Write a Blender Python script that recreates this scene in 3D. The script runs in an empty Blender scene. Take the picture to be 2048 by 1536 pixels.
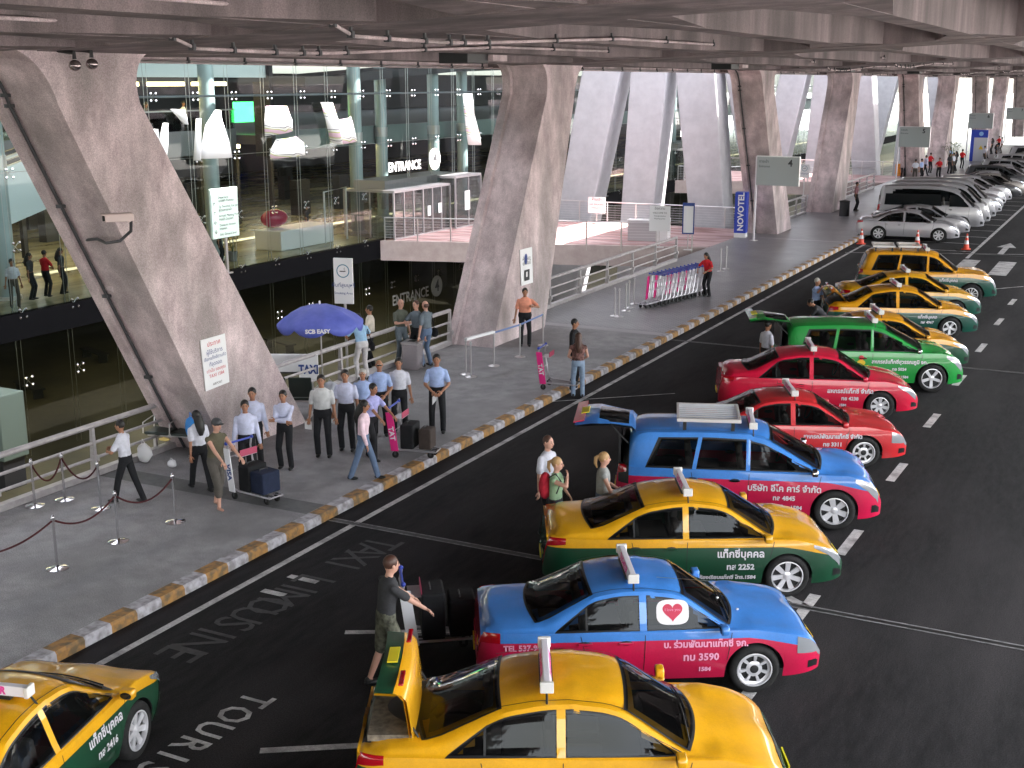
import bpy, bmesh, math, random
from mathutils import Vector, Matrix
random.seed(7)
R = math.radians
PI = math.pi
SC = bpy.context.scene
COL = SC.collection
# ------------------------------------------------------------------ camera
CAM_F, CAM_YAW, CAM_PITCH, CAM_ROLL = 2480.0, 0.4715, 0.2386, -0.0020
CAM = Vector((12.3, 0.0, 7.5))
_f = Vector((-math.sin(CAM_YAW)*math.cos(CAM_PITCH), math.cos(CAM_YAW)*math.cos(CAM_PITCH), -math.sin(CAM_PITCH)))
_r = Vector((math.cos(CAM_YAW), math.sin(CAM_YAW), 0))
_u = _r.cross(_f)
_c, _s = math.cos(CAM_ROLL), math.sin(CAM_ROLL)
_r, _u = _c*_r+_s*_u, -_s*_r+_c*_u
cam = bpy.data.objects.new('camera', bpy.data.cameras.new('camera'))
COL.objects.link(cam)
cam.data.sensor_width = 36
cam.data.lens = CAM_F/2048*36
cam.data.clip_end = 3000
cam.matrix_world = Matrix(((_r.x, _u.x, -_f.x, CAM.x), (_r.y, _u.y, -_f.y, CAM.y), (_r.z, _u.z, -_f.z, CAM.z), (0, 0, 0, 1)))
SC.camera = cam
# ------------------------------------------------------------------ sky, sun, exposure
SUN_EL, SUN_AZ = R(58), R(62)          # azimuth of the sun, clockwise from +Y
w = bpy.data.worlds.new('World'); SC.world = w; w.use_nodes = True
wn = w.node_tree; wn.nodes.clear()
sky = wn.nodes.new('ShaderNodeTexSky'); sky.sky_type = 'NISHITA'; sky.sun_disc = False
sky.sun_elevation = SUN_EL; sky.sun_rotation = SUN_AZ; sky.air_density = 1.6; sky.dust_density = 3.0; sky.ozone_density = 1.0
bg = wn.nodes.new('ShaderNodeBackground'); bg.inputs[1].default_value = 0.15
wo = wn.nodes.new('ShaderNodeOutputWorld')
hs_ = wn.nodes.new('ShaderNodeHueSaturation'); hs_.inputs['Saturation'].default_value = .35; wn.links.new(sky.outputs[0], hs_.inputs['Color']); wn.links.new(hs_.outputs[0], bg.inputs[0]); wn.links.new(bg.outputs[0], wo.inputs[0])
sl = bpy.data.lights.new('sun', 'SUN'); sl.energy = 4.0; sl.angle = R(0.5); sl.color = (1, .95, .88)
so = bpy.data.objects.new('sun', sl); COL.objects.link(so)
so.rotation_euler = Vector((math.sin(SUN_AZ)*math.cos(SUN_EL), math.cos(SUN_AZ)*math.cos(SUN_EL), math.sin(SUN_EL))).to_track_quat('Z', 'Y').to_euler()
SC.view_settings.view_transform = 'Standard'; SC.view_settings.look = 'None'
SC.view_settings.exposure = 3.35; SC.view_settings.gamma = 1.0
SC.cycles.max_bounces = 7; SC.cycles.diffuse_bounces = 4; SC.cycles.glossy_bounces = 3
SC.cycles.transparent_max_bounces = 10; SC.cycles.transmission_bounces = 3
SC.cycles.caustics_reflective = False; SC.cycles.caustics_refractive = False
SC.cycles.sample_clamp_indirect = 6

def at(px, py, z=0.0):
    """world point under a photo pixel on the level z"""
    d = _f + _r*((px-1024)/CAM_F) - _u*((py-768)/CAM_F)
    t = (z-CAM.z)/d.z
    return CAM + d*t

# ------------------------------------------------------------------ materials
MATS = {}
def mat(name, col, rough=.6, metal=0, spec=.5, coat=0, emit=None, es=0, alpha=1):
    if name in MATS: return MATS[name]
    m = bpy.data.materials.new(name); m.use_nodes = True
    b = m.node_tree.nodes['Principled BSDF']
    b.inputs['Base Color'].default_value = (*col, 1)
    b.inputs['Roughness'].default_value = rough
    b.inputs['Metallic'].default_value = metal
    b.inputs['Specular IOR Level'].default_value = spec
    if coat: b.inputs['Coat Weight'].default_value = coat; b.inputs['Coat Roughness'].default_value = .04
    if emit: b.inputs['Emission Color'].default_value = (*emit, 1); b.inputs['Emission Strength'].default_value = es
    MATS[name] = m
    return m

def noisemat(name, c1, c2, scale=3, rough=.85, detail=8, bump=0.0, stretch=(1, 1, 1), c3=None, s3=.3, spec=.3, fine=0.0, metal=0, coat=0):
    """two-colour mottled surface with optional larger patches, fine grain and bump, in object space"""
    if name in MATS: return MATS[name]
    m = bpy.data.materials.new(name); m.use_nodes = True
    nt = m.node_tree; N = nt.nodes; L = nt.links
    b = N['Principled BSDF']; b.inputs['Roughness'].default_value = rough
    b.inputs['Specular IOR Level'].default_value = spec; b.inputs['Metallic'].default_value = metal
    if coat: b.inputs['Coat Weight'].default_value = coat; b.inputs['Coat Roughness'].default_value = .05
    tc = N.new('ShaderNodeTexCoord'); mp = N.new('ShaderNodeMapping'); mp.inputs['Scale'].default_value = stretch
    L.new(tc.outputs['Object'], mp.inputs[0])
    n = N.new('ShaderNodeTexNoise'); n.inputs['Scale'].default_value = scale; n.inputs['Detail'].default_value = detail
    n.inputs['Roughness'].default_value = .65
    L.new(mp.outputs[0], n.inputs['Vector'])
    rp = N.new('ShaderNodeValToRGB'); rp.color_ramp.elements[0].position = .35; rp.color_ramp.elements[1].position = .65
    rp.color_ramp.elements[0].color = (*c1, 1); rp.color_ramp.elements[1].color = (*c2, 1)
    L.new(n.outputs[0], rp.inputs[0]); out = rp.outputs[0]
    if c3:
        n3 = N.new('ShaderNodeTexNoise'); n3.inputs['Scale'].default_value = s3; n3.inputs['Detail'].default_value = 5
        L.new(mp.outputs[0], n3.inputs['Vector'])
        r3 = N.new('ShaderNodeMapRange'); r3.inputs[1].default_value = .45; r3.inputs[2].default_value = .7
        L.new(n3.outputs[0], r3.inputs[0])
        mx = N.new('ShaderNodeMixRGB'); mx.inputs[2].default_value = (*c3, 1)
        L.new(r3.outputs[0], mx.inputs[0]); L.new(out, mx.inputs[1]); out = mx.outputs[0]
    if fine:
        nf = N.new('ShaderNodeTexNoise'); nf.inputs['Scale'].default_value = 60; nf.inputs['Detail'].default_value = 4
        L.new(tc.outputs['Object'], nf.inputs['Vector'])
        rf = N.new('ShaderNodeMapRange'); rf.inputs[1].default_value = .3; rf.inputs[2].default_value = .7
        rf.inputs[3].default_value = 1-fine; rf.inputs[4].default_value = 1+fine
        L.new(nf.outputs[0], rf.inputs[0])
        ml = N.new('ShaderNodeMixRGB'); ml.blend_type = 'MULTIPLY'; ml.inputs[0].default_value = 1
        L.new(out, ml.inputs[1]); L.new(rf.outputs[0], ml.inputs[2]); out = ml.outputs[0]
    L.new(out, b.inputs['Base Color'])
    if bump:
        bp = N.new('ShaderNodeBump'); bp.inputs['Strength'].default_value = bump; bp.inputs['Distance'].default_value = .02
        L.new(n.outputs[0], bp.inputs['Height']); L.new(bp.outputs[0], b.inputs['Normal'])
    MATS[name] = m
    return m

def glassmat(name, tint=(.8, .9, .88), refl=1.45, clear=1.0, dark=(.02, .03, .03)):
    """thin pane: see-through tinted glass with a sharp reflection; clear < 1 mixes in a dark film"""
    m = bpy.data.materials.new(name); m.use_nodes = True
    nt = m.node_tree; N = nt.nodes; L = nt.links; N.clear()
    o = N.new('ShaderNodeOutputMaterial'); t = N.new('ShaderNodeBsdfTransparent'); t.inputs[0].default_value = (*tint, 1)
    g = N.new('ShaderNodeBsdfGlossy'); g.inputs['Roughness'].default_value = .02
    fr = N.new('ShaderNodeFresnel'); fr.inputs[0].default_value = refl
    a = t.outputs[0]
    if clear < 1:
        d = N.new('ShaderNodeBsdfDiffuse'); d.inputs[0].default_value = (*dark, 1)
        mm = N.new('ShaderNodeMixShader'); mm.inputs[0].default_value = 1-clear
        L.new(t.outputs[0], mm.inputs[1]); L.new(d.outputs[0], mm.inputs[2]); a = mm.outputs[0]
    mx = N.new('ShaderNodeMixShader')
    L.new(fr.outputs[0], mx.inputs[0]); L.new(a, mx.inputs[1]); L.new(g.outputs[0], mx.inputs[2]); L.new(mx.outputs[0], o.inputs[0])
    MATS[name] = m
    return m

# ------------------------------------------------------------------ mesh builder and tagging
class MB:
    def __init__(s): s.v = []; s.f = []; s.mi = []; s.m = []
    def midx(s, m):
        if m not in s.m: s.m.append(m)
        return s.m.index(m)
    def add(s, vs, fs, m):
        k = len(s.v); i = s.midx(m)
        s.v += [tuple(v) for v in vs]
        for f in fs: s.f.append(tuple(a+k for a in f)); s.mi.append(i)
    def quad(s, a, b, c, d, m): s.add([a, b, c, d], [(0, 1, 2, 3)], m)
    def box(s, x0, x1, y0, y1, z0, z1, m, M=None):
        vs = [Vector((x, y, z)) for z in (z0, z1) for y in (y0, y1) for x in (x0, x1)]
        if M is not None: vs = [M @ v for v in vs]
        s.add(vs, [(0, 2, 3, 1), (4, 5, 7, 6), (0, 1, 5, 4), (2, 6, 7, 3), (0, 4, 6, 2), (1, 3, 7, 5)], m)
    def tube(s, pts, r, m, n=8, caps=True):
        pts = [Vector(p) for p in pts]; rs = r if isinstance(r, (list, tuple)) else [r]*len(pts)
        rings = []; T0 = None
        for i, p in enumerate(pts):
            a = pts[max(i-1, 0)]; b = pts[min(i+1, len(pts)-1)]
            t = (b-a); t = t.normalized() if t.length > 1e-9 else Vector((0, 0, 1))
            if T0 is None:
                up = Vector((0, 0, 1)) if abs(t.z) < .9 else Vector((1, 0, 0))
                u = t.cross(up).normalized()
            else:
                u = (u - t*u.dot(t)); u = u.normalized() if u.length > 1e-6 else t.orthogonal().normalized()
            T0 = t; v = t.cross(u)
            rings.append([p+(u*math.cos(2*PI*k/n)+v*math.sin(2*PI*k/n))*rs[i] for k in range(n)])
        vs = [q for g in rings for q in g]; fs = []
        for i in range(len(rings)-1):
            for k in range(n):
                a = i*n+k; b = i*n+(k+1) % n
                fs.append((a, b, b+n, a+n))
        if caps:
            fs.append(tuple(range(n-1, -1, -1))); fs.append(tuple(range((len(rings)-1)*n, len(rings)*n)))
        s.add(vs, fs, m)
    def lathe(s, prof, m, c=(0, 0, 0), n=20, axis='z'):
        vs = []; fs = []
        for r, h in prof:
            for k in range(n):
                a = 2*PI*k/n
                if axis == 'z': q = (r*math.cos(a), r*math.sin(a), h)
                elif axis == 'y': q = (r*math.cos(a), h, r*math.sin(a))
                else: q = (h, r*math.cos(a), r*math.sin(a))
                vs.append((q[0]+c[0], q[1]+c[1], q[2]+c[2]))
        for i in range(len(prof)-1):
            for k in range(n):
                a = i*n+k; b = i*n+(k+1) % n
                fs.append((a, b, b+n, a+n))
        s.add(vs, fs, m)
    def prism(s, poly, ax, h0, h1, m):
        """polygon in the plane across ax, extruded from h0 to h1; ax='x': poly=(y,z), 'y': (x,z), 'z': (x,y)"""
        def P(a, b, h): return {'x': (h, a, b), 'y': (a, h, b), 'z': (a, b, h)}[ax]
        n = len(poly)
        vs = [P(a, b, h0) for a, b in poly]+[P(a, b, h1) for a, b in poly]
        fs = [tuple(range(n)), tuple(range(2*n-1, n-1, -1))]+[(i, i+n, (i+1) % n+n, (i+1) % n) for i in range(n)]
        s.add(vs, fs, m)
    def ell(s, c, r, m, n=12, k=8, M=None):
        vs = []; fs = []
        for i in range(k+1):
            a = PI*i/k
            for j in range(n):
                b = 2*PI*j/n
                v = Vector((r[0]*math.sin(a)*math.cos(b), r[1]*math.sin(a)*math.sin(b), r[2]*math.cos(a)))
                if M is not None: v = M @ v
                vs.append(v+Vector(c))
        for i in range(k):
            for j in range(n):
                a = i*n+j; b = i*n+(j+1) % n
                fs.append((a, a+n, b+n, b))
        s.add(vs, fs, m)
    def build(s, name, parent=None, smooth=False, fix=True, bevel=0, loc=None):
        me = bpy.data.meshes.new(name); me.from_pydata(s.v, [], s.f)
        for m in s.m: me.materials.append(m)
        me.polygons.foreach_set('material_index', s.mi)
        if fix:
            bm = bmesh.new(); bm.from_mesh(me)
            bmesh.ops.remove_doubles(bm, verts=bm.verts, dist=1e-5)
            bmesh.ops.recalc_face_normals(bm, faces=bm.faces); bm.to_mesh(me); bm.free()
        o = bpy.data.objects.new(name, me); COL.objects.link(o)
        if parent: o.parent = parent
        if loc is not None: o.location = loc
        if smooth: me.polygons.foreach_set('use_smooth', [True]*len(me.polygons)); autosmooth(me, smooth if smooth > 1 else 40)
        if bevel:
            b = o.modifiers.new('b', 'BEVEL'); b.width = bevel; b.segments = 2; b.limit_method = 'ANGLE'
        return o
def autosmooth(me, deg):
    bm = bmesh.new(); bm.from_mesh(me)
    for e in bm.edges:
        if len(e.link_faces) == 2: e.smooth = e.calc_face_angle(0) < R(deg)
    bm.to_mesh(me); bm.free()
def tag(o, label=None, cat=None, group=None, kind=None):
    if label: o['label'] = label
    if cat: o['category'] = cat
    if group: o['group'] = group
    if kind: o['kind'] = kind
    return o
def empty(name, loc=(0, 0, 0), rz=0, label=None, cat=None, group=None):
    o = bpy.data.objects.new(name, None); COL.objects.link(o); o.location = loc; o.rotation_euler = (0, 0, rz)
    o.empty_display_size = .3
    return tag(o, label, cat, group)
def dup(o, parent=None, loc=None, rz=None, label=None, group=None, top=True):
    c = o.copy(); COL.objects.link(c)
    if parent is not None: c.parent = parent
    for ch in o.children: dup(ch, c, top=False)
    if top:
        if loc is not None: c.location = loc
        if rz is not None: c.rotation_euler = (0, 0, rz)
        if label: c['label'] = label
        if group: c['group'] = group
    return c
FONTCACHE = {}
def textmesh(body, size, extrude=0.0, bold=0.0, align='CENTER'):
    key = (body, size, extrude, bold, align)
    if key in FONTCACHE: return FONTCACHE[key]
    cu = bpy.data.curves.new('t', 'FONT'); cu.body = body; cu.size = size; cu.extrude = extrude; cu.offset = bold
    cu.align_x = align; cu.align_y = 'CENTER'; cu.resolution_u = 2
    o = bpy.data.objects.new('t', cu); COL.objects.link(o)
    dg = bpy.context.evaluated_depsgraph_get()
    me = bpy.data.meshes.new_from_object(o.evaluated_get(dg))
    bpy.data.objects.remove(o)
    FONTCACHE[key] = me
    return me
def text(name, body, size, m, M, parent=None, extrude=0.0, bold=0.0, sx=1.0, align='CENTER'):
    """flat lettering; M maps the text plane (x right, y up, z towards the reader) to the parent"""
    me = textmesh(body, size, extrude, bold, align).copy(); me.materials.clear(); me.materials.append(m)
    me.polygons.foreach_set('material_index', [0]*len(me.polygons))
    me.transform(M @ Matrix.Diagonal((sx, 1, 1, 1)))
    o = bpy.data.objects.new(name, me); COL.objects.link(o)
    if parent: o.parent = parent
    return o
def frame(o, x, y):
    """matrix with origin o, right x, up y"""
    x = Vector(x).normalized(); y = Vector(y); z = x.cross(y).normalized(); y = z.cross(x)
    return Matrix(((x.x, y.x, z.x, o[0]), (x.y, y.y, z.y, o[1]), (x.z, y.z, z.z, o[2]), (0, 0, 0, 1)))
# ================================================================== setting
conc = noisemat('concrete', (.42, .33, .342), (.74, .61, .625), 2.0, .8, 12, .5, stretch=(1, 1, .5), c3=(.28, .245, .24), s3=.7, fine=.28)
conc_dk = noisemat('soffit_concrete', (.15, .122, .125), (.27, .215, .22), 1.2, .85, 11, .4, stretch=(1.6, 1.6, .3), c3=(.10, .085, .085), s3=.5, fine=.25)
def road_mat():
    m = noisemat('asphalt', (.010, .0095, .0105), (.021, .0195, .021), 5, .8, 10, .3, stretch=(1.6, .35, 1), c3=(.034, .031, .033), s3=.4, spec=.16, fine=.6)
    return m
asph = road_mat()
side_m = noisemat('sidewalk_granolithic', (.25, .24, .248), (.36, .348, .355), 2.5, .7, 11, .12, c3=(.19, .182, .188), s3=.3, fine=.4)
paint_w = noisemat('road_paint_white', (.42, .40, .40), (.62, .60, .60), 14, .6, 8, c3=(.20, .19, .19), s3=2.5, fine=.2)
faint_w = noisemat('road_paint_worn', (.030, .029, .031), (.062, .060, .062), 14, .6, 8, c3=(.035, .034, .036), s3=3)
steel = mat('brushed_steel', (.62, .60, .61), .32, .9)
galv = noisemat('painted_rail_steel', (.36, .33, .34), (.46, .43, .44), 6, .45, 4, metal=.3)
black = mat('black', (.012, .012, .013), .5)
dkgrey = mat('dark_grey', (.05, .05, .055), .6)
white = mat('white_paint', (.75, .74, .76), .5)

def sheet(name, x0, x1, y0, y1, z, m, t=None):
    b = MB()
    if t: b.box(x0, x1, y0, y1, z-t, z, m)
    else: b.quad((x0, y0, z), (x1, y0, z), (x1, y1, z), (x0, y1, z), m)
    return tag(b.build(name), kind='structure')

ground_m = noisemat('apron_ground', (.30, .29, .27), (.38, .37, .35), .5, .9)
b = MB(); b.quad((-900, -900, -5.3), (900, -900, -5.3), (900, 1500, -5.3), (-900, 1500, -5.3), ground_m)
tag(b.build('ground'), kind='structure')
sheet('road', 0, 24, -60, 420, 0, asph, 1.0)
sheet('apron', 24.01, 300, -60, 420, -.004, noisemat('bright_apron', (.34, .33, .31), (.42, .41, .39), .5, .9), 1.0)
sheet('sidewalk', -5.4, -.26, -60, 160, .15, side_m, 1.0)
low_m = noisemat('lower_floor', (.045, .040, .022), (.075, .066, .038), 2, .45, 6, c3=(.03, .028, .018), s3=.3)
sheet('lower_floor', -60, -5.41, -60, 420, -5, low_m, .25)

# kerb painted in half metre blocks, orange and white
def kerb_mat():
    m = bpy.data.materials.new('kerb_paint'); m.use_nodes = True
    nt = m.node_tree; N = nt.nodes; L = nt.links; b = N['Principled BSDF']; b.inputs['Roughness'].default_value = .7
    tc = N.new('ShaderNodeTexCoord'); sp = N.new('ShaderNodeSeparateXYZ'); L.new(tc.outputs['Object'], sp.inputs[0])
    a = N.new('ShaderNodeMath'); a.operation = 'ADD'; a.inputs[1].default_value = 200.23; L.new(sp.outputs[1], a.inputs[0])
    mo = N.new('ShaderNodeMath'); mo.operation = 'MODULO'; mo.inputs[1].default_value = 1.0; L.new(a.outputs[0], mo.inputs[0])
    gt = N.new('ShaderNodeMath'); gt.operation = 'GREATER_THAN'; gt.inputs[1].default_value = .5; L.new(mo.outputs[0], gt.inputs[0])
    n = N.new('ShaderNodeTexNoise'); n.inputs['Scale'].default_value = 7; n.inputs['Detail'].default_value = 9; L.new(tc.outputs['Object'], n.inputs[0])
    def ramp(c1, c2):
        r = N.new('ShaderNodeValToRGB'); r.color_ramp.elements[0].position = .38; r.color_ramp.elements[1].position = .6
        r.color_ramp.elements[0].color = (*c1, 1); r.color_ramp.elements[1].color = (*c2, 1); L.new(n.outputs[0], r.inputs[0]); return r
    ro = ramp((.16, .11, .06), (.42, .21, .06)); rw = ramp((.26, .24, .25), (.50, .48, .52))
    mx = N.new('ShaderNodeMixRGB'); L.new(gt.outputs[0], mx.inputs[0]); L.new(ro.outputs[0], mx.inputs[1]); L.new(rw.outputs[0], mx.inputs[2])
    L.new(mx.outputs[0], b.inputs['Base Color'])
    return m
b = MB(); km = kerb_mat()
b.prism([(-.26, -.5), (0, -.5), (0, .11), (-.03, .153), (-.26, .153)], 'y', -60, 160, km)
tag(b.build('kerb'), kind='structure')

# markings
def mark(name, quads, m, z=.004):
    b = MB()
    for q in quads: b.add([(x, y, z) for x, y in q], [tuple(range(len(q)))], m)
    return tag(b.build(name), kind='structure')
def rect(x0, x1, y0, y1): return [(x0, y0), (x1, y0), (x1, y1), (x0, y1)]
def strip(a, c, wd):
    a = Vector(a[:2]); c = Vector(c[:2]); n = (c-a).normalized(); n = Vector((-n.y, n.x))*wd/2
    return [tuple(a-n), tuple(c-n), tuple(c+n), tuple(a+n)]
mark('edge_line', [rect(.48, .60, -10, 60)], paint_w)
mark('lane_dashes', [strip((8.43, y-.65), (8.47, y+.65), .17) for y in (13.5, 16.9, 20.0, 24.3, 28.6, 33.0, 37.5, 42.0, 46.1)]
     + [strip((8.0, 17.35), (8.45, 17.05), .15)], paint_w)
mark('stall_lines', [strip(at(520, 1502), at(745, 1490), .12), strip(at(690, 1265), at(1000, 1262), .12),
     strip(at(1690, 617), at(1945, 598), .09), strip(at(1775, 597), at(2047, 573), .09), strip(at(1690, 505), at(2048, 509), .09),
     strip(at(1060, 806), at(1350, 787), .04),
     strip(at(578, 1152), at(635, 1165), .13), strip(at(525, 1181), at(570, 1191), .13)], paint_w)
mark('crossing_bars', [rect(5.45, 6.15, 52.4, 56.6), rect(6.9, 7.6, 52.4, 56.6)], paint_w)
mark('arrow_marking', [[(6.55, 59.0), (6.8, 59.0), (6.8, 61.6), (7.1, 61.6), (6.68, 63.4), (6.25, 61.6), (6.55, 61.6)]], paint_w)
mark('parking_lane_line', [rect(5.45, 5.6, 57, 150)]+[rect(.6, 5.4, y, y+.1) for y in [59.3+2.95*i for i in range(28)]], paint_w)
mark('expansion_joints', [rect(0.02, 24, 16.93, 16.97), rect(0.02, 24, 17.06, 17.10), rect(0.02, 24, 34.50, 34.53), rect(.02, 24, 34.62, 34.65)], noisemat('joint_line', (.09, .088, .09), (.24, .235, .24), 9, .7, 6), .006)
mark('expansion_gap', [rect(0.02, 24, 16.975, 17.055), rect(0.02, 24, 34.54, 34.61), rect(0.02, 24, 58.6, 58.68)], black, .005)
# sidewalk joints: pale steel cover strips, brick field beyond
mark('sidewalk_joints', [rect(-5.3, -.27, 16.7, 17.25)], noisemat('joint_plate', (.11, .11, .112), (.15, .15, .15), 9, .6, 6), .154)
mark('sidewalk_cover_strip', [rect(-5.0, -.27, 34.35, 34.75), rect(-4.3, -.27, 58.9, 59.3)], mat('pale_strip', (.36, .33, .35), .5), .154)
def brickmat(name, c1, c2, cm, sc, rough=.5):
    m = bpy.data.materials.new(name); m.use_nodes = True
    nt = m.node_tree; N = nt.nodes; L = nt.links; b = N['Principled BSDF']; b.inputs['Roughness'].default_value = rough
    tc = N.new('ShaderNodeTexCoord'); br = N.new('ShaderNodeTexBrick'); L.new(tc.outputs['Object'], br.inputs[0])
    br.inputs['Color1'].default_value = (*c1, 1); br.inputs['Color2'].default_value = (*c2, 1); br.inputs['Mortar'].default_value = (*cm, 1)
    br.inputs['Scale'].default_value = sc; br.inputs['Mortar Size'].default_value = .03
    n = N.new('ShaderNodeTexNoise'); n.inputs['Scale'].default_value = .6; L.new(tc.outputs['Object'], n.inputs[0])
    ml = N.new('ShaderNodeMixRGB'); ml.blend_type = 'MULTIPLY'; ml.inputs[0].default_value = .55
    L.new(br.outputs[0], ml.inputs[1]); L.new(n.outputs[0], ml.inputs[2]); L.new(ml.outputs[0], b.inputs['Base Color'])
    MATS[name] = m; return m
pav = brickmat('sidewalk_pavers', (.27, .255, .265), (.34, .32, .33), (.15, .145, .15), 2.2, .38)
mark('sidewalk_pavers', [rect(-5.38, -.27, 34.8, 160)], pav, .1535)

def tm(body, size, m, x, y, name, bold=.01, sx=1.0, rz=-PI/2, z=.006):
    o = text(name, body, size, m, Matrix.Translation((x, y, z)) @ Matrix.Rotation(rz, 4, 'Z'), bold=bold, sx=sx)
    return tag(o, kind='structure')
for ch, y in zip('TOURIST', (11.12, 10.72, 10.32, 9.94, 9.63, 9.33, 8.98)):
    tm(ch, .62, paint_w, 3.0, y, 'road_lettering', .008, .8)
for i, ch in enumerate('TAXI LIMOUSINE'):
    if ch != ' ': tm(ch, .95, faint_w, 1.45-.2*(i/13), 11.7+4.7*(1-i/13), 'worn_road_lettering', 0, .8, z=.007+.0012*(i % 3))

# ------------------------------------------------------------------ deck overhead
def soff(x): return 8.0+.045*(x+4.2)
def sofbox(b, x0, x1, y0, y1, ztop, dz, m):
    vs = [(x, y, soff(x)+dz) for y in (y0, y1) for x in (x0, x1)]+[(x, y, ztop) for y in (y0, y1) for x in (x0, x1)]
    b.add(vs, [(0, 1, 3, 2), (4, 6, 7, 5), (0, 4, 5, 1), (2, 3, 7, 6), (0, 2, 6, 4), (1, 5, 7, 3)], m)
DX1 = 20
deck = empty('elevated_deck', (8, 40, 0), 0, 'pinkish concrete road deck overhead with ribs and cross beams', 'bridge deck')
def dp(b, name, smooth=False):
    for i, v in enumerate(b.v): b.v[i] = (v[0]-8, v[1]-40, v[2])
    return b.build(name, deck, smooth=smooth)
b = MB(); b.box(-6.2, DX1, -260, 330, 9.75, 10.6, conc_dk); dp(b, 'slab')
b = MB(); b.box(-6.2, -5.85, -260, 330, 7.97, 9.75, conc); b.box(-6.55, -6.2, -260, 330, 7.9, 8.05, conc); dp(b, 'edge_beam')
XB = [16.3, 35.4]; XB = [v+41.8*k for k in (-2, -1, 0, 1, 2, 3, 4, 5) for v in XB]
for xr in (-4.0, -1.25, 1.65, 4.8, 8.0, 11.2, 14.4, 17.6, 20.8):
    b = MB()
    seg = [-260]+[v for c in XB for v in (c-1.35, c+1.6)]+[330]
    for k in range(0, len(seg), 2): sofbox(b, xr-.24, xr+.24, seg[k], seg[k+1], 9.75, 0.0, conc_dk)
    # haunches flaring in plan where the rib meets a cross beam
    for c in XB:
        for y0, y1 in ((c-1.35, c-4.2), (c+1.6, c+5.5)):
            for sx in (-1, 1):
                a = xr+sx*.24; e = xr+sx*.95
                v = [(a, y0, soff(a)+.01), (e, y0, soff(e)+.01), (a, y1, soff(a)+.01), (a, y0, 9.75), (e, y0, 9.75), (a, y1, 9.75)]
                b.add(v, [(0, 1, 2), (3, 5, 4), (0, 3, 4, 1), (1, 4, 5, 2), (0, 2, 5, 3)], conc_dk)
    dp(b, 'rib')
for c in XB:
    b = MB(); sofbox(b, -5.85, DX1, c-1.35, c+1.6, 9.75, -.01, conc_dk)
    dp(b, 'cross_beam')
b = MB(); b.box(DX1-.4, DX1, -260, 330, 8.9, 9.75, conc_dk); dp(b, 'outer_beam')

# conduits along the ribs: each a thing of its own
def conduit(pts, r, label, clamps, m=None):
    m = m or conc
    o = empty('conduit_pipe', pts[0], 0, label, 'pipe', 'pipes clipped under the deck')
    P = [Vector(p)-Vector(pts[0]) for p in pts]
    b = MB(); b.tube(P, r, m, 8); b.build('pipe', o, smooth=True)
    a0, a1 = Vector(P[0]), Vector(P[-1])
    b = MB(); n = clamps
    for i in range(n):
        t = (i+.5)/n*(len(P)-1); k = int(t); q = P[k].lerp(P[min(k+1, len(P)-1)], t-k)
        if i == 0:
            cb_ = MB(); cb_.box(-r*1.8, r*1.8, -.03, .03, -r*1.7, r*1.7, dkgrey); cb_.box(-.02, .02, -.02, .02, r*1.6, .12, dkgrey); ck = cb_.build('clamp', o, loc=q)
        else:
            c2_ = ck.copy(); COL.objects.link(c2_); c2_.location = q
    b.build('pipe', o, smooth=35)
for k in range(4):
    y0 = 16.3+41.8*k
    for (xr, za, la) in ((1.65, 0, 'grey pipe bending down round the cross beam end, third rib in'), (-1.25, 2, 'grey pipe clipped along the second rib from the terminal edge')):
        x = xr+.33; z = soff(xr)+.18
        conduit([(x, y0-12 if k == 0 else y0-4.5, z), (x, y0-2.0, z), (x, y0-1.0, z-.3), (x, y0+1.5, z-.32), (x, y0+2.6, z-.30), (x, y0+9, z-.05), (x, y0+17, z)],
                .028, la+(', first bay', ', second bay', ', third bay', ', fourth bay')[k], 14)
o = conduit([(-5.70, 5, 7.93), (-5.70, 60, 7.93), (-5.70, 140, 7.93)], .02, 'thin cable conduit along the deck lip above the terminal gap', 60, steel)
# floodlight boxes hanging under the deck
fl0 = empty('floodlight', (-2.2, 26, 8.15), 0, 'x', 'floodlight', 'black floodlights hung under the deck edge')
b = MB(); b.box(-.38, .38, -.5, .5, -.22, .22, black); b.build('housing', fl0, bevel=.02)
b = MB(); b.box(-.03, .03, -.25, -.19, .18, .8, black); b.box(-.03, .03, .19, .25, .18, .8, black); b.build('bracket', fl0)
b = MB(); b.box(.1, .5, .52, 1.25, -.16, .18, conc); b.build('ballast_box', fl0, bevel=.01)
nm = ('first black floodlight from the left under the deck', 'second black floodlight, over the gap right of the second column', 'third black floodlight, above the third column', 'fourth black floodlight, above the fourth column',
      'fifth black floodlight along the deck', 'sixth black floodlight along the deck', 'farthest small black floodlight along the deck')
fl0['label'] = nm[0]
for i in range(1, 7): dup(fl0, loc=(-2.2+(.1*i), 26+19.6*i, 8.15+.02*i), label=nm[i])

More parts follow.
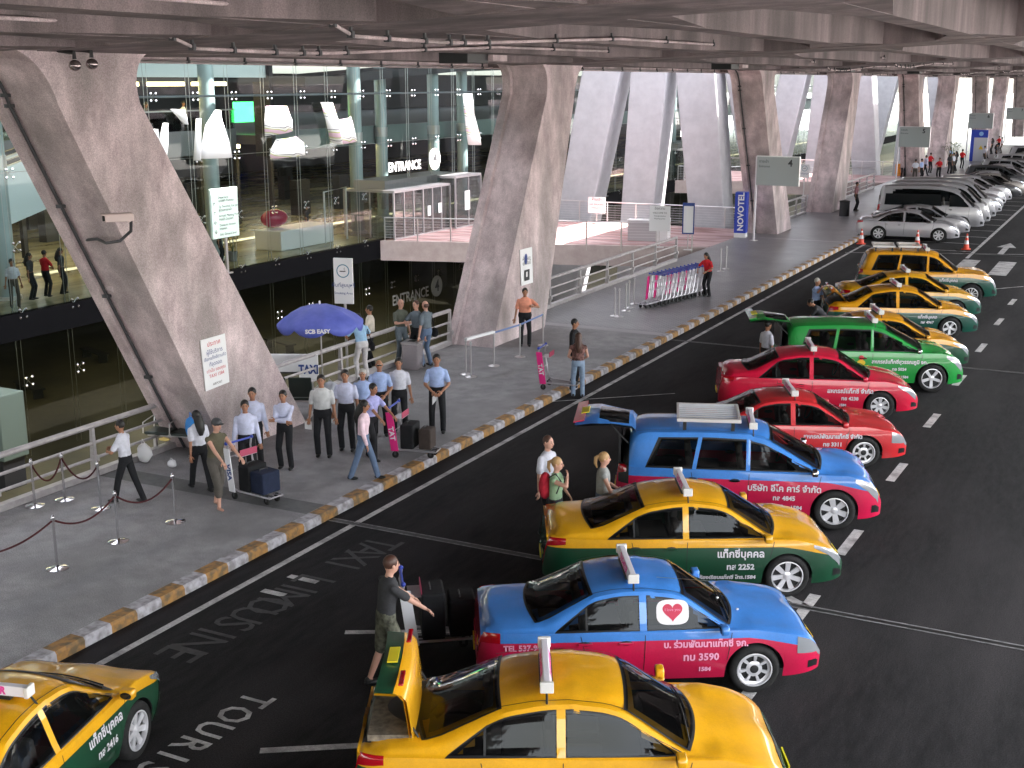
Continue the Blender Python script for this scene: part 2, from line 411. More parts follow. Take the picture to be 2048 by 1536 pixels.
# ------------------------------------------------------------------ leaning columns
def column(y0b, y1b, y0t, y1t, lean, label, x0=-5.35, x1=-3.9, pipe=True, ztop=8.05):
    """profile in the YZ plane with filleted head, extruded across X"""
    o = empty('leaning_column', ((x0+x1)/2, (y0b+y1b)/2, .15), 0, label, 'column', 'leaning concrete columns carrying the deck')
    cx, cy = (x0+x1)/2, (y0b+y1b)/2
    zb, H = .1, ztop
    def edge(yb, yt, out):
        pts = [(yb+(yt-yb)*t, zb+(H-.9-zb)*t) for t in (0, .25, .5, .75, 1)]
        R_ = .75 if abs(out) == 1 else .9
        dy = (yt-yb)/(H-.9-zb)
        for k in range(1, 9):
            a = k/8*PI/2
            pts.append((yt+dy*.9*math.sin(a)*.5+out*R_*(1-math.cos(a)), H-.9+.9*math.sin(a)))
        return pts
    L = edge(y0b, y0t, -1); Rr = edge(y1b, y1t, 1)
    poly = [(a-cy, c-.15) for a, c in L]+[(a-cy, c-.15) for a, c in reversed(Rr)]
    b = MB(); b.prism(poly, 'x', x0-cx, x1-cx, conc)
    b.build('shaft', o, bevel=.05)
    # shallow side band on the near face, set proud, beside the drain pipe
    b = MB()
    F = L; n = len(F)
    vs = [];
    for a, c in F: vs += [(x0-cx+.0, a-cy-.004, c-.15), (x0-cx+.0, a-cy-.09, c-.15), (x0-cx+.26, a-cy-.09, c-.15), (x0-cx+.30, a-cy-.004, c-.15)]
    fs = []
    for i in range(n-1):
        for k in range(3): fs.append((4*i+k, 4*i+k+1, 4*i+k+5, 4*i+k+4))
    b.add(vs, fs, conc); b.build('side_band', o)
    if pipe:
        b = MB(); b.tube([(x0-cx+.37, a-cy-.05, c-.15) for a, c in F], .03, dkgrey, 8)
        for a, c in F[:6]: b.box(x0-cx+.30, x0-cx+.44, a-cy-.10, a-cy, c-.20, c-.14, dkgrey)
        b.build('drain_pipe', o)
    return o
K = 41.8
names = {(0, 0): 'massive pinkish concrete column leaning left at the taxi driver group, camera bracket on it',
         (0, 1): 'pinkish concrete column leaning right, behind the man in the orange shirt',
         (1, 0): 'concrete column leaning left beside the grey number 4 sign board',
         (1, 1): 'concrete column just right of the number 4 sign board, litter bin at its foot',
         (2, 0): 'distant concrete column behind the number 5 sign board',
         (2, 1): 'distant concrete column right of the number 5 sign board',
         (3, 0): 'far concrete column behind the blue information pillar',
         (3, 1): 'far concrete column over the crowd at the silver cars'}
for k in range(5):
    column(19.0+K*k, 21.7+K*k, 15.3+K*k, 17.2+K*k, -1, names.get((k, 0), 'left one of the farthest pair of columns along the kerb'))
    column(30.5+K*k, 34.0+K*k, 34.1+K*k, 36.1+K*k, 1, names.get((k, 1), 'right one of the farthest pair of columns along the kerb'), pipe=False)

# tall smooth lilac frame legs between deck and terminal
lil = noisemat('lilac_concrete', (.46, .45, .49), (.54, .53, .57), 1.5, .6, 4, fine=.04)
def leg(xb, xt, yb, yt, wdx, wdy, label):
    o = empty('canopy_leg', (xb, yb, -5), 0, label, 'column', 'tall smooth canopy legs behind the footbridge')
    b = MB(); Z0, Z1 = 0, 20
    vs = []
    for z, cx, cy, kx in ((Z0, 0, 0, .85), (Z1*.5, (xt-xb)*.5, (yt-yb)*.5, 1.0), (Z1, xt-xb, yt-yb, 1.05)):
        for sx, sy in ((-1, -1), (1, -1), (1, 1), (-1, 1)): vs.append((cx+sx*wdx*kx/2, cy+sy*wdy*kx/2, z))
    fs = [(4*i+k, 4*i+(k+1) % 4, 4*i+4+(k+1) % 4, 4*i+4+k) for i in range(2) for k in range(4)]+[(3, 2, 1, 0), (8, 9, 10, 11)]
    b.add(vs, fs, lil); b.build('shaft', o, bevel=.08)
    return o
for k in range(3):
    y = 66+K*k; w_ = ('nearest frame', 'second frame along', 'third frame along')[k]
    leg(-17.9, -14.6, y, y+1.5, 2.3, 1.9, 'first lilac grey leg from the left, '+w_)
    leg(-13.6, -12.6, y+.4, y+1.5, 2.1, 1.9, 'second lilac grey leg from the left, '+w_)
    leg(-8.6, -11.2, y+.6, y+1.5, 2.2, 1.9, 'third lilac grey leg from the left, '+w_)
    leg(-5.3, -9.6, y+2.0, y+2.0, 1.6, 1.9, 'rightmost lilac grey leg, '+w_) if k == 0 else None

# unseen louvred roof added over the gap, slotted to steer the sun
cn = empty('sun_slot_roof', (-30, 60, 16), 0, 'unseen louvred roof added over the gap to shape the sunlight', 'roof')
for i in range(11):
    x = -6.9-i*1.45
    b = MB(); b.box(x-.22+30, x+.22+30, -260-60, 330-60, 0, .25, lil); b.build('sun_louvre', cn)
for x0, x1 in ((-60, -18.2), (-12.4, -5.9)):
    b = MB(); b.box(x0+30, x1+30, -320, 270, .3, .5, lil); b.build('sun_block_sheet', cn)
# ================================================================== terminal facade and what is seen through it
FX = -20.5
gl_hi = glassmat('facade_glass', (.62, .70, .69), 1.38)
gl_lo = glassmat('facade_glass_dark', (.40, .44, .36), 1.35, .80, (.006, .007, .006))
pale = mat('pale_fascia', (.55, .60, .60), .5)
grey_in = mat('interior_grey', (.055, .055, .062), .7)
dark_in = mat('interior_dark', (.014, .014, .016), .7)
floor_in = noisemat('interior_floor', (.20, .175, .10), (.42, .37, .22), 1.2, .25, 5, stretch=(1, .25, 1), c3=(.16, .15, .12), s3=.35)
colm = mat('interior_column_steel', (.42, .50, .52), .35, .3)
lampw = mat('lit_strip_lamp', (1, .85, .5), .5, emit=(1, .72, .32), es=5)
lampc = mat('lit_white_lamp', (1, 1, 1), .5, emit=(1, .97, .9), es=2.2)
scr_g = mat('lit_green_screen', (.1, .8, .2), .5, emit=(.05, .9, .15), es=.9)

t = empty('glass_wall', (FX, 60.0, 0), 0, 'point fixed glass wall of the terminal, clear above a dark lower storey', 'glass wall')
def tp(b, name, smooth=False, par=None, root=None):
    r_ = root or t
    for i, v in enumerate(b.v): b.v[i] = (v[0]-r_.location.x, v[1]-r_.location.y, v[2]-r_.location.z)
    return b.build(name, par or r_, smooth=smooth, fix=False)
b = MB(); b.quad((FX, -12, .15), (FX, 200, .15), (FX, 200, 11), (FX, -12, 11), gl_hi); tp(b, 'upper_pane')
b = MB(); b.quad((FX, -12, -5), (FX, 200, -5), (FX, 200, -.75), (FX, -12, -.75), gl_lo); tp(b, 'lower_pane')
b = MB(); b.box(FX-.3, FX+.03, -12, 200, -.75, .12, mat('band_black', (.004, .004, .005), .95, 0, .05)); tp(b, 'floor_band')
ROWS = (7.0, 4.68, 2.3, .1, -2.2)
ys = [19.6+2.27*i for i in range(60)]
b = MB()
for y in ys:
    for dy in (-.10, .10):
        b.tube([(FX-.35, y+dy, -4.9), (FX-.35, y+dy, 11)], .013, steel, 4, False)
tp(b, 'cable_pairs')['kind'] = 'stuff'
b = MB()
b.tube([(FX-.5, -12, 7.0), (FX-.5, 200, 7.0)], .05, mat('truss_paint', (.35, .36, .40), .4, .4), 6)
b.tube([(FX-.35, -12, 4.68), (FX-.35, 200, 4.68)], .014, steel, 6)
tp(b, 'horizontal_tube')
b = MB(); brt = mat('polished_steel', (.85, .85, .88), .12, 1)
for y in ys:
    for z in ROWS:
        for dy in (-.13, .13):
            for dz in (-.13, .13):
                b.ell((FX+.02, y+dy, z+dz), (.035, .05, .05), brt, 6, 4)
        b.tube([(FX-.05, y-.13, z-.13), (FX-.05, y+.13, z+.13)], .012, steel, 4, False); b.tube([(FX-.05, y+.13, z-.13), (FX-.05, y-.13, z+.13)], .012, steel, 4, False)
tp(b, 'glass_fittings')['kind'] = 'stuff'
for z, m_, nm_ in ((3.55, white, 'upper'), (-3.02, mat('dim_lettering', (.35, .35, .33), .6), 'lower')):
    M = frame((FX+.04, 52.7 if z > 0 else 53.0, z-.05 if z > 0 else z), (0, 1, 0), (0, 0, 1))
    o = text('entrance_lettering', 'ENTRANCE', .62 if z > 0 else .72, m_, Matrix.Translation((-t.location.x, -t.location.y, 0)) @ M, t, bold=.015, sx=.95)
    b = MB(); b.lathe([(0, FX+.05), (.55, FX+.05), (.55, FX+.01), (0, FX+.01)], m_, (0, 55.6, z+.15), 28, 'x')
    o = tp(b, 'number_disc')
    text('number', '4', .85, dkgrey, Matrix.Translation((-t.location.x, -t.location.y, 0)) @ frame((FX+.06, 55.6, z+.15), (0, 1, 0), (0, 0, 1)), o, bold=.02)
# the second one, by the next bridge
for y, nn in ((94.6, '5'),):
    M = frame((FX+.04, y, 3.6), (0, 1, 0), (0, 0, 1))
    text('entrance_lettering', 'ENTRANCE', .62, white, Matrix.Translation((-t.location.x, -t.location.y, 0)) @ M, t, bold=.015)
    b = MB(); b.lathe([(0, FX+.05), (.7, FX+.05), (.7, FX+.01), (0, FX+.01)], white, (0, y+3, 3.7), 28, 'x'); o = tp(b, 'number_disc')
    text('number', nn, .85, dkgrey, Matrix.Translation((-t.location.x, -t.location.y, 0)) @ frame((FX+.06, y+3, 3.7), (0, 1, 0), (0, 0, 1)), o, bold=.02)

# terminal interior: one building thing
tb = empty('terminal_building', (-34, 60, 0), 0, 'terminal building with open floors lit behind its glass wall', 'building')
def ip(b, name, smooth=False, par=None): return tp(b, name, smooth, par, tb)
b = MB(); b.box(-58, FX-.31, -12, 200, -.7, .10, floor_in); ip(b, 'arrivals_floor')
b = MB(); b.box(-58, -28.5, -12, 49.6, 4.55, 5.0, grey_in); b.box(-58, -26.5, 49.6, 200, 4.55, 5.0, grey_in); ip(b, 'mezzanine_floor')
b = MB(); b.box(-28.5, -28.3, -12, 49.6, 4.15, 5.3, mat('fascia_grey', (.13, .135, .14), .5)); b.box(-26.5, -26.3, 49.6, 200, 4.2, 5.2, mat('fascia_green', (.12, .16, .15), .5)); ip(b, 'mezzanine_fascia')
b = MB(); b.box(-28.4, -28.36, -12, 49.6, 5.3, 6.2, glassmat('balustrade_glass', (.75, .85, .83), 1.45)); ip(b, 'mezzanine_balustrade')
b = MB(); b.box(-28.45, -28.31, -12, 49.6, 6.2, 6.26, steel); ip(b, 'mezzanine_handrail')
b = MB(); b.box(-58, -26.5, -12, 49.6, 7.55, 8.3, grey_in); ip(b, 'departures_floor')
b = MB(); b.box(-26.5, -26.2, -12, 31, 7.3, 10.5, mat('sea_glass_fascia', (.30, .58, .54), .3)); b.box(-26.5, -26.2, 31, 49.6, 7.75, 10.5, pale); ip(b, 'departures_fascia')
b = MB(); b.prism([(49.6, 7.75), (64, 8.55), (100, 9.3), (100, 8.9), (64, 8.1), (49.6, 7.3)], 'x', -27, -24, dark_in)
b.box(-27, -26, 49.45, 49.75, 4, 11, dark_in); ip(b, 'sloping_roof_beam')
b = MB(); b.box(-58, -57, -12, 200, -5, 8.3, grey_in); ip(b, 'back_wall')
b = MB(); b.box(-60, -24, 49.8, 200, 12, 12.4, grey_in); ip(b, 'hall_ceiling')
b = MB(); b.box(-60, -21.5, 49.8, 50.2, 8.6, 12, grey_in); ip(b, 'hall_wall') if False else None
b = MB(); b.box(-26.2, -25.9, -12, 200, -5, -.7, dark_in); ip(b, 'lower_back_wall') if False else None
b = MB(); b.box(-45, -44.8, -12, 60, .1, 4.5, mat('brown_panel_wall', (.10, .07, .05), .6)); ip(b, 'brown_wall')
b = MB(); b.box(-42, -41.8, -12, 49, 5, 7.5, mat('mezzanine_back_wall', (.10, .085, .08), .6)); ip(b, 'mezzanine_back_wall')
for y in range(14, 50, 3):
    b = MB(); b.box(-28.7, -28.5, y, y+2.3, 7.38, 7.54, lampw); ip(b, 'cornice_lamp')
for y in range(17, 60, 5):
    b = MB(); b.box(-28.9, -28.6, y, y+3.2, 4.32, 4.5, lampw); ip(b, 'under_floor_lamp')
for y in range(18, 66, 7):
    b = MB(); b.box(-29, -23.5, y, y+.8, -.85, -.76, mat('lower_fill_glow', (1, 1, 1), .5, emit=(1, .85, .6), es=1.3)); ip(b, 'lower_fill_strip')  # glowing strips added out of sight to brighten the lower level
random.seed(3)
for i in range(22):
    y = 20+i*3.3+random.uniform(-.8, .8); x = -36-random.uniform(0, 6)
    b = MB(); b.box(x, x+1.2, y, y+.25, 4.4, 4.5, lampc); ip(b, 'ceiling_lamp')
for i in range(16):
    y0 = 22+i*1.75; z0 = 5.3+random.uniform(0, .8); b = MB(); b.box(-41.7, -41.5, y0, y0+random.uniform(.5, 1.5), z0, z0+random.uniform(.3, 1.1), random.choice([dark_in, mat('shop_brown', (.22, .10, .05), .5), lampw, lampc, white, mat('shop_red', (.4, .06, .05), .6), mat('shop_blue', (.05, .10, .35), .6)])); ip(b, 'shop_front')
def _px(q, X):
    d = _f + _r*((q[0]-1024)/CAM_F) - _u*((q[1]-768)/CAM_F); return CAM + d*((X-CAM.x)/d.x)
q_ = _px((487, 224), -28.9)
b = MB(); b.box(-28.95, -28.85, q_.y-.75, q_.y+.75, q_.z-.5, q_.z+.5, scr_g); ip(b, 'green_screen')
for i in range(26):
    y0 = 20+i*1.9+random.uniform(-.4, .4); x0 = random.uniform(-44, -30); h = random.uniform(.5, 2.2); b = MB(); b.box(x0, x0+.5, y0, y0+random.uniform(.3, 1.4), .1, .1+h, random.choice([dark_in, grey_in, dark_in, MATS['shop_brown'], grey_in])); ip(b, 'hall_counter')
for i in range(14):
    y0 = 18+i*2.9; b = MB(); b.box(-31.2, -31.0, y0, y0+.22, -.0, 4.5, dark_in); ip(b, 'hall_post')
# round steel columns behind the glass
for k, (q, x, h, r_) in enumerate((((430, 250), -23, 11, .34), ((690, 250), -23, 11, .30), ((1190, 0), 0, 0, 0))):
    if not h: continue
c0 = empty('round_interior_column', (-23.2, 41.6, .1), 0, 'first pale steel round column behind the glass, left of the reflection panels', 'column', 'round columns behind the glass')
b = MB(); b.tube([(0, 0, 0), (0, 0, 11)], .33, colm, 20); b.build('shaft', c0, smooth=True)
b = MB(); b.tube([(0, 0, .0), (0, 0, .12)], .45, steel, 20); b.tube([(0, 0, 4.5), (0, 0, 5.0)], .36, steel, 20); b.build('collar', c0, smooth=True)
for y, x, l in ((52.5, -23.2, 'second pale steel round column behind the glass, right of the printed reflection panels'), (59.2, -26, 'round column behind the glass, left of the entrance lettering'), (63.2, -25, 'round column behind the glass above the entrance lettering'),
             (30.5, -23.2, 'round column behind the glass, behind the left leaning column'), (67.5, -25.5, 'round column behind the glass beside the tall striped reflection panel'),
             (94, -24, 'round column behind the glass by the second footbridge'), (101, -24, 'round column behind the glass, right of the second entrance'), (84, -24, 'round column behind the glass between the two footbridges')):
    dup(c0, loc=(x, y, .1), label=l)
# green-glazed lower pillar
o = empty('lower_pillar', (-19.4, 26.3, -5), 0, 'pale greenish square pillar base in the dark lower level', 'pillar')
b = MB(); b.box(-.75, .75, -.5, .5, 1.0, 3.1, mat('sea_green_cladding', (.10, .135, .115), .6)); b.build('cladding', o, bevel=.03)
b = MB(); b.box(-.6, .6, -.42, .42, 0, 1.0, dark_in); b.build('base', o)

# solid panels added in place of reflections in the glass
refl_w = mat('reflection_white', (.82, .82, .84), .6, emit=(.9, .92, 1), es=.0)
def printed(name, cols, ang=0.3, sc=2.2):
    m = bpy.data.materials.new(name); m.use_nodes = True
    nt = m.node_tree; N = nt.nodes; L = nt.links; b = N['Principled BSDF']; b.inputs['Roughness'].default_value = .5
    tc = N.new('ShaderNodeTexCoord'); mp = N.new('ShaderNodeMapping'); mp.inputs['Rotation'].default_value = (ang, 0, 0); L.new(tc.outputs['Object'], mp.inputs[0])
    wv = N.new('ShaderNodeTexWave'); wv.bands_direction = 'Z'; wv.inputs['Scale'].default_value = sc; wv.inputs['Distortion'].default_value = 4; wv.inputs['Detail'].default_value = 3
    L.new(mp.outputs[0], wv.inputs[0])
    rp = N.new('ShaderNodeValToRGB'); rp.color_ramp.interpolation = 'CONSTANT'
    for i, (p_, c_) in enumerate(cols):
        e = rp.color_ramp.elements[i] if i < 2 else rp.color_ramp.elements.new(p_)
        e.position = p_; e.color = (*c_, 1)
    L.new(wv.outputs[0], rp.inputs[0]); L.new(rp.outputs[0], b.inputs['Base Color'])
    return m
pr1 = printed('printed_reflection', [(0, (.80, .80, .80)), (.55, (.10, .11, .13)), (.63, (.75, .76, .72)), (.85, (.45, .50, .15)), (.92, (.7, .5, .6))], .25, .35)
def reflection_panel(label, ptsq, m, X=-20.15, curve=.25):
    """outline given as photo pixels carried to the plane of the reflection panels (X metres), bellied in depth"""
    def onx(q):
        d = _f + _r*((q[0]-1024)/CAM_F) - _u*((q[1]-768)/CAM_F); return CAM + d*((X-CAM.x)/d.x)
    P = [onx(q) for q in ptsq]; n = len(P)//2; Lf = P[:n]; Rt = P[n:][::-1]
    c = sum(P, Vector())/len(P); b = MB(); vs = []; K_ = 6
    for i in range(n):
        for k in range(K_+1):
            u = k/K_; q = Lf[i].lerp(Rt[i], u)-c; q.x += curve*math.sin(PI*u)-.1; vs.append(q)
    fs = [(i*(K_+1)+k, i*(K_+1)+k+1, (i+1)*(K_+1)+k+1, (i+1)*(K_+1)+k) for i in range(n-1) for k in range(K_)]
    b.add(vs, fs, m); o = b.build('reflection_shape', None, smooth=True); o.location = c
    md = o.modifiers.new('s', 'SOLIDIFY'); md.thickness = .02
    return tag(o, label, 'banner', 'panels added as reflections in the glass')
reflection_panel('white tapering reflection panel cut off by the left leaning column', [(245, 215), (253, 235), (264, 256), (264, 256), (280, 226), (279, 222)], refl_w)
reflection_panel('small white triangular reflection panel between two cable pairs', [(345, 219), (360, 235), (371, 249), (371, 249), (374, 236), (374, 221)], refl_w)
reflection_panel('narrow left blade of the pair of white leaf shaped reflection panels', [(310, 258), (308, 290), (305, 321), (316, 321), (317, 290), (311, 258)], refl_w)
reflection_panel('right pointed blade of the pair of white leaf shaped reflection panels', [(330, 246), (321, 285), (320, 322), (333, 318), (338, 290), (331, 246)], refl_w)
reflection_panel('thin white spike shaped reflection panel left of the big pointed one', [(396, 237), (393, 280), (391, 321), (401, 321), (400, 280), (397, 237)], refl_w)
reflection_panel('largest plain white reflection panel with a rounded point', [(434, 220), (415, 250), (408, 285), (403, 318), (469, 315), (462, 280), (450, 245), (438, 222)], refl_w)
reflection_panel('printed reflection panel with dark stripes, upper part', [(536, 212), (533, 240), (534, 272), (590, 262), (588, 240), (578, 212)], pr1)
reflection_panel('printed reflection panel with swirling stripes, lower part', [(556, 278), (545, 300), (545, 318), (615, 310), (612, 285), (595, 272)], pr1)
reflection_panel('green and white printed reflection panel left of the second round column', [(645, 205), (655, 240), (665, 285), (690, 290), (680, 240), (668, 205)], pr1)
reflection_panel('green and white printed reflection panel crossing the second round column', [(675, 240), (668, 270), (662, 292), (718, 282), (712, 255), (705, 232)], pr1)
reflection_panel('tall striped reflection panel left of the second concrete column', [(929, 188), (932, 225), (936, 265), (940, 290), (966, 290), (962, 265), (950, 225), (947, 188)], pr1)
reflection_panel('white reflection strip seen between the lilac legs', [(1290, 180), (1287, 210), (1285, 240), (1303, 240), (1304, 210), (1300, 180)], refl_w)
# white escalator side left of the column, guide board, plants, kiosk rail
o = empty('escalator', (-24.5, 27, .1), 0, 'white sided escalator rising at the far left behind the glass', 'escalator')
b = MB(); b.prism([(-6, 0), (-6, 2.0), (9, 5.6), (9, 3.6), (4, 2.4)], 'x', -.7, .7, mat('escalator_white', (.72, .78, .80), .4)); b.build('side', o)
b = MB(); b.prism([(-6, 2.05), (-6, 2.2), (9, 5.8), (9, 5.65)], 'x', -.66, -.5, black); b.prism([(-6, 2.05), (-6, 2.2), (9, 5.8), (9, 5.65)], 'x', .5, .66, black); b.build('handrail', o)
g = empty('guide_board', (-20.1, 38.6, 2.55), 0, 'pale green direction board with arrows and lines of text', 'sign')
b = MB(); b.box(-.06, .06, -.8, .8, -1.0, .95, mat('pale_green_board', (.50, .62, .56), .5)); b.build('board', g, bevel=.03)
b = MB(); b.box(-.04, .04, -.06, .06, -2.45, -1.0, steel); b.box(-.04, .04, -.3, .3, -2.45, -2.4, steel); b.build('post', g)
for i, (a_, s1, s2) in enumerate((('↖', 'ผู้โดยสารขาออก', 'Departures'), ('↖', 'รถไฟฟ้า ที่จอดรถ', 'To Terminal, Car park'), ('↖', 'ผู้โดยสารขาเข้า', 'Arrivals Meeting Point'), ('←', 'ห้องน้ำ โทรศัพท์', 'Domestic Arrivals'), ('↓', 'ทางออก', 'Exit, Ground level'))):
    z = .72-.36*i
    text('arrow', a_, .24, black, frame((.07, -.62, z), (0, 1, 0), (0, 0, 1)), g)
    text('lettering', s1, .135, black, frame((.07, -.40, z+.1), (0, 1, 0), (0, 0, 1)), g, align='LEFT')
    text('lettering', s2, .135, black, frame((.07, -.40, z-.12), (0, 1, 0), (0, 0, 1)), g, align='LEFT')

# ------------------------------------------------------------------ footbridges to the doors
def pinkpave():
    m = bpy.data.materials.new('bridge_paving'); m.use_nodes = True
    nt = m.node_tree; N = nt.nodes; L = nt.links; b = N['Principled BSDF']; b.inputs['Roughness'].default_value = .55
    tc = N.new('ShaderNodeTexCoord'); mp = N.new('ShaderNodeMapping'); mp.inputs['Scale'].default_value = (.22, 1, 1); L.new(tc.outputs['Object'], mp.inputs[0])
    n = N.new('ShaderNodeTexNoise'); n.inputs['Scale'].default_value = 1.6; n.inputs['Detail'].default_value = 3; n.inputs['Distortion'].default_value = 1.2; L.new(mp.outputs[0], n.inputs[0])
    rp = N.new('ShaderNodeValToRGB'); L.new(n.outputs[0], rp.inputs[0]); e = rp.color_ramp.elements
    e[0].position = .40; e[0].color = (.26, .13, .12, 1); e[1].position = .62; e[1].color = (.55, .38, .38, 1)
    x = e.new(.5); x.color = (.42, .25, .25, 1)
    L.new(rp.outputs[0], b.inputs['Base Color']); return m
pp = pinkpave()
bconc = noisemat('bridge_fascia_concrete', (.42, .33, .32), (.52, .43, .42), 1.5, .8, 8, fine=.08)
white_sheet = mat('door_notice_white', (.8, .8, .82), .5)
dgl = glassmat('door_glass', (.75, .8, .82), 1.9, .55, (.10, .095, .10))
def bridge(dy, label, vl, wrd):
    o = empty('footbridge', (-13, 56.5+dy, 0), 0, label, 'footbridge')
    def q(b, name, par=None):
        for i, v in enumerate(b.v): b.v[i] = (v[0]+13, v[1]-56.5-0, v[2])
        return b.build(name, par or o, fix=False)
    def Y(x): return 50.3+(x+20.5)*.30
    b = MB(); b.prism([(-20.46, Y(-20.46)), (-5.42, 54.8), (-5.42, 62.6), (-20.46, 62.6)], 'z', -.85, .10, bconc); q(b, 'slab')
    b = MB(); b.prism([(-20.40, Y(-20.4)+.3), (-5.42, 55.1), (-5.42, 62.3), (-20.4, 62.3)], 'z', .08, .115, pp); q(b, 'paving')
    def rail(pa, pb, name, top=1.1, n=9, par=None):
        pa = Vector(pa); pb = Vector(pb); b = MB()
        b.tube([pa+Vector((0, 0, top)), pb+Vector((0, 0, top))], .03, steel, 6)
        q(b, 'handrail')
        for k in range(n+1):
            s_ = pa.lerp(pb, k/n); b = MB(); b.box(s_.x-.025, s_.x+.025, s_.y-.025, s_.y+.025, s_.z-.25, s_.z+top, steel); q(b, 'rail_post')
        b = MB()
        for z in [.15+.13*j for j in range(7)]: b.tube([pa+Vector((0, 0, z)), pb+Vector((0, 0, z))], .006, steel, 4, False)
        q(b, 'rail_wires')
    rail((-20.3, Y(-20.3)+.12, .1), (-6.2, 54.55, .1), 'near')
    rail((-20.3, 62.45, .1), (-5.5, 62.45, .1), 'far')
    # glazed draught lobby
    v = empty('entrance_lobby', (-21.3, 54.9+dy, .1), 0, vl, 'lobby')
    al = mat('lobby_aluminium', (.50, .48, .50), .4, .6)
    def fb(b_, x0, x1, y0, y1, z0, z1, m=al): b_.box(x0, x1, y0, y1, z0, z1, m)
    for (y0, y1, xo, h, nn) in ((-4.2, 1.2, 1.45, 2.25, 6), (1.25, 4.0, 1.75, 2.6, 2)):
        b = MB()
        fb(b, -1.5, xo, y0, y1, h, h+.12); fb(b, xo-.08, xo, y0, y1, 0, .08)
        for k in range(nn+1):
            yy = y0+(y1-y0)*k/nn; fb(b, xo-.08, xo, yy-.03, yy+.03, .08, h)
        for xx in (-1.5, 0, xo-.08): fb(b, xx, xx+.07, y0, y0+.05, .08, h)
        b.build('frame', v)
        b = MB(); b.quad((xo-.04, y0, .08), (xo-.04, y1, .08), (xo-.04, y1, h), (xo-.04, y0, h), dgl); b.quad((-1.5, y0+.02, .08), (xo-.04, y0+.02, .08), (xo-.04, y0+.02, h), (-1.5, y0+.02, h), dgl)
        b.build('glazing', v, fix=False)
    for yy, zz, hh, ww in ((-1.0, .9, .5, .3), (.05, .95, .5, .3), (2.4, .9, 1.0, .55)):
        b = MB(); b.box(1.47 if yy < 1 else 1.77, 1.485 if yy < 1 else 1.785, yy-ww/2, yy+ww/2, zz, zz+hh, white_sheet); b.build('notice', v)
    b = MB(); b.box(1.46, 1.5, -.9, 1.5, 1.55, 2.3, white_sheet) if False else b.box(-1, .8, -4, 1, 2.37, 2.8, al); b.build('canopy_box', v)
    return o
bridge(0, 'wide pink paved footbridge from the sidewalk to the terminal door', 'glazed aluminium entrance lobby at entrance 4', '4')
bridge(41.8, 'second pink paved footbridge farther along the kerb', 'far glazed entrance lobby by the second footbridge', '5')
o = empty('counter_desk', (-8.9, 55.9, .115), R(8), 'low white counter desk standing on the pink paving', 'desk')
b = MB(); b.box(-.9, .9, -.3, .3, 0, .95, mat('desk_grey', (.42, .40, .42), .5)); b.build('body', o, bevel=.02)
b = MB(); b.box(.55, 1.05, -.34, .34, 0, 1.1, white); b.build('end_panel', o, bevel=.02)
b = MB(); b.box(-.95, .95, -.36, .36, .95, 1.0, white); b.build('top', o)
def notice(name, label, q, z, ww, hh, lines, head=None, post=True, rz=0, pz=.12, cat='sign', stand=None):
    c = at(q[0], q[1], pz); o = empty(name, (c.x, c.y, pz), rz, label, cat)
    b = MB(); b.box(-ww/2, ww/2, -.015, .015, z, z+hh, white); b.build('board', o)
    if post:
        b = MB(); b.box(-.02, .02, -.02+.03, .02+.03, 0, z+hh*.5, steel); b.box(-.2, .2, -.15, .2, 0, .02, steel); b.build('post', o)
    M0 = lambda x, zz: frame((x, -.022, zz), (1, 0, 0), (0, 0, 1))
    y = z+hh-.12
    if head: text('heading', head[0], head[1], head[2], M0(0, y), o); y -= head[1]*1.3
    for s_, sz, m_ in lines: text('lettering', s_, sz, m_, M0(0, y), o); y -= sz*1.35
    return o
blk = mat('print_black', (.03, .03, .035), .6); red = mat('print_red', (.55, .03, .05), .5); navy = mat('print_navy', (.02, .05, .22), .5)
notice('notice_board', 'white no entry notice hung on the far footbridge rail', (1193, 447), .55, 1.0, .85, [('ห้ามเข้า', .2, red), ('NO SMOKING', .13, red), ('ภายในอาคาร', .12, blk)])
notice('notice_board', 'larger cream notice on two posts at the footbridge end', (1318, 495), .75, .95, 1.15, [('ข้อความ', .15, blk), ('WELCOME TO', .1, blk), ('Transportation', .09, blk), ('Meeting point', .09, blk)], rz=R(12))
notice('framed_poster', 'tall white poster in a dark frame on a post', (1375, 500), .75, .5, 1.35, [], rz=R(10))
b = MB()
pf = bpy.data.objects['framed_poster']
for x0, x1, z0, z1 in ((-.27, -.22, .72, 2.12), (.22, .27, .72, 2.12), (-.22, .22, .72, .78), (-.22, .22, 1.98, 2.12)): b.box(x0, x1, -.03, .0, z0, z1, navy)
b.build('frame', pf)

# dark vault floor features of the lower level: low benches and posts in shadow
for i, (q, l) in enumerate((((190, 720), 'x'), ((60, 790), 'x'), ((560, 700), 'x'), ((480, 700), 'x'))):
    c = at(q[0], q[1], -5)
    b = MB(); b.box(-1.1, 1.1, -.22, .22, .38, .45, black); b.box(-.9, -.8, -.2, .2, 0, .38, black); b.box(.8, .9, -.2, .2, 0, .38, black)
    o = b.build('lower_bench', None, loc=c); o.rotation_euler = (0, 0, R(-20))
    tag(o, ('dark bench on the lower level floor, behind the left column', 'dark bench on the lower level floor at the far left', 'dark bench on the lower level floor under the parasol', 'dark bench on the lower level floor left of the parasol')[i], 'bench')
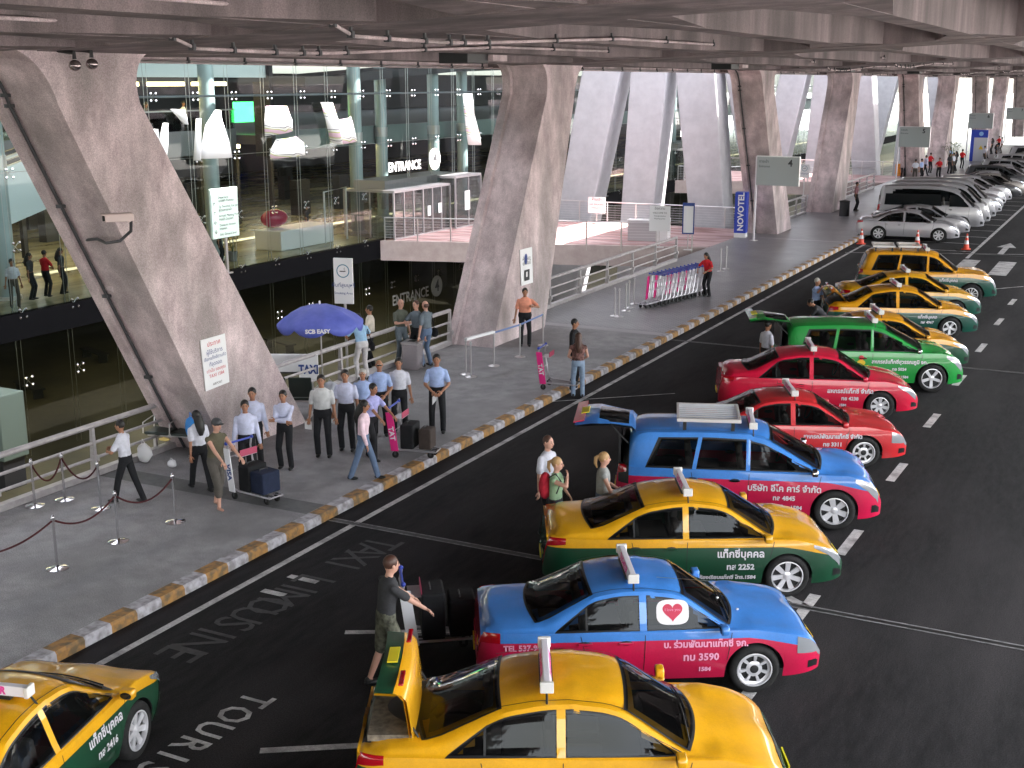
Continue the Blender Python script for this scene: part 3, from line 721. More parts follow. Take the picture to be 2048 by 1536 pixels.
# ================================================================== cars
def paint(name, col, rough=.42):
    m = noisemat(name, tuple(c*.90 for c in col), tuple(min(1, c*1.06) for c in col), 3.5, rough, 6, spec=.4, c3=tuple(c*.72+.006 for c in col), s3=.9, fine=.05, coat=1)
    m.node_tree.nodes['Principled BSDF'].inputs['Coat Roughness'].default_value = .03
    return m
YEL = paint('taxi_yellow', (.84, .41, .006)); YEL2 = paint('taxi_orange_yellow', (.82, .36, .006)); GRN = paint('taxi_dark_green', (.005, .060, .026)); TEAL = paint('taxi_teal_green', (.004, .075, .050))
BLU = paint('taxi_blue', (.055, .25, .72)); PNK = paint('taxi_magenta_red', (.62, .006, .065)); RED = paint('taxi_red', (.68, .005, .045)); ORED = paint('taxi_orange_red', (.66, .022, .030)); GRE = paint('taxi_bright_green', (.010, .30, .045))
def metalpaint(name, c):
    m = mat(name, c, .3, .55, .5, coat=.6); return m
SIL = metalpaint('silver_paint', (.62, .60, .64)); SIL2 = metalpaint('silver_grey_paint', (.48, .47, .50)); DKM = metalpaint('dark_metallic_paint', (.10, .10, .11)); CHA = metalpaint('champagne_paint', (.50, .46, .44))
CGL = mat('car_glass', (.010, .012, .013), .03, 0, .42)
TRIM = mat('black_trim', (.010, .010, .011), .45)
CHR = mat('chrome', (.85, .85, .87), .08, 1)
TYR = noisemat('tyre_rubber', (.012, .012, .012), (.022, .021, .021), 12, .8, 4)
RIM = mat('alloy_rim', (.72, .71, .74), .3, .35)
RIMD = mat('rim_shadow_gap', (.012, .012, .013), .6)
HLG = mat('headlight_lens', (.52, .54, .58), .12, .6, .8, coat=1)
HLD = mat('headlight_bowl', (.25, .26, .28), .15, .9)
TLG = mat('tail_light_lens', (.42, .004, .012), .12, 0, .7, coat=1)
PLT = mat('yellow_plate', (.80, .66, .02), .5); SIGW = mat('roof_sign_white', (.82, .78, .84), .35); SIGP = mat('roof_sign_pink', (.78, .05, .32), .5)
LETW = mat('door_lettering_white', (.62, .60, .64), .6); LETP = mat('door_lettering_pale_pink', (.80, .35, .52), .6)

def lerp_prof(P, x):
    if x <= P[0][0]: return P[0][1]
    for (a, b), (c, d) in zip(P, P[1:]):
        if x <= c: return b+(d-b)*(x-a)/(c-a) if c > a else d
    return P[-1][1]
def smooth_prof(P, n=240, w=.07):
    """sampled profile with its corners rounded"""
    x0, x1 = P[0][0], P[-1][0]; xs = [x0+(x1-x0)*i/n for i in range(n+1)]
    ys = [lerp_prof(P, x) for x in xs]; h = max(1, int(w/((x1-x0)/n)))
    for _ in range(2):
        ys = [sum(ys[max(0, i-h):i+h+1])/len(ys[max(0, i-h):i+h+1]) if h < i < n-h else ys[i] for i in range(n+1)]
    return xs, ys
class Shape:
    """car surface: x forward from the rear bumper, y left, z up"""
    def __init__(s, L, W, H, wf, wr, wheel, prof, belt, split, sill=.22, tum=.30, bulge=.16, nose=.62, tail=.70, arch=.375, flatback=False, crown=.07, rn=.55, rt=.45):
        s.L, s.W, s.H, s.xf, s.xr, s.r = L, W, H, wf, wr, wheel
        s.px, s.pz = smooth_prof(prof); s.belt = belt; s.split = split; s.sill = sill; s.tum = tum; s.bulge = bulge
        s.nose, s.tail, s.arch, s.flat, s.crown, s.rn, s.rt = nose, tail, arch, flatback, crown, rn, rt
        s.NR = 20
    def top(s, x):
        x = min(max(x, 0), s.L); i = x/s.L*(len(s.px)-1); k = min(int(i), len(s.px)-2)
        return s.pz[k]+(s.pz[k+1]-s.pz[k])*(i-k)
    def hw(s, x):
        d = x; e = s.L-x; f = 1
        if d < s.rt: f = min(f, s.tail+(1-s.tail)*math.sqrt(max(0, 1-((s.rt-d)/s.rt)**2.4)))
        if e < s.rn: f = min(f, s.nose+(1-s.nose)*math.sqrt(max(0, 1-((s.rn-e)/s.rn)**2.2)))
        f *= 1-.035*((x-s.L*.48)/(s.L*.5))**2
        return s.W/2*f
    def bot(s, x):
        z = s.sill
        if x < .5: z = s.sill+.10*((.5-x)/.5)**2
        if s.L-x < .6: z = s.sill-.02+.05*((.6-(s.L-x))/.6)**2
        for c in (s.xf, s.xr):
            d = abs(x-c)
            if d < s.arch: z = max(z, s.r+math.sqrt(s.arch**2-d*d)*.98)
        return z
    def sec(s, x):
        """right half section as (y>0, z), row 0 at the sill, last row on the centreline"""
        w = s.hw(x); zt = s.top(x); zb = s.bot(x)
        zs = min(s.beltz(x), zt-.035); zs = max(zs, zb+.05)
        zp = min(s.split if not callable(s.split) else s.split(x), zs-.02); zp = max(zp, zb+.03)
        def g(z):
            t = (z-s.sill)/(s.belt-s.sill)
            return 1-.07*max(0, .35-t)**1.3/.35**1.3*1.0-.045*max(0, (t-.55)/.45)**1.6
        P = []
        for k in range(5): z = zb+(zp-zb)*k/4; P.append((w*g(z), z))
        for k in range(1, 4): z = zp+(zs-zp)*k/3; P.append((w*g(z), z))
        ws = P[-1][0]
        sgn = 1 if x > s.L*.5 else -1
        def T(y):
            xx = x+sgn*s.bulge*(y/(s.W/2))**2 if not (s.flat and sgn < 0) else x
            return s.top(xx)-s.crown*(y/(s.W/2))**2
        h0 = max(zt-zs, .03)
        wr = ws-.04-s.tum*max(0, h0-.05); 
        zr = max(T(wr)-.03, zs+.012)
        # shoulder
        P.append((ws-.022, zs+.012))
        for t in (.07, .35, .65, .86):
            P.append((ws-.03+(wr-ws+.03)*t, zs+.012+(zr-zs-.012)*t))
        P.append((wr-.018, max(zr+.008, zs+.013)))
        for k in range(1, 7):
            y = (wr-.05)*(1-k/6); P.append((y, max(T(y), zs+.014)))
        return P        # 5+3+1+4+1+6 = 20
    def beltz(s, x):
        return s.belt+.03*(1-min(1, max(0, (x-.1)/(s.L*.75))))
    def pt(s, x, row, off=0.0, side=-1):
        P = s.sec(x); i = min(int(row), len(P)-2); t = row-i
        y = P[i][0]+(P[i+1][0]-P[i][0])*t; z = P[i][1]+(P[i+1][1]-P[i][1])*t
        p = Vector((x, y, z))
        if off:
            e = .02; Q = s.sec(min(x+e, s.L)); q = Vector((min(x+e, s.L), Q[i][0]+(Q[i+1][0]-Q[i][0])*t, Q[i][1]+(Q[i+1][1]-Q[i][1])*t))
            dx = q-p
            if dx.length < 1e-6: dx = Vector((1, 0, 0))
            j = min(i+1, len(P)-1); j0 = max(i-0, 0)
            dr = Vector((0, P[j][0]-P[j0][0], P[j][1]-P[j0][1]))
            if dr.length < 1e-4: dr = Vector((0, -.2, 1))
            n = dr.cross(dx) if True else None
            n = n.normalized()
            c = Vector((x, 0, s.H*.4)); 
            if n.dot(p-c) < 0: n = -n
            p = p+n*off
        p.y *= -side*-1 if side > 0 else -1
        return p
    def ypos(s, x, z):
        """half width on the flank or the side glass at height z"""
        P = s.sec(x)
        for (a, b), (c, d) in zip(P[:14], P[1:14]):
            if b <= z <= d and d > b: return a+(c-a)*(z-b)/(d-b)
        return P[13][0] if z > P[13][1] else P[0][0]
    def stations(s):
        xs = set()
        n = 76
        for i in range(n+1): xs.add(round(s.L*i/n, 4))
        for d in (0.004, .015, .03, .06, .09, .13, .18): xs.add(d); xs.add(round(s.L-d, 4))
        for c in (s.xf, s.xr):
            for k in range(-12, 13): xs.add(round(c+s.arch*math.sin(k/12*PI/2), 4))
            xs.add(round(c-s.arch-.004, 4)); xs.add(round(c+s.arch+.004, 4))
        xs = sorted(xs); o = [xs[0]]
        for x in xs[1:]:
            if x-o[-1] > .003: o.append(x)
        return o

def to_local(s, p): return Vector((p[0]-s.L/2, p[1], p[2]))
def body_mesh(s, mu, ml, parent, hole=None, glz=None):
    b = MB(); xs = s.stations(); rows = [s.sec(x) for x in xs]; n = len(rows[0])
    vs = []
    for x, P in zip(xs, rows):
        for y, z in P: vs.append((x-s.L/2, -y, z))
        for y, z in reversed(P[:-1]): vs.append((x-s.L/2, y, z))
    m = 2*n-1; k0 = len(b.v); b.v += vs; iu, il = b.midx(mu), b.midx(ml)
    ih = b.midx(TRIM)
    for i in range(len(xs)-1):
        xm = (xs[i]+xs[i+1])/2; sp = s.split if not callable(s.split) else s.split(xm)
        for k in range(m-1):
            kk = k if k < n-1 else m-2-k
            low = kk < 4 or (s.top(xm) < sp+.03)
            zz = (rows[i][min(kk, n-1)][1]+rows[i][min(kk+1, n-1)][1])/2
            mi = il if (low or zz < sp-.01) else iu
            if hole and hole(xm, kk, zz): mi = ih
            if glz:
                g_ = glz(xm, kk)
                if g_ == 2: continue
                if g_ == 1: mi = ih
            a = k0+i*m+k; b.f.append((a, a+1, a+m+1, a+m)); b.mi.append(mi)
    for i, rev in ((0, 0), (len(xs)-1, 1)):
        f = [k0+i*m+k for k in range(m)]; b.f.append(tuple(f if rev else reversed(f))); b.mi.append(il if not (hole and i == 0 and hole(0, 5, .9)) else ih)
    o = b.build('body', parent, smooth=35)
    return o
def patch(s, name, xr, rr, m, parent, off=.004, nx=10, nr=4, side=-1, poly=None):
    """patch lying on the surface between stations xr and section rows rr (either may be a function of the other)"""
    b = MB(); vs = []
    for i in range(nx+1):
        for j in range(nr+1):
            u = i/nx; v = j/nr
            x0, x1 = xr; r0, r1 = rr
            if callable(r0): r0_ = r0(u)
            else: r0_ = r0
            r1_ = r1(u) if callable(r1) else r1
            x0_ = x0(v) if callable(x0) else x0; x1_ = x1(v) if callable(x1) else x1
            p = s.pt(x0_+(x1_-x0_)*u, r0_+(r1_-r0_)*v, off, side); vs.append(to_local(s, p))
    b.add(vs, [(i*(nr+1)+j, i*(nr+1)+j+1, (i+1)*(nr+1)+j+1, (i+1)*(nr+1)+j) for i in range(nx) for j in range(nr)], m)
    return b.build(name, parent, smooth=60)
def side_pane(s, name, x0, x1, m, parent, side, zlo=None, top_in=.045, off=.004, n=26, sl0=0, sl1=0, zcap=None, ring=False):
    """side window following the roof edge; sl0/sl1 slant its rear/front ends (metres over its height)"""
    b = MB(); vs = []; nr = 5; cols = []
    for i in range(n+1):
        u = i/n
        xb = x0+(x1-x0)*u; xt = x0+sl0+(x1+sl1-x0-sl0)*u
        lo = (zlo if zlo is not None else s.beltz(xb)+.03)
        col = []
        xm = xb
        P = s.sec(xt); hi = P[13][1]-top_in
        if zcap: hi = min(hi, zcap)
        hi = max(hi, lo+.004)
        for j in range(nr+1):
            t = j/nr
            if ring: t = (0, .09, .35, .65, .90, 1)[j]
            z = lo+(hi-lo)*t; x = xb+(xt-xb)*t
            y = s.ypos(x, z)+off; col.append((x-s.L/2, side*y, z))
        cols.append(col)
    for c in cols: vs += c
    b.add(vs, [(i*(nr+1)+j, i*(nr+1)+j+1, (i+1)*(nr+1)+j+1, (i+1)*(nr+1)+j) for i in range(n) for j in range(nr) if not ring or i in (0, n-1) or j in (0, nr-1)], m)
    return b.build(name, parent)
def screen(s, name, xb, xt, m, parent, inset=.05, bow=.12, off=.005, see=False):
    """windscreen (xb > xt) or rear window (xb < xt): xb at the base, xt at the roof, base bowed outwards"""
    def mk(nm, mm, ins, of, e0):
        b = MB(); nu, nv = 16, 8; vs = []; sg = 1 if xb > xt else -1
        for j in range(nv+1):
            for i in range(nu+1):
                u = -1+2*i/nu; v = j/nv
                if mm is TRIM and see: u = (-1, -.955)[i] if i < 2 else (.955, 1)[i-nu+1] if i > nu-2 else u*.955; v = (0, .07)[j] if j < 2 else (.94, 1)[j-nv+1] if j > nv-2 else v
                base = xb+sg*(bow*(1-u*u)-.02)+sg*e0; tp_ = xt+sg*(.03*(1-u*u))-sg*e0
                x = base+(tp_-base)*v
                P = s.sec(x); wr = P[13][0]-ins
                y = u*wr
                sgn = 1 if x > s.L*.5 else -1
                xx = x+sgn*s.bulge*(y/(s.W/2))**2 if not (s.flat and sgn < 0) else x
                z = s.top(xx)-s.crown*(y/(s.W/2))**2
                z = max(z, P[8][1])
                # normal offset
                dz = (s.top(xx+.03)-s.top(xx-.03))/.06; nrm = Vector((-dz, 0, 1)).normalized()
                vs.append(to_local(s, Vector((x, y, z))+nrm*of))
        b.add(vs, [(j*(nu+1)+i, j*(nu+1)+i+1, (j+1)*(nu+1)+i+1, (j+1)*(nu+1)+i) for j in range(nv) for i in range(nu) if mm is not TRIM or not see or i in (0, nu-1) or j in (0, nv-1)], mm)
        return b.build(nm, parent, smooth=60)
    mk(name+'_seal', TRIM, inset-.022, off-.003, .025)
    return mk(name, m, inset, off, 0)
def seam(s, x, z0, z1, parent, side, lean=0, m=None, wd=.010):
    b = MB(); vs = []; n = 10
    for i in range(n+1):
        z = z0+(z1-z0)*i/n; xx = x+lean*((z-z0)/(z1-z0))
        y = s.ypos(xx, z)+.0025
        vs += [(xx-wd/2-s.L/2, side*y, z), (xx+wd/2-s.L/2, side*y, z)]
    b.add(vs, [(2*i, 2*i+1, 2*i+3, 2*i+2) for i in range(n)], m or TRIM)
    return b.build('door_seam', parent, fix=False)
WHEELS = {}
def wheel_meshes(r, style, rim_r, wd=.2):
    key = (r, style, rim_r)
    if key in WHEELS: return WHEELS[key]
    b = MB(); h = wd/2
    b.lathe([(rim_r, -h*.85), (rim_r+.012, -h*.95), (r-.05, -h), (r-.015, -h*.82), (r, -h*.5), (r, h*.5), (r-.015, h*.82), (r-.05, h), (rim_r, h*.85)], TYR, n=40, axis='y')
    ty = b.build('tyre', None, smooth=40)
    b = MB()
    b.lathe([(0, -h*.25), (rim_r*.97, -h*.25)], RIMD, n=32, axis='y')
    b.lathe([(rim_r*.99, -h*.25), (rim_r, -h*.9), (rim_r*.93, -h*.93), (rim_r*.90, -h*.55), (rim_r*.90, -h*.3)], RIM, n=40, axis='y')
    if style == 'ring7':     # wide ring with oval ports
        b.lathe([(0, -h*.62), (rim_r*.30, -h*.62), (rim_r*.46, -h*.50)], RIM, n=32, axis='y')
        b.lathe([(0, -h*.72), (rim_r*.13, -h*.72), (rim_r*.24, -h*.66), (rim_r*.26, -h*.5)], RIMD, n=24, axis='y')
        b.lathe([(rim_r*.76, -h*.52), (rim_r*.92, -h*.62)], RIM, n=32, axis='y'); ns, w0, w1, r0, r1 = 7, .014, .022, .42, .80
    else:
        ns = int(style[1:]); w0, w1, r0, r1 = (.030, .040, .18, .93)
        if ns == 6: w0, w1 = .040, .055
        if ns > 8: w0, w1 = .012, .016
        b.lathe([(0, -h*.70), (rim_r*.16, -h*.70), (rim_r*.27, -h*.56)], RIM, n=24, axis='y')
    for k in range(ns):
        a = 2*PI*k/ns+.3; M = Matrix.Rotation(a, 4, 'Y')
        P = [(rim_r*r0, -w0, -h*.56), (rim_r*r0, w0, -h*.56), (rim_r*r1, w1, -h*.66), (rim_r*r1, -w1, -h*.66)]
        vs = [M @ Vector((q[0], q[2], q[1])) for q in P]+[M @ Vector((q[0], q[2]+h*.25, q[1])) for q in P]
        b.add(vs, [(0, 1, 2, 3), (0, 4, 5, 1), (2, 6, 7, 3), (1, 5, 6, 2), (0, 3, 7, 4)], RIM)
    rm = b.build('rim', None, smooth=40)
    WHEELS[key] = (ty.data, rm.data)
    bpy.data.objects.remove(ty); bpy.data.objects.remove(rm)
    return WHEELS[key]
def add_wheels(s, parent, style, rim_r):
    tyd, rmd = wheel_meshes(s.r, style, rim_r)
    for x in (s.xf, s.xr):
        for side in (-1, 1):
            w_ = bpy.data.objects.new('wheel', None); COL.objects.link(w_); w_.parent = parent
            w_.location = (x-s.L/2, side*(s.W/2-.105), s.r)
            if side > 0: w_.rotation_euler = (0, 0, PI)
            for nm, d in (('tyre', tyd), ('rim', rmd)):
                o = bpy.data.objects.new(nm, d); COL.objects.link(o); o.parent = w_
    b = MB(); b.box(-s.L/2+.12, s.L/2-.14, -s.W/2+.30, s.W/2-.30, .2, .62, TRIM)
    for x in (s.xf, s.xr):
        for sd in (-1, 1):
            vs = []; n = 14; rr = s.arch+.02
            for k in range(n+1):
                a = PI*k/n
                for yy in (s.W/2-.05, s.W/2-.36): vs.append((x-s.L/2+rr*math.cos(a), sd*yy, s.r+rr*math.sin(a)-.01))
            b.add(vs, [(2*k, 2*k+1, 2*k+3, 2*k+2) for k in range(n)], TRIM)
    b.build('underbody', parent, fix=False)
def mirror(s, parent, m, side, x, z=None):
    z = z or s.beltz(x)+.07; y = s.ypos(x, s.beltz(x))
    b = MB(); b.prism([(side*(y+.03), z-.055), (side*(y+.20), z-.05), (side*(y+.215), z+.02), (side*(y+.19), z+.065), (side*(y+.05), z+.06)], 'x', x-s.L/2-.045, x-s.L/2+.055, m); b.box(x-s.L/2-.01, x-s.L/2+.05, side*(y-.02) if side > 0 else -(y+.08), side*(y+.08) if side > 0 else -(y-.02), z-.05, z-.015, m)
    o = b.build('wing_mirror', parent, smooth=50, bevel=.018)
    b = MB(); b.ell((x-s.L/2-.046, side*(y+.125), z), (.006, .07, .042), CGL, 10, 6); b.build('mirror_glass', o, smooth=50)
def handle(s, parent, m, side, x, z):
    b = MB(); y = s.ypos(x, z)
    b.ell((x-s.L/2, side*(y-.004), z), (.095, .012, .036), TRIM, 10, 6)
    b.box(x-s.L/2-.09, x-s.L/2+.09, min(side*(y+.004), side*(y+.026)), max(side*(y+.004), side*(y+.026)), z-.010, z+.020, m)
    b.build('door_handle', parent, bevel=.003)
def roof_sign(s, parent, x, ln=1.0, txt='TAXI-METER', hgt=.10, yaw=0):
    z = s.top(x)+.03
    r_ = bpy.data.objects.new('roof_sign', None); COL.objects.link(r_); r_.parent = parent; r_.location = (x-s.L/2, 0, z)
    h = ln/2
    b = MB(); b.prism([(-.060, 0), (.060, 0), (.035, hgt), (-.035, hgt)], 'y', -h, h, SIGW); b.build('sign_box', r_, bevel=.008)
    for ya, yb in ((-h-.05, -h-.003), (h+.003, h+.05)): b = MB(); b.box(-.070, .070, ya, yb, -.01, hgt+.01, mat('sign_end_cap', (.72, .70, .68), .4)); b.build('end_cap', r_, bevel=.01)
    b = MB()
    for sd in (-1, 1):
        yy = sd*(h+.04); wr = s.sec(x)[13][0]
        b.tube([(0, yy*.98, 0), (0, sd*max(wr-.02, abs(yy)+.01), s.top(x)-z-.07), (0, sd*(s.ypos(x, s.sec(x)[13][1]-.05)+.006), s.sec(x)[13][1]-z-.10)], .012, TRIM, 6)
    b.box(-.07, .07, -h*.7, h*.7, -.035, 0, TRIM); b.build('strap', r_)
    text('sign_lettering', txt, .10, SIGP, frame((-.050, 0, hgt*.5), (0, -1, 0), (.26, 0, 1)), r_, bold=.006, sx=1.05)
    text('sign_lettering', txt, .10, SIGP, frame((.050, 0, hgt*.5), (0, 1, 0), (-.26, 0, 1)), r_, bold=.006, sx=1.05)
    return r_
def door_text(s, parent, x, z, body, size, m, side=-1, sx=1.0, bold=.004):
    y = s.ypos(x, z); y2 = s.ypos(x, z+.05); lean = (y2-y)/.05
    M = frame((x-s.L/2, side*(y+.008), z), (1 if side < 0 else -1, 0, 0), (0, side*lean, 1))
    text('door_lettering', body, size, m, M, parent, bold=bold, sx=sx)

SHAPES = {}
def S(kind):
    if kind in SHAPES: return SHAPES[kind]
    if kind == 'altis10':
        s = Shape(4.54, 1.76, 1.48, 3.64, 1.04, .335, [(0, .50), (.03, .60), (.05, .98), (.14, 1.06), (.55, 1.085), (.72, 1.10), (1.45, 1.40), (1.85, 1.462), (2.25, 1.475), (2.65, 1.44), (2.85, 1.39), (3.45, 1.03), (3.60, .965), (4.05, .87), (4.32, .76), (4.46, .62), (4.51, .52), (4.54, .42)], .90, .80, bulge=.22)
        s.ws = (3.42, 2.78); s.rw = (.72, 1.50); s.bp = 2.12
    elif kind == 'altis9':
        s = Shape(4.53, 1.71, 1.49, 3.63, 1.03, .33, [(0, .50), (.03, .60), (.05, .98), (.12, 1.07), (.50, 1.09), (.66, 1.10), (1.30, 1.41), (1.75, 1.475), (2.2, 1.485), (2.6, 1.45), (2.8, 1.40), (3.40, 1.02), (3.55, .96), (4.05, .86), (4.32, .75), (4.45, .60), (4.50, .52), (4.53, .42)], .89, .78, bulge=.20)
        s.ws = (3.36, 2.72); s.rw = (.66, 1.34); s.bp = 2.08
    elif kind == 'corolla8':
        s = Shape(4.385, 1.69, 1.39, 3.49, 1.02, .325, [(0, .50), (.03, .60), (.05, .90), (.10, .985), (.62, 1.005), (.74, 1.01), (1.42, 1.33), (1.72, 1.38), (2.1, 1.385), (2.5, 1.35), (2.66, 1.31), (3.22, .95), (3.36, .905), (4.05, .80), (4.26, .72), (4.32, .58), (4.36, .52), (4.385, .42)], .85, .76, bulge=.14, nose=.72, tail=.76)
        s.ws = (3.18, 2.60); s.rw = (.74, 1.44); s.bp = 2.08
    elif kind == 'innova':
        s = Shape(4.585, 1.775, 1.74, 3.76, 1.01, .355, [(0, .55), (.03, .62), (.05, 1.10), (.10, 1.30), (.22, 1.64), (.42, 1.71), (1.5, 1.745), (2.3, 1.725), (2.65, 1.66), (3.55, 1.13), (3.70, 1.07), (4.18, .97), (4.42, .84), (4.50, .66), (4.56, .55), (4.585, .42)], .99, .86, bulge=.20, tum=.24, arch=.405)
        s.ws = (3.50, 2.66); s.rw = (.09, .26); s.bp = 2.28
        s.px, s.pz = s.px, [z if z < 1.0 else 1.0+(z-1.0)*.91 for z in s.pz]; s.belt = .98; s.H = 1.67
    elif kind == 'wagon':
        s = Shape(4.70, 1.80, 1.80, 3.82, 1.06, .37, [(0, .60), (.04, .68), (.06, 1.15), (.14, 1.35), (.30, 1.70), (.5, 1.77), (1.6, 1.80), (2.5, 1.76), (2.72, 1.70), (3.35, 1.22), (3.5, 1.16), (4.25, 1.07), (4.50, .95), (4.60, .72), (4.66, .60), (4.70, .45)], 1.08, .95, bulge=.16, tum=.22, arch=.43, sill=.32)
        s.ws = (3.32, 2.72); s.rw = (.10, .30); s.bp = 2.35
    elif kind == 'camry':
        s = Shape(4.82, 1.82, 1.48, 3.87, 1.095, .34, [(0, .50), (.03, .60), (.05, .98), (.14, 1.06), (.60, 1.09), (.80, 1.105), (1.55, 1.40), (2.0, 1.465), (2.4, 1.475), (2.85, 1.43), (3.05, 1.38), (3.65, 1.03), (3.82, .965), (4.3, .87), (4.58, .76), (4.73, .62), (4.79, .52), (4.82, .42)], .90, .80, bulge=.22)
        s.ws = (3.62, 2.98); s.rw = (.80, 1.60); s.bp = 2.25
    elif kind == 'van':
        s = Shape(5.38, 1.88, 2.25, 4.28, 1.17, .34, [(0, .60), (.03, .66), (.05, 1.5), (.10, 2.05), (.25, 2.22), (1.5, 2.27), (3.2, 2.25), (3.8, 2.13), (4.15, 1.95), (4.85, 1.27), (5.0, 1.17), (5.22, 1.0), (5.30, .75), (5.34, .6), (5.38, .45)], 1.18, .9, bulge=.16, tum=.13, arch=.40, rn=.45, nose=.74, tail=.86, rt=.25)
        s.ws = (4.80, 4.12); s.rw = (.07, .14); s.bp = 3.45
    b0, L_ = s.split, s.L
    s.split = lambda x: b0 if x < L_-1.0 else b0-(.17 if kind != 'wagon' else .12)*min(1, (x-L_+1.0)/.85)**1.3
    SHAPES[kind] = s
    return s

CGT = glassmat('car_glass_tinted', (.40, .42, .42), 1.36, .80, (.012, .013, .014))
SEATM = mat('seat_fabric', (.20, .185, .175), .85); CABM = mat('cabin_plastic', (.045, .043, .045), .6)
def cabin(s, parent, hatch):
    c = lambda x: x-s.L/2
    cb = bpy.data.objects.new('cabin', None); COL.objects.link(cb); cb.parent = parent
    w_ = s.W/2-.20; z0 = .42 if not hatch else .52
    b = MB(); x0, x1 = s.rw[0]+.1 if not hatch else .35, s.ws[0]-.25
    b.box(c(x0), c(x1), -w_-.08, w_+.08, s.belt-.36, s.belt-.30, CABM); b.build('cabin_floor', cb)
    b = MB(); b.box(c(s.ws[0]-.42), c(s.ws[0]-.02), -w_, w_, s.belt-.30, s.belt-.02, CABM); b.box(c(s.ws[0]-.46), c(s.ws[0]-.38), .18, .52, s.belt-.05, s.belt+.04, CABM); b.build('dashboard', cb, bevel=.03)
    b = MB(); b.tube([(c(s.ws[0]-.58)+.06*math.cos(a), .37-.0+.17*math.sin(a)*-1, s.belt+.02+.15*math.cos(a)) for a in [2*PI*i/16 for i in range(17)]], .014, black, 6); b.build('steering_wheel', cb, smooth=True)
    rows = [s.bp+.12, s.bp-.78 if hatch else s.bp-.50]
    if hatch: rows.append(s.bp-1.5)
    for r, xs_ in enumerate(rows):
        ys_ = (-.37, .37) if r == 0 else (0,)
        hw_ = .25 if r == 0 else w_-.02
        for y in ys_:
            b = MB(); b.prism([(c(xs_)-.22, s.belt-.32), (c(xs_)-.10, s.belt-.32), (c(xs_)-.20, s.belt+.22), (c(xs_)-.30, s.belt+.22)], 'y', y-hw_, y+hw_, SEATM); b.build('seat_back', cb, bevel=.04)
            b = MB(); b.box(c(xs_)-.10, c(xs_)+.34, y-hw_, y+hw_, s.belt-.34, s.belt-.20, SEATM); b.build('seat_cushion', cb, bevel=.03)
            for hy in ((y,) if r == 0 else (-.36, .36)):
                zt_ = min(s.belt+.40, s.top(xs_-.33)-.12)
                if zt_ < s.belt+.28: continue
                b = MB(); b.box(c(xs_)-.31, c(xs_)-.21, hy-.12, hy+.12, s.belt+.24, zt_, SEATM); b.build('headrest', cb, bevel=.03)
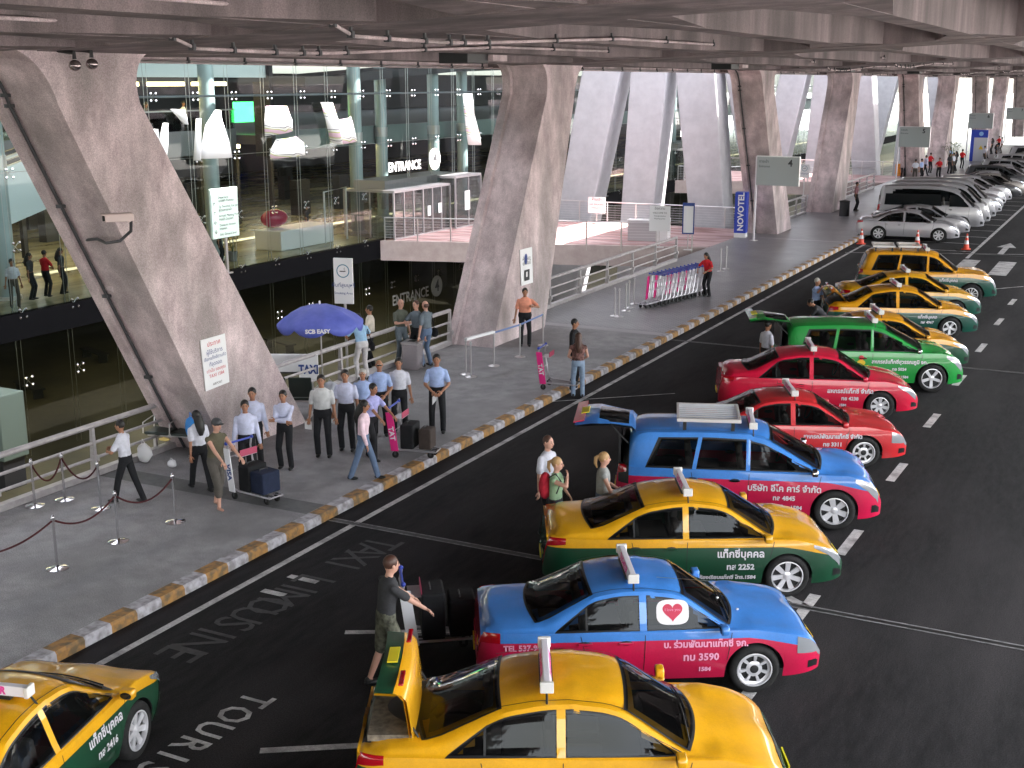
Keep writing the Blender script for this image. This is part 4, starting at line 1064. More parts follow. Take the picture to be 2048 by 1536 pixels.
def sedan(kind, mu, ml, front, label, cat='taxi', style='s7', rim_r=.23, group=None, name='taxi', full=True, mirror_m=None, texts=(), sign=True, trunk_open=False, sgn_x=None, chrome_belt=False, plain=False):
    """front: world xy of the point between the front wheels' right contact... set by place()"""
    s = S(kind); o = empty(name, (0, 0, 0), 0, label, cat, group)
    hatch = kind in ('innova', 'wagon', 'van')
    hole = None
    if trunk_open and not hatch:
        xh = s.rw[0]-.04
        def hole(x, k, z): return .10 < x < xh and k >= 14
    if trunk_open and hatch:
        def hole(x, k, z): return x < .24 and z > .72 and k >= 3
    see = not plain
    GL = CGT if see else CGL
    def glz(x, k):
        if hatch:
            e = .55 if kind == 'innova' else .5; xa, xb, s0, s1 = e, s.ws[0]-.12, .24, -.36
        else: xa, xb, s0, s1 = s.rw[0]+.26, s.ws[0]-.10, .42, -.40
        if 9 <= k <= 11:
            t = (.21, .50, .76)[k-9]
            if xa+.06+s0*t < x < xb-.09+s1*t: return 2
        if k >= 14:
            if s.ws[1]+.07 < x < s.ws[0]-.05: return 2
            if s.ws[0]-.05 <= x < s.ws[0]+.06 and k >= 16: return 1
            if not hatch and s.rw[0]+.05 < x < s.rw[1]-.07: return 2
            if not hatch and s.rw[0]-.05 < x <= s.rw[0]+.05 and k >= 16: return 1
        return 0
    body_mesh(s, mu, ml, o, hole, glz if see else None)
    if see: cabin(s, o, hatch)
    add_wheels(s, o, style, rim_r)
    # glass
    screen(s, 'windscreen', s.ws[0], s.ws[1], GL, o, bow=.13 if not hatch else .08, see=see)
    if not (trunk_open and hatch): screen(s, 'rear_window', s.rw[0], s.rw[1], GL if not hatch else CGL, o, bow=.10 if not hatch else .03, inset=.06 if not hatch else .12, see=see and not hatch)
    sides = (-1, 1)
    for sd in sides:
        if kind == 'van':
            side_pane(s, 'side_window', .38, 3.25, CGL, o, sd, zlo=1.22, zcap=1.80, sl1=-.08, sl0=.04); side_pane(s, 'door_window', 3.62, 4.62, CGL, o, sd, zlo=1.20, zcap=1.80, sl1=-.52, top_in=.10)
        elif hatch:
            zl = s.belt+.05; q = s.bp; e = .55 if kind == 'innova' else .5
            side_pane(s, 'window_trim', e-.03, s.ws[0]-.02, TRIM, o, sd, zlo=zl-.02, top_in=.075, off=.002, sl0=.22, sl1=-.50, ring=see)
            side_pane(s, 'quarter_window', e, 1.32, GL, o, sd, zlo=zl, top_in=.10, sl0=.24, sl1=.10)
            side_pane(s, 'rear_door_window', 1.40, q-.05, GL, o, sd, zlo=zl, top_in=.10, sl0=.10, sl1=0)
            side_pane(s, 'front_door_window', q+.05, s.ws[0]-.42, GL, o, sd, zlo=zl, top_in=.10, sl1=-.30)
            side_pane(s, 'front_quarter_glass', s.ws[0]-.38, s.ws[0]-.10, CGL, o, sd, zlo=zl, top_in=.11, sl0=-.26, sl1=-.30)
            for xx in ((1.36, q) if kind == 'innova' else (1.36, q)):
                P = 5
                side_pane(s, 'door_pillar', xx-.035, xx+.035, mu, o, sd, zlo=zl-.02, top_in=.07, off=.007, n=2, sl0=.10 if xx < 2 else 0, sl1=.10 if xx < 2 else 0)
        else:
            a, c = s.rw[0]+.26, s.ws[0]-.10; q = s.bp
            sl = .42
            side_pane(s, 'window_trim', a-.03, c+.05, TRIM if not chrome_belt else CHR, o, sd, top_in=.040, off=.002, zlo=s.beltz(q)+.012, sl0=sl, sl1=-.40, ring=see)
            side_pane(s, 'rear_door_window', a, q-.055, GL, o, sd, top_in=.055, sl0=sl+.02, sl1=0, zlo=s.beltz(q)+.025)
            side_pane(s, 'front_door_window', q+.055, c, GL, o, sd, top_in=.055, sl1=-.40, zlo=s.beltz(q)+.025)
            side_pane(s, 'door_pillar', q-.045, q+.045, mu if kind != 'altis10' else mu, o, sd, top_in=.035, off=.006, n=2, zlo=s.beltz(q)+.012)
            side_pane(s, 'window_divider', a+.36, a+.385, TRIM, o, sd, top_in=.055, off=.007, n=2, zlo=s.beltz(q)+.025)
        zt = s.belt-.02
        zz0 = .30 if kind != 'van' else .35
        xr_seam = s.xr+s.arch+.02
        if not plain:
            seam(s, s.bp, zz0, zt, o, sd, .02); seam(s, s.ws[0]-.05 if kind != 'van' else 4.55, s.bot(s.ws[0]-.05)+.05, zt, o, sd, .06)
            if kind != 'van': seam(s, xr_seam-.02, .42, zt, o, sd, -.10)
            hm = mu if not hatch else CHR
            hz = s.belt-.12 if not hatch else s.belt-.14
            for hx in ((s.bp-.22, s.xr+.33) if kind != 'van' else (4.45-.75,)): handle(s, o, CHR if hatch else ml if kind == 'corolla8' else mu if hz > (s.split if not callable(s.split) else .8) else ml, sd, hx if hx > 1.5 else hx+.0, hz)
        mirror(s, o, mirror_m or mu, sd, s.ws[0]-.12 if kind != 'van' else 4.6)
        # lights
        if kind == 'van':
            patch(s, 'headlight', (s.L-.34, s.L-.10), (5.0, 8), HLG, o, .006, side=sd); patch(s, 'tail_light', (.01, .16), (4.3, 8), TLG, o, .006, side=sd)
        elif kind == 'corolla8':
            patch(s, 'headlight', (s.L-.36, s.L-.035), (lambda u: 3.0+.2*u, 6.6), HLG, o, .006, side=sd); patch(s, 'tail_light', (.01, .30), (4.0, 7.2), TLG, o, .006, side=sd)
        else:
            patch(s, 'headlight', (s.L-(.52 if not hatch else .50), s.L-.09), (lambda u: 5.6-3.0*u, lambda u: 6.6+1.0*u), HLG, o, .006, side=sd)
            patch(s, 'tail_light', (.005, .34 if not hatch else .20), (lambda u: 4.0+1.2*u, 7.6 if not hatch else 8), TLG, o, .006, side=sd)
        # fog lamp / lower intake on the nose corner
        patch(s, 'bumper_intake', (s.L-.20, s.L-.06), (.8, 2.0), TRIM, o, .004, 4, 2, side=sd)
    # nose: grille, bumper intake, plate
    w_ = s.hw(s.L-.02)
    b = MB(); b.box(s.L/2-.004, s.L/2+.012, -w_*.55, w_*.55, .24, .34, TRIM); b.build('lower_grille', o)
    patch(s, 'grille', (s.L-.13, s.L-.045), (14.5, 19), TRIM, o, .008, 4, 8, -1); patch(s, 'grille', (s.L-.13, s.L-.045), (14.5, 19), TRIM, o, .008, 4, 8, 1)
    pm = PLT if cat == 'taxi' else white
    b = MB(); b.box(s.L/2+.012, s.L/2+.03, -.19, .19, .35, .46, pm); b.build('number_plate', o)
    b = MB(); b.box(-s.L/2-.02, -s.L/2-.004, -.19, .19, .40, .49, pm) if not hatch else b.box(-s.L/2-.02, -s.L/2-.004, -.19, .19, .44, .53, pm)
    b.build('number_plate', o)
    # shut lines of bonnet and boot, roof channels, wipers
    if not plain:
        for sd in (-1, 1):
            b = MB(); vs = []; xa, xb = (s.rw[1]-.05, s.ws[1]+.02)
            for i in range(17):
                x = xa+(xb-xa)*i/16; P = s.sec(x); y = P[13][0]-.035; z = s.top(x)-s.crown*(y/(s.W/2))**2+.004
                if x > s.L*.5: z = s.top(x+s.bulge*(y/(s.W/2))**2)-s.crown*(y/(s.W/2))**2+.004
                vs += [(x-s.L/2, sd*(y-.006), z), (x-s.L/2, sd*(y+.006), z-.001)]
            b.add(vs, [(2*i, 2*i+1, 2*i+3, 2*i+2) for i in range(16)], TRIM); b.build('roof_channel', o, fix=False)
        for y0, y1 in ((-.60, .02), (-.05, .52)):
            b = MB(); P = []
            for i in range(5):
                y = y0+(y1-y0)*i/4; x = s.ws[0]+.04-.05*i/4-.05*abs(y); zz = s.top(x+s.bulge*(y/(s.W/2))**2)-s.crown*(y/(s.W/2))**2+.022; P.append((x-s.L/2, y, zz))
            b.tube(P, .008, TRIM, 5); b.build('wiper', o)
        b = MB()
        for sd in (-1, 1):
            vs = []
            for i in range(13):
                x = s.ws[0]+.1+(s.L-.30-s.ws[0]-.1)*i/12; P = s.sec(x)
                y = P[13][0]-.035; z = s.top(x+s.bulge*(y/(s.W/2))**2)-s.crown*(y/(s.W/2))**2+.0035
                vs += [(x-s.L/2, sd*(y-.004), z), (x-s.L/2, sd*(y+.004), z)]
            b.add(vs, [(2*i, 2*i+1, 2*i+3, 2*i+2) for i in range(12)], TRIM)
        b.build('bonnet_seam', o, fix=False)
    for tx in texts: door_text(s, o, *tx)
    if sign: roof_sign(s, o, sgn_x or s.bp+.05)
    return o, s
def place(o, s, hub, tailx=None, tailz=.8, rz=None, tailrow=.06):
    """put the car so its front right hub is under photo pixel hub; heading from the pixel column of its right tail corner"""
    h = at(hub[0], hub[1], s.r)
    hl = Vector((s.xf-s.L/2, -s.W/2, 0))
    def projx(P):
        d = P-CAM; return 1024+CAM_F*d.dot(_r)/d.dot(_f)
    tl = Vector((tailrow-s.L/2, -s.hw(tailrow), tailz))
    def tailpx(a):
        c, n = math.cos(a), math.sin(a)
        d = tl-hl; return projx(Vector((h.x+c*d.x-n*d.y, h.y+n*d.x+c*d.y, tailz)))
    if rz is None:
        best = min((abs(tailpx(R(a*.25))-tailx), a*.25) for a in range(20, 160))
        rz = R(best[1])
    c, n = math.cos(rz), math.sin(rz)
    o.location = (h.x-(c*hl.x-n*hl.y), h.y-(n*hl.x+c*hl.y), 0.004); o.rotation_euler = (0, 0, rz)
    return rz
TG = 'taxis parked slantwise at the kerb lane'
LOG = []
# -- nearest yellow and green taxi, boot open
oA, s = sedan('altis10', YEL, GRN, None, 'nearest yellow and green taxi with its boot lid raised, bottom of the row', group=TG, trunk_open=True,
              texts=((3.05, .72, 'แท็กซี่บุคคล', .16, LETW), (3.05, .52, 'ทส 1388', .13, LETW)), style='s7', sgn_x=1.98)
LOG.append(('A', math.degrees(place(oA, s, (1424, 1628), None, rz=R(27)))))
def boot_lid(o, s, mu, ml, ang=88):
    ld = bpy.data.objects.new('boot_lid', None); COL.objects.link(ld); ld.parent = o
    x0 = s.rw[0]-.06; zt = s.top(x0)+.01; ld.location = (x0-s.L/2, 0, zt)
    Mr = Matrix.Rotation(R(ang), 4, 'Y')
    # closed shape in hinge space: panel going back then folding down over the tail
    prof = [(0, 0), (-.26, -.02), (-.44, -.04), (-.50, -.09), (-.53, -.17), (-.55, -.36)]
    w_ = s.hw(.3)*.84; b = MB(); nu = 10
    def ring(th, m, prof=prof):
        vs = []
        for (x, z) in prof:
            for i in range(nu+1):
                u = -1+2*i/nu; vs.append(Mr @ Vector((x+.05*u*u+(th if z < -.1 else 0), u*w_, z-.035*u*u-(th if z > -.1 else 0))))
        b.add(vs, [(k*(nu+1)+i, k*(nu+1)+i+1, (k+1)*(nu+1)+i+1, (k+1)*(nu+1)+i) for k in range(len(prof)-1) for i in range(nu)], m)
    ring(0, mu, prof[:5]); b.build('outer_panel', ld, smooth=40); b = MB(); ring(.004, ml, prof[3:]); b.build('lower_outer_panel', ld, smooth=40); b = MB(); ring(.03, mu); b.build('inner_panel', ld, smooth=40)
    b = MB(); b.box(-.565, -.55, -.17, .17, -.31, -.20, PLT, Mr); b.build('number_plate', ld)
    for sd in (-1, 1):
        b = MB(); b.box(-.550, -.525, min(sd*.34, sd*(w_-.06)), max(sd*.34, sd*(w_-.06)), -.155, -.10, TLG, Mr); b.build('lid_light', ld, bevel=.01)
        b = MB(); b.tube([Mr @ Vector((-.06, sd*(w_-.1), -.05)), (.05, sd*(w_-.1), -.12), (.0, sd*(w_-.12), -.30)], .014, black, 6); b.build('hinge_arm', ld)
    b = MB(); b.box(-.42, -.05, -w_*.55, w_*.55, -.075, -.055, ml, Mr); b.build('lid_stiffener', ld, bevel=.01)
    return ld
boot_lid(oA, s, YEL, GRN)
b = MB(); b.box(-s.L/2+.16, -s.L/2+.62, -.62, .62, s.belt+.10, s.belt+.17, noisemat('boot_contents', (.12, .10, .08), (.30, .26, .20), 9, .8, 6)); b.build('boot_floor', oA)
b = MB(); b.box(.95, 1.05, -.60, -.50, s.belt+.02, s.belt+.04, mat('blue_booklet', (.03, .08, .5), .4)); b.build('dash_sticker', oA) if False else None
# -- blue and magenta saloon with the heart sunshade
oB, s = sedan('corolla8', BLU, PNK, None, 'blue and magenta taxi with a heart sunshade in the front door window', group=TG, style='ring7', rim_r=.225, sgn_x=1.98,
              texts=((2.86, .70, 'บ. ร่วมพัฒนาแท็กซี่ จก.', .115, LETP), (2.80, .53, 'ทบ 3590', .13, LETP), (2.85, .36, '1584', .08, LETP), (.62, .70, 'TEL 537-9411', .10, LETP)), chrome_belt=False)
LOG.append(('B', math.degrees(place(oB, s, (1510, 1342), 960, .62))))
hs = bpy.data.objects.new('heart_sunshade', None); COL.objects.link(hs); hs.parent = oB
yy = s.ypos(2.42, 1.08)+.012; ln = (s.ypos(2.42, 1.15)-s.ypos(2.42, 1.0))/.15
MH = frame((2.45-s.L/2, -yy, 1.085), (1, 0, 0), (0, -ln, 1))
b = MB(); n = 28; pts = []
for k in range(n):
    a = 2*PI*k/n; c, q = math.cos(a), math.sin(a); pts.append(MH @ Vector((.205*math.copysign(abs(c)**.6, c), .155*math.copysign(abs(q)**.6, q), 0)))
b.add(pts, [tuple(range(n))], mat('sunshade_white', (.82, .78, .80), .5)); b.build('shade_panel', hs, fix=False)
pts = []
for k in range(40):
    t_ = 2*PI*k/40; pts.append(MH @ Vector((.0078*16*math.sin(t_)**3, .0078*(13*math.cos(t_)-5*math.cos(2*t_)-2*math.cos(3*t_)-math.cos(4*t_))+.01, .002)))
b = MB(); b.add(pts, [tuple(range(40))], mat('heart_red', (.55, .01, .06), .5)); b.build('heart', hs, fix=False)
text('heart_lettering', 'I love you', .05, LETP, MH @ Matrix.Translation((0, .03, .004)), hs)
b = MB()
for x, y in ((.95, -.12), (1.18, -.28)): b.ell((x, y, s.top(x+s.L/2)+.005), (.022, .022, .012), white, 8, 4)
b.build('washer_jet', oB)
b = MB(); b.tube([(.12, -.3, 1.385), (.75, -.55, 1.42)], .004, steel, 4); b.build('aerial', oB)
# -- yellow and green saloon 2252
oC, s = sedan('altis10', YEL, GRN, None, 'yellow over dark green taxi number 2252 with its boot shut', group=TG, style='s7', rim_r=.24,
              texts=((2.93, .70, 'แท็กซี่บุคคล', .15, LETW), (2.93, .50, 'ทส 2252', .12, LETW), (2.75, .33, 'ร้องเรียนแท็กซี่ โทร.1584', .085, LETW)))
LOG.append(('C', math.degrees(place(oC, s, (1575, 1155), 1086, .62))))
# -- blue and magenta people carrier, tailgate up, roof rack
def tailgate(o, s, mu, ml, ang=78):
    tg = bpy.data.objects.new('tailgate', None); COL.objects.link(tg); tg.parent = o
    x0, z0 = .34, s.top(.34)+.01; tg.location = (x0-s.L/2, 0, z0)
    Mr = Matrix.Rotation(R(ang), 4, 'Y'); w_ = s.hw(.3)*.80
    prof = [(0, 0), (-.10, -.06), (-.22, -.40), (-.29, -.62), (-.31, -.74), (-.33, -1.02)]
    for nm, th, rng, mm in (('window_frame', 0, (0, 4), mu), ('lower_panel', 0, (3, 6), mu)):
        b = MB(); nu = 8
        P = prof[rng[0]:rng[1]]
        for t_ in (0, .04):
            vs = []
            for (x, z) in P:
                k_ = .78 if z > -.1 else (.86 if z > -.5 else 1)
                for i in range(nu+1):
                    u = -1+2*i/nu; vs.append(Mr @ Vector((x+.05*u*u+t_, u*w_*k_, z)))
            b.add(vs, [(k*(nu+1)+i, k*(nu+1)+i+1, (k+1)*(nu+1)+i+1, (k+1)*(nu+1)+i) for k in range(len(P)-1) for i in range(nu)], mm if t_ == 0 else TRIM)
        b.build(nm, tg, smooth=40)
    b = MB(); nu = 8; vs = []
    for (x, z, k_) in ((-.125, -.10, .68), (-.225, -.40, .74), (-.285, -.60, .80)):
        for i in range(nu+1):
            u = -1+2*i/nu; vs.append(Mr @ Vector((x+.05*u*u-.008, u*w_*k_, z)))
    b.add(vs, [(k*(nu+1)+i, k*(nu+1)+i+1, (k+1)*(nu+1)+i+1, (k+1)*(nu+1)+i) for k in range(2) for i in range(nu)], CGL); b.build('rear_window', tg)
    b = MB(); b.box(-.345, -.325, -w_*1.0, w_*1.0, -1.03, -.84, ml, Mr); b.build('lower_colour_band', tg)
    b = MB(); b.box(-.355, -.34, -.20, .20, -.92, -.78, PLT, Mr); b.build('number_plate', tg)
    for sd in (-1, 1):
        b = MB(); b.tube([(-.12, sd*w_*.92, -.25), Mr @ Vector((-.16, sd*w_*.8, -.42))], .014, black, 6); b.build('gas_strut', tg)
oD, s = sedan('innova', BLU, PNK, None, 'blue and magenta people carrier taxi with tailgate up and a roof rack', group=TG, style='s6', rim_r=.24, trunk_open=True, sign=False, mirror_m=CHR,
              texts=((2.90, .73, 'บริษัท อีโค คาร์ จำกัด', .15, LETW), (2.90, .56, 'ทล 4845', .11, LETW), (2.72, .39, 'ร้องเรียนแท็กซี่ โทร.1584', .10, LETW)))
LOG.append(('D', math.degrees(place(oD, s, (1669, 1024), None, rz=R(20)))))
tailgate(oD, s, BLU, PNK)
def load_bed(o, s):
    b = MB(); b.box(-s.L/2+.05, -s.L/2+.09, -.62, .62, .62, 1.55, black); b.build('load_space', o)
load_bed(oD, s)
def rack(o, s, x0, x1, w_, rails=7):
    rk = bpy.data.objects.new('roof_rack', None); COL.objects.link(rk); rk.parent = o; z = s.top((x0+x1)/2)+.10; rk.location = ((x0+x1)/2-s.L/2, 0, z)
    L2 = (x1-x0)/2; al = mat('rack_aluminium', (.72, .70, .70), .35, .4)
    b = MB()
    b.box(-L2, L2, -w_, -w_+.06, 0, .06, al); b.box(-L2, L2, w_-.06, w_, 0, .06, al); b.box(-L2, -L2+.05, -w_+.06, w_-.06, .002, .058, al); b.box(L2-.05, L2, -w_+.06, w_-.06, .002, .058, al); b.build('rack_frame', rk, bevel=.006)
    for k in range(rails):
        y = -w_+.06+(2*w_-.12)*(k+1)/(rails+1); b = MB(); b.box(-L2+.05, L2-.05, y-.012, y+.012, .012, .035, al); b.build('rack_slat', rk)
    for sx in (-1, 1):
        for sy in (-1, 1):
            b = MB(); b.box(sx*L2*.75-.03, sx*L2*.75+.03, sy*(w_-.06), sy*(w_-.01), -.17, 0, TRIM); b.build('rack_foot', rk)
rack(oD, s, 1.05, 2.15, .56)
r_ = roof_sign(s, oD, 2.36, 1.0)
# yellow sun strip on windscreen, labelled box in the quarter window
# -- older orange red saloon, bonnet low behind the rack
oE, s = sedan('corolla8', ORED, ORED, None, 'orange red older taxi saloon behind the roof rack, second red one from the front', group=TG, style='ring7', rim_r=.225,
              texts=((2.86, .66, 'สหกรณ์พัฒนาแท็กซี่ จำกัด', .11, LETW), (2.86, .50, 'ทย 3311', .11, LETW)))
LOG.append(('E', math.degrees(place(oE, s, (1728, 907), None, rz=R(25)))))
oF, s = sedan('altis9', RED, RED, None, 'crimson red taxi saloon number 4238 beside the green people carrier', group=TG, style='s7', rim_r=.205,
              texts=((2.95, .66, 'สหกรณ์แท็กซี่ จำกัด', .13, LETW), (2.95, .49, 'ทย 4238', .11, LETW), (2.8, .33, '1584', .08, LETW)))
LOG.append(('F', math.degrees(place(oF, s, (1760, 813), None, rz=R(21)))))
oG, s = sedan('innova', GRE, GRE, None, 'bright green people carrier taxi with its tailgate up', group=TG, style='s5', rim_r=.25, trunk_open=True, sign=False, mirror_m=CHR,
              texts=((2.95, .76, 'สหกรณ์แท็กซี่สุวรรณภูมิ จก.', .12, LETW), (2.95, .58, 'ทอ 5024', .10, LETW), (2.85, .38, 'ร้องเรียน โทร.1584', .09, LETW)))
oG['label'] = 'bright green people carrier taxi with its tailgate up'
LOG.append(('G', math.degrees(place(oG, s, (1864, 758), None, rz=R(22)))))
tailgate(oG, s, GRE, GRE); load_bed(oG, s); roof_sign(s, oG, 2.36, 1.0)
b = MB()
M = frame((2.02-s.L/2, -(s.ypos(2.02, .74)+.008), .74), (1, 0, 0), (0, 0, 1))
for k in range(1): b.add([M @ Vector((.10*math.cos(2*PI*i/20), .05+.0+.075*math.sin(2*PI*i/20)-.06, 0)) for i in range(20)], [tuple(range(20))], mat('badge_gold', (.75, .50, .03), .5))
b.add([M @ Vector((.06*math.cos(2*PI*i/16), .12+.06*math.sin(2*PI*i/16), .002)) for i in range(16)], [tuple(range(16))], mat('badge_red', (.6, .05, .06), .5))
b.add([M @ Vector(q) for q in ((-.22, -.06, .001), (0, -.085, .001), (.22, -.06, .001), (.10, -.10, .001), (-.10, -.10, .001))], [(0, 1, 2, 3, 4)], MATS['badge_gold'])
b.build('door_badge', oG, fix=False)
oH, s = sedan('altis10', YEL2, GRN, None, 'yellow and green taxi saloon directly behind the green people carrier', group=TG, style='s7', texts=())
LOG.append(('H', math.degrees(place(oH, s, (1876, 722), None, rz=R(24)))))
oI, s = sedan('altis9', YEL2, TEAL, None, 'amber yellow and green taxi with the driver bending at its raised boot', group=TG, style='s5', rim_r=.205, trunk_open=True,
              texts=((2.95, .66, 'แท็กซี่บุคคล', .12, LETW), (2.95, .50, 'ทส 4967', .11, LETW)))
LOG.append(('I', math.degrees(place(oI, s, (1900, 657), None, rz=R(22)))))
boot_lid(oI, s, YEL2, TEAL, 50)
oJ, s = sedan('altis10', YEL, TEAL, None, 'lemon yellow and green taxi saloon parked beside the roof rack wagon', group=TG, style='s7', texts=((2.8, .68, 'แท็กซี่บุคคล', .12, LETW),))
LOG.append(('J', math.degrees(place(oJ, s, (1909, 622), None, rz=R(20)))))
oK, s = sedan('wagon', YEL2, TEAL, None, 'tall yellow and teal taxi wagon with two white roof racks, farthest of the taxis', group=TG, style='s11', rim_r=.235, sign=False,
              texts=((3.05, .84, 'แท็กซี่บุคคล', .13, LETW), (3.05, .62, 'ทส 4702', .12, LETW)))
LOG.append(('K', math.degrees(place(oK, s, (1942, 590), 1708, .8))))
rack(oK, s, .5, 1.25, .55, 2); rack(oK, s, 1.35, 2.1, .55, 2); roof_sign(s, oK, 2.32, 1.0)
# -- yellow and green taxi in the kerb lane, bottom left
oL, s = sedan('altis10', YEL, GRN, None, 'yellow and green taxi in the kerb lane, cut off by the lower left corner', group=None, style='s7',
              texts=((2.95, .72, 'แท็กซี่บุคคล', .15, LETW), (2.95, .52, 'ทส 2416', .12, LETW)))
LOG.append(('L', math.degrees(place(oL, s, (280, 1462), None, rz=R(106)))))
print('HEADINGS', LOG)
# ------------------------------------------------------------------ silver cars beyond the cones
SGP = 'silver cars parked in the far bays'
def sil(kind, m, label, px, rz, style='s7', **k):
    o, s = sedan(kind, m, m, None, label, 'car' if kind != 'van' else 'van', style, .235, SGP, 'parked_car' if kind != 'van' else 'parked_van', texts=(), sign=False, plain=False, **k)
    place(o, s, px, None, rz=rz); return o, s
rzS = R(8)
c1, sc = sil('camry', SIL, 'silver saloon nearest the traffic cones, first in the far bays', (1877, 471), rzS, chrome_belt=True)
v1, sv = sil('van', SIL2, 'silver high roofed van, first of the vans', (1912, 424), rzS)
g1, sg = sil('innova', SIL, 'silver people carrier in the bays beyond the vans', (1990, 352), rzS)
base = Vector(c1.location); step = Vector((.03, 2.75, 0))
def cp(src, i, dx, label, m=None):
    o = dup(src, loc=(base.x+.02*i+dx, base.y+2.72*i, .004), rz=rzS+R(random.uniform(-1.5, 1.5)), label=label)
    if m:
        for ch in o.children:
            if ch.name.startswith(('body', 'wing_mirror', 'door_pillar')):
                ch.data = ch.data.copy()
                for j, mm in enumerate(ch.data.materials):
                    if mm in (SIL, SIL2): ch.data.materials[j] = m
    return o
cp(c1, 1, 0.1, 'dark silver saloon second in the far bays, just behind the first saloon', SIL2)
v1.location = (base.x+.15, base.y+2.72*2.1, .004)
cp(v1, 3.1, .1, 'second silver van, close behind the first van'); cp(v1, 4.1, .05, 'third silver van along the bays')
cp(c1, 5.2, .3, 'light silver saloon just beyond the vans'); cp(c1, 6.2, .1, 'grey saloon, second beyond the vans', SIL2)
g1.location = (base.x+.2, base.y+2.72*7.2, .004)
lab = ['silver people carrier with visible roof rails, mid row', 'dark metallic saloon in the middle of the far bays', 'champagne saloon past the dark one', 'silver saloon level with the number 5 sign board', 'charcoal people carrier beyond the number 5 board', 'pale silver saloon beyond the number 5 board', 'silver saloon level with the blue pillar', 'grey people carrier level with the blue pillar', 'silver saloon past the blue pillar',
       'dark saloon past the blue pillar', 'distant silver people carrier', 'distant silver saloon near the crowd', 'distant champagne saloon near the crowd', 'farthest but three silver saloon', 'farthest but two grey saloon', 'farthest but one people carrier', 'farthest saloon in the bays']
kinds = [g1, c1, c1, c1, g1, c1, c1, g1, c1, c1, g1, c1, c1, c1, c1, g1, c1]; mm = [None, DKM, CHA, None, DKM, SIL, None, SIL2, None, DKM, None, None, CHA, None, SIL2, None, DKM]
for i, (l, src, m_) in enumerate(zip(lab, kinds, mm)): cp(src, 8.2+i, .1+.2*((i*7) % 3), l, m_)
# ================================================================== people
SKIN = [mat('skin_tan', (.36, .17, .10), .55), mat('skin_light', (.58, .32, .24), .55), mat('skin_brown', (.24, .11, .065), .55)]
EYE = mat('eye_dark', (.02, .015, .015), .3); LIP = mat('lip', (.33, .10, .08), .5)
HAIRB = mat('hair_black', (.010, .008, .008), .5); HAIRG = mat('hair_grey', (.42, .40, .38), .6); HAIRF = mat('hair_blond', (.42, .25, .11), .5); HAIRBR = mat('hair_brown', (.07, .03, .02), .5)
def cloth(name, c, v=.12):
    return noisemat('cloth_'+name, tuple(a*(1-v) for a in c), tuple(min(1, a*(1+v)) for a in c), 9, .85, 3, .3)
def cap(b, p0, p1, r0, r1, m, n=10):
    p0 = Vector(p0); p1 = Vector(p1); d = (p1-p0); L_ = d.length; d = d.normalized() if L_ > 1e-6 else Vector((0, 0, 1))
    pts = [p0-d*r0*.97, p0-d*r0*.7, p0, p1, p1+d*r1*.7, p1+d*r1*.97]; b.tube(pts, [r0*.25, r0*.72, r0, r1, r1*.72, r1*.25], m, n)
def rloft(b, rings, m, n=16):
    """rings: (centre, half depth x, half width y); closed ends"""
    vs = []
    for c, rx, ry in rings:
        for k in range(n):
            a = 2*PI*k/n; vs.append((c[0]+rx*math.cos(a), c[1]+ry*math.sin(a), c[2]))
    fs = [(i*n+k, i*n+(k+1) % n, (i+1)*n+(k+1) % n, (i+1)*n+k) for i in range(len(rings)-1) for k in range(n)]
    fs += [tuple(range(n-1, -1, -1)), tuple(range((len(rings)-1)*n, len(rings)*n))]
    b.add(vs, fs, m)
def remeshed(b, name, vox, m, parent, extra=None, smooth_it=2):
    me = bpy.data.meshes.new(name); me.from_pydata(b.v, [], b.f)
    bm = bmesh.new(); bm.from_mesh(me); bmesh.ops.recalc_face_normals(bm, faces=bm.faces); bm.to_mesh(me); bm.free()
    o = bpy.data.objects.new('tmp', me); COL.objects.link(o)
    md = o.modifiers.new('r', 'REMESH'); md.mode = 'VOXEL'; md.voxel_size = vox; md.use_smooth_shade = True
    if smooth_it: sm = o.modifiers.new('s', 'SMOOTH'); sm.iterations = smooth_it; sm.factor = .5
    dg = bpy.context.evaluated_depsgraph_get(); m2 = bpy.data.meshes.new_from_object(o.evaluated_get(dg))
    bpy.data.objects.remove(o); bpy.data.meshes.remove(me)
    m2.name = name; m2.materials.clear(); m2.materials.append(m)
    if extra is not None and extra.f:
        bm = bmesh.new(); bm.from_mesh(m2)
        for mm in extra.m:
            if mm.name not in [x.name for x in m2.materials]: m2.materials.append(mm)
        names = [x.name for x in m2.materials]
        vv = [bm.verts.new(v) for v in extra.v]
        for f, mi in zip(extra.f, extra.mi):
            try: ff = bm.faces.new([vv[i] for i in f])
            except ValueError: continue
            ff.material_index = names.index(extra.m[mi].name); ff.smooth = True
        bm.to_mesh(m2); bm.free()
    o = bpy.data.objects.new(name, m2); COL.objects.link(o); o.parent = parent
    return o
def ik(a, t, l1, l2, pole):
    """middle joint of a two bone chain from a to t"""
    a = Vector(a); t = Vector(t); d = t-a; L_ = min(d.length, (l1+l2)*.999); d = d.normalized(); t2 = a+d*L_
    c = (l1*l1+L_*L_-l2*l2)/(2*L_); h = math.sqrt(max(l1*l1-c*c, 0)); p = Vector(pole); p = (p-d*p.dot(d)).normalized()
    return a+d*c+p*h, t2
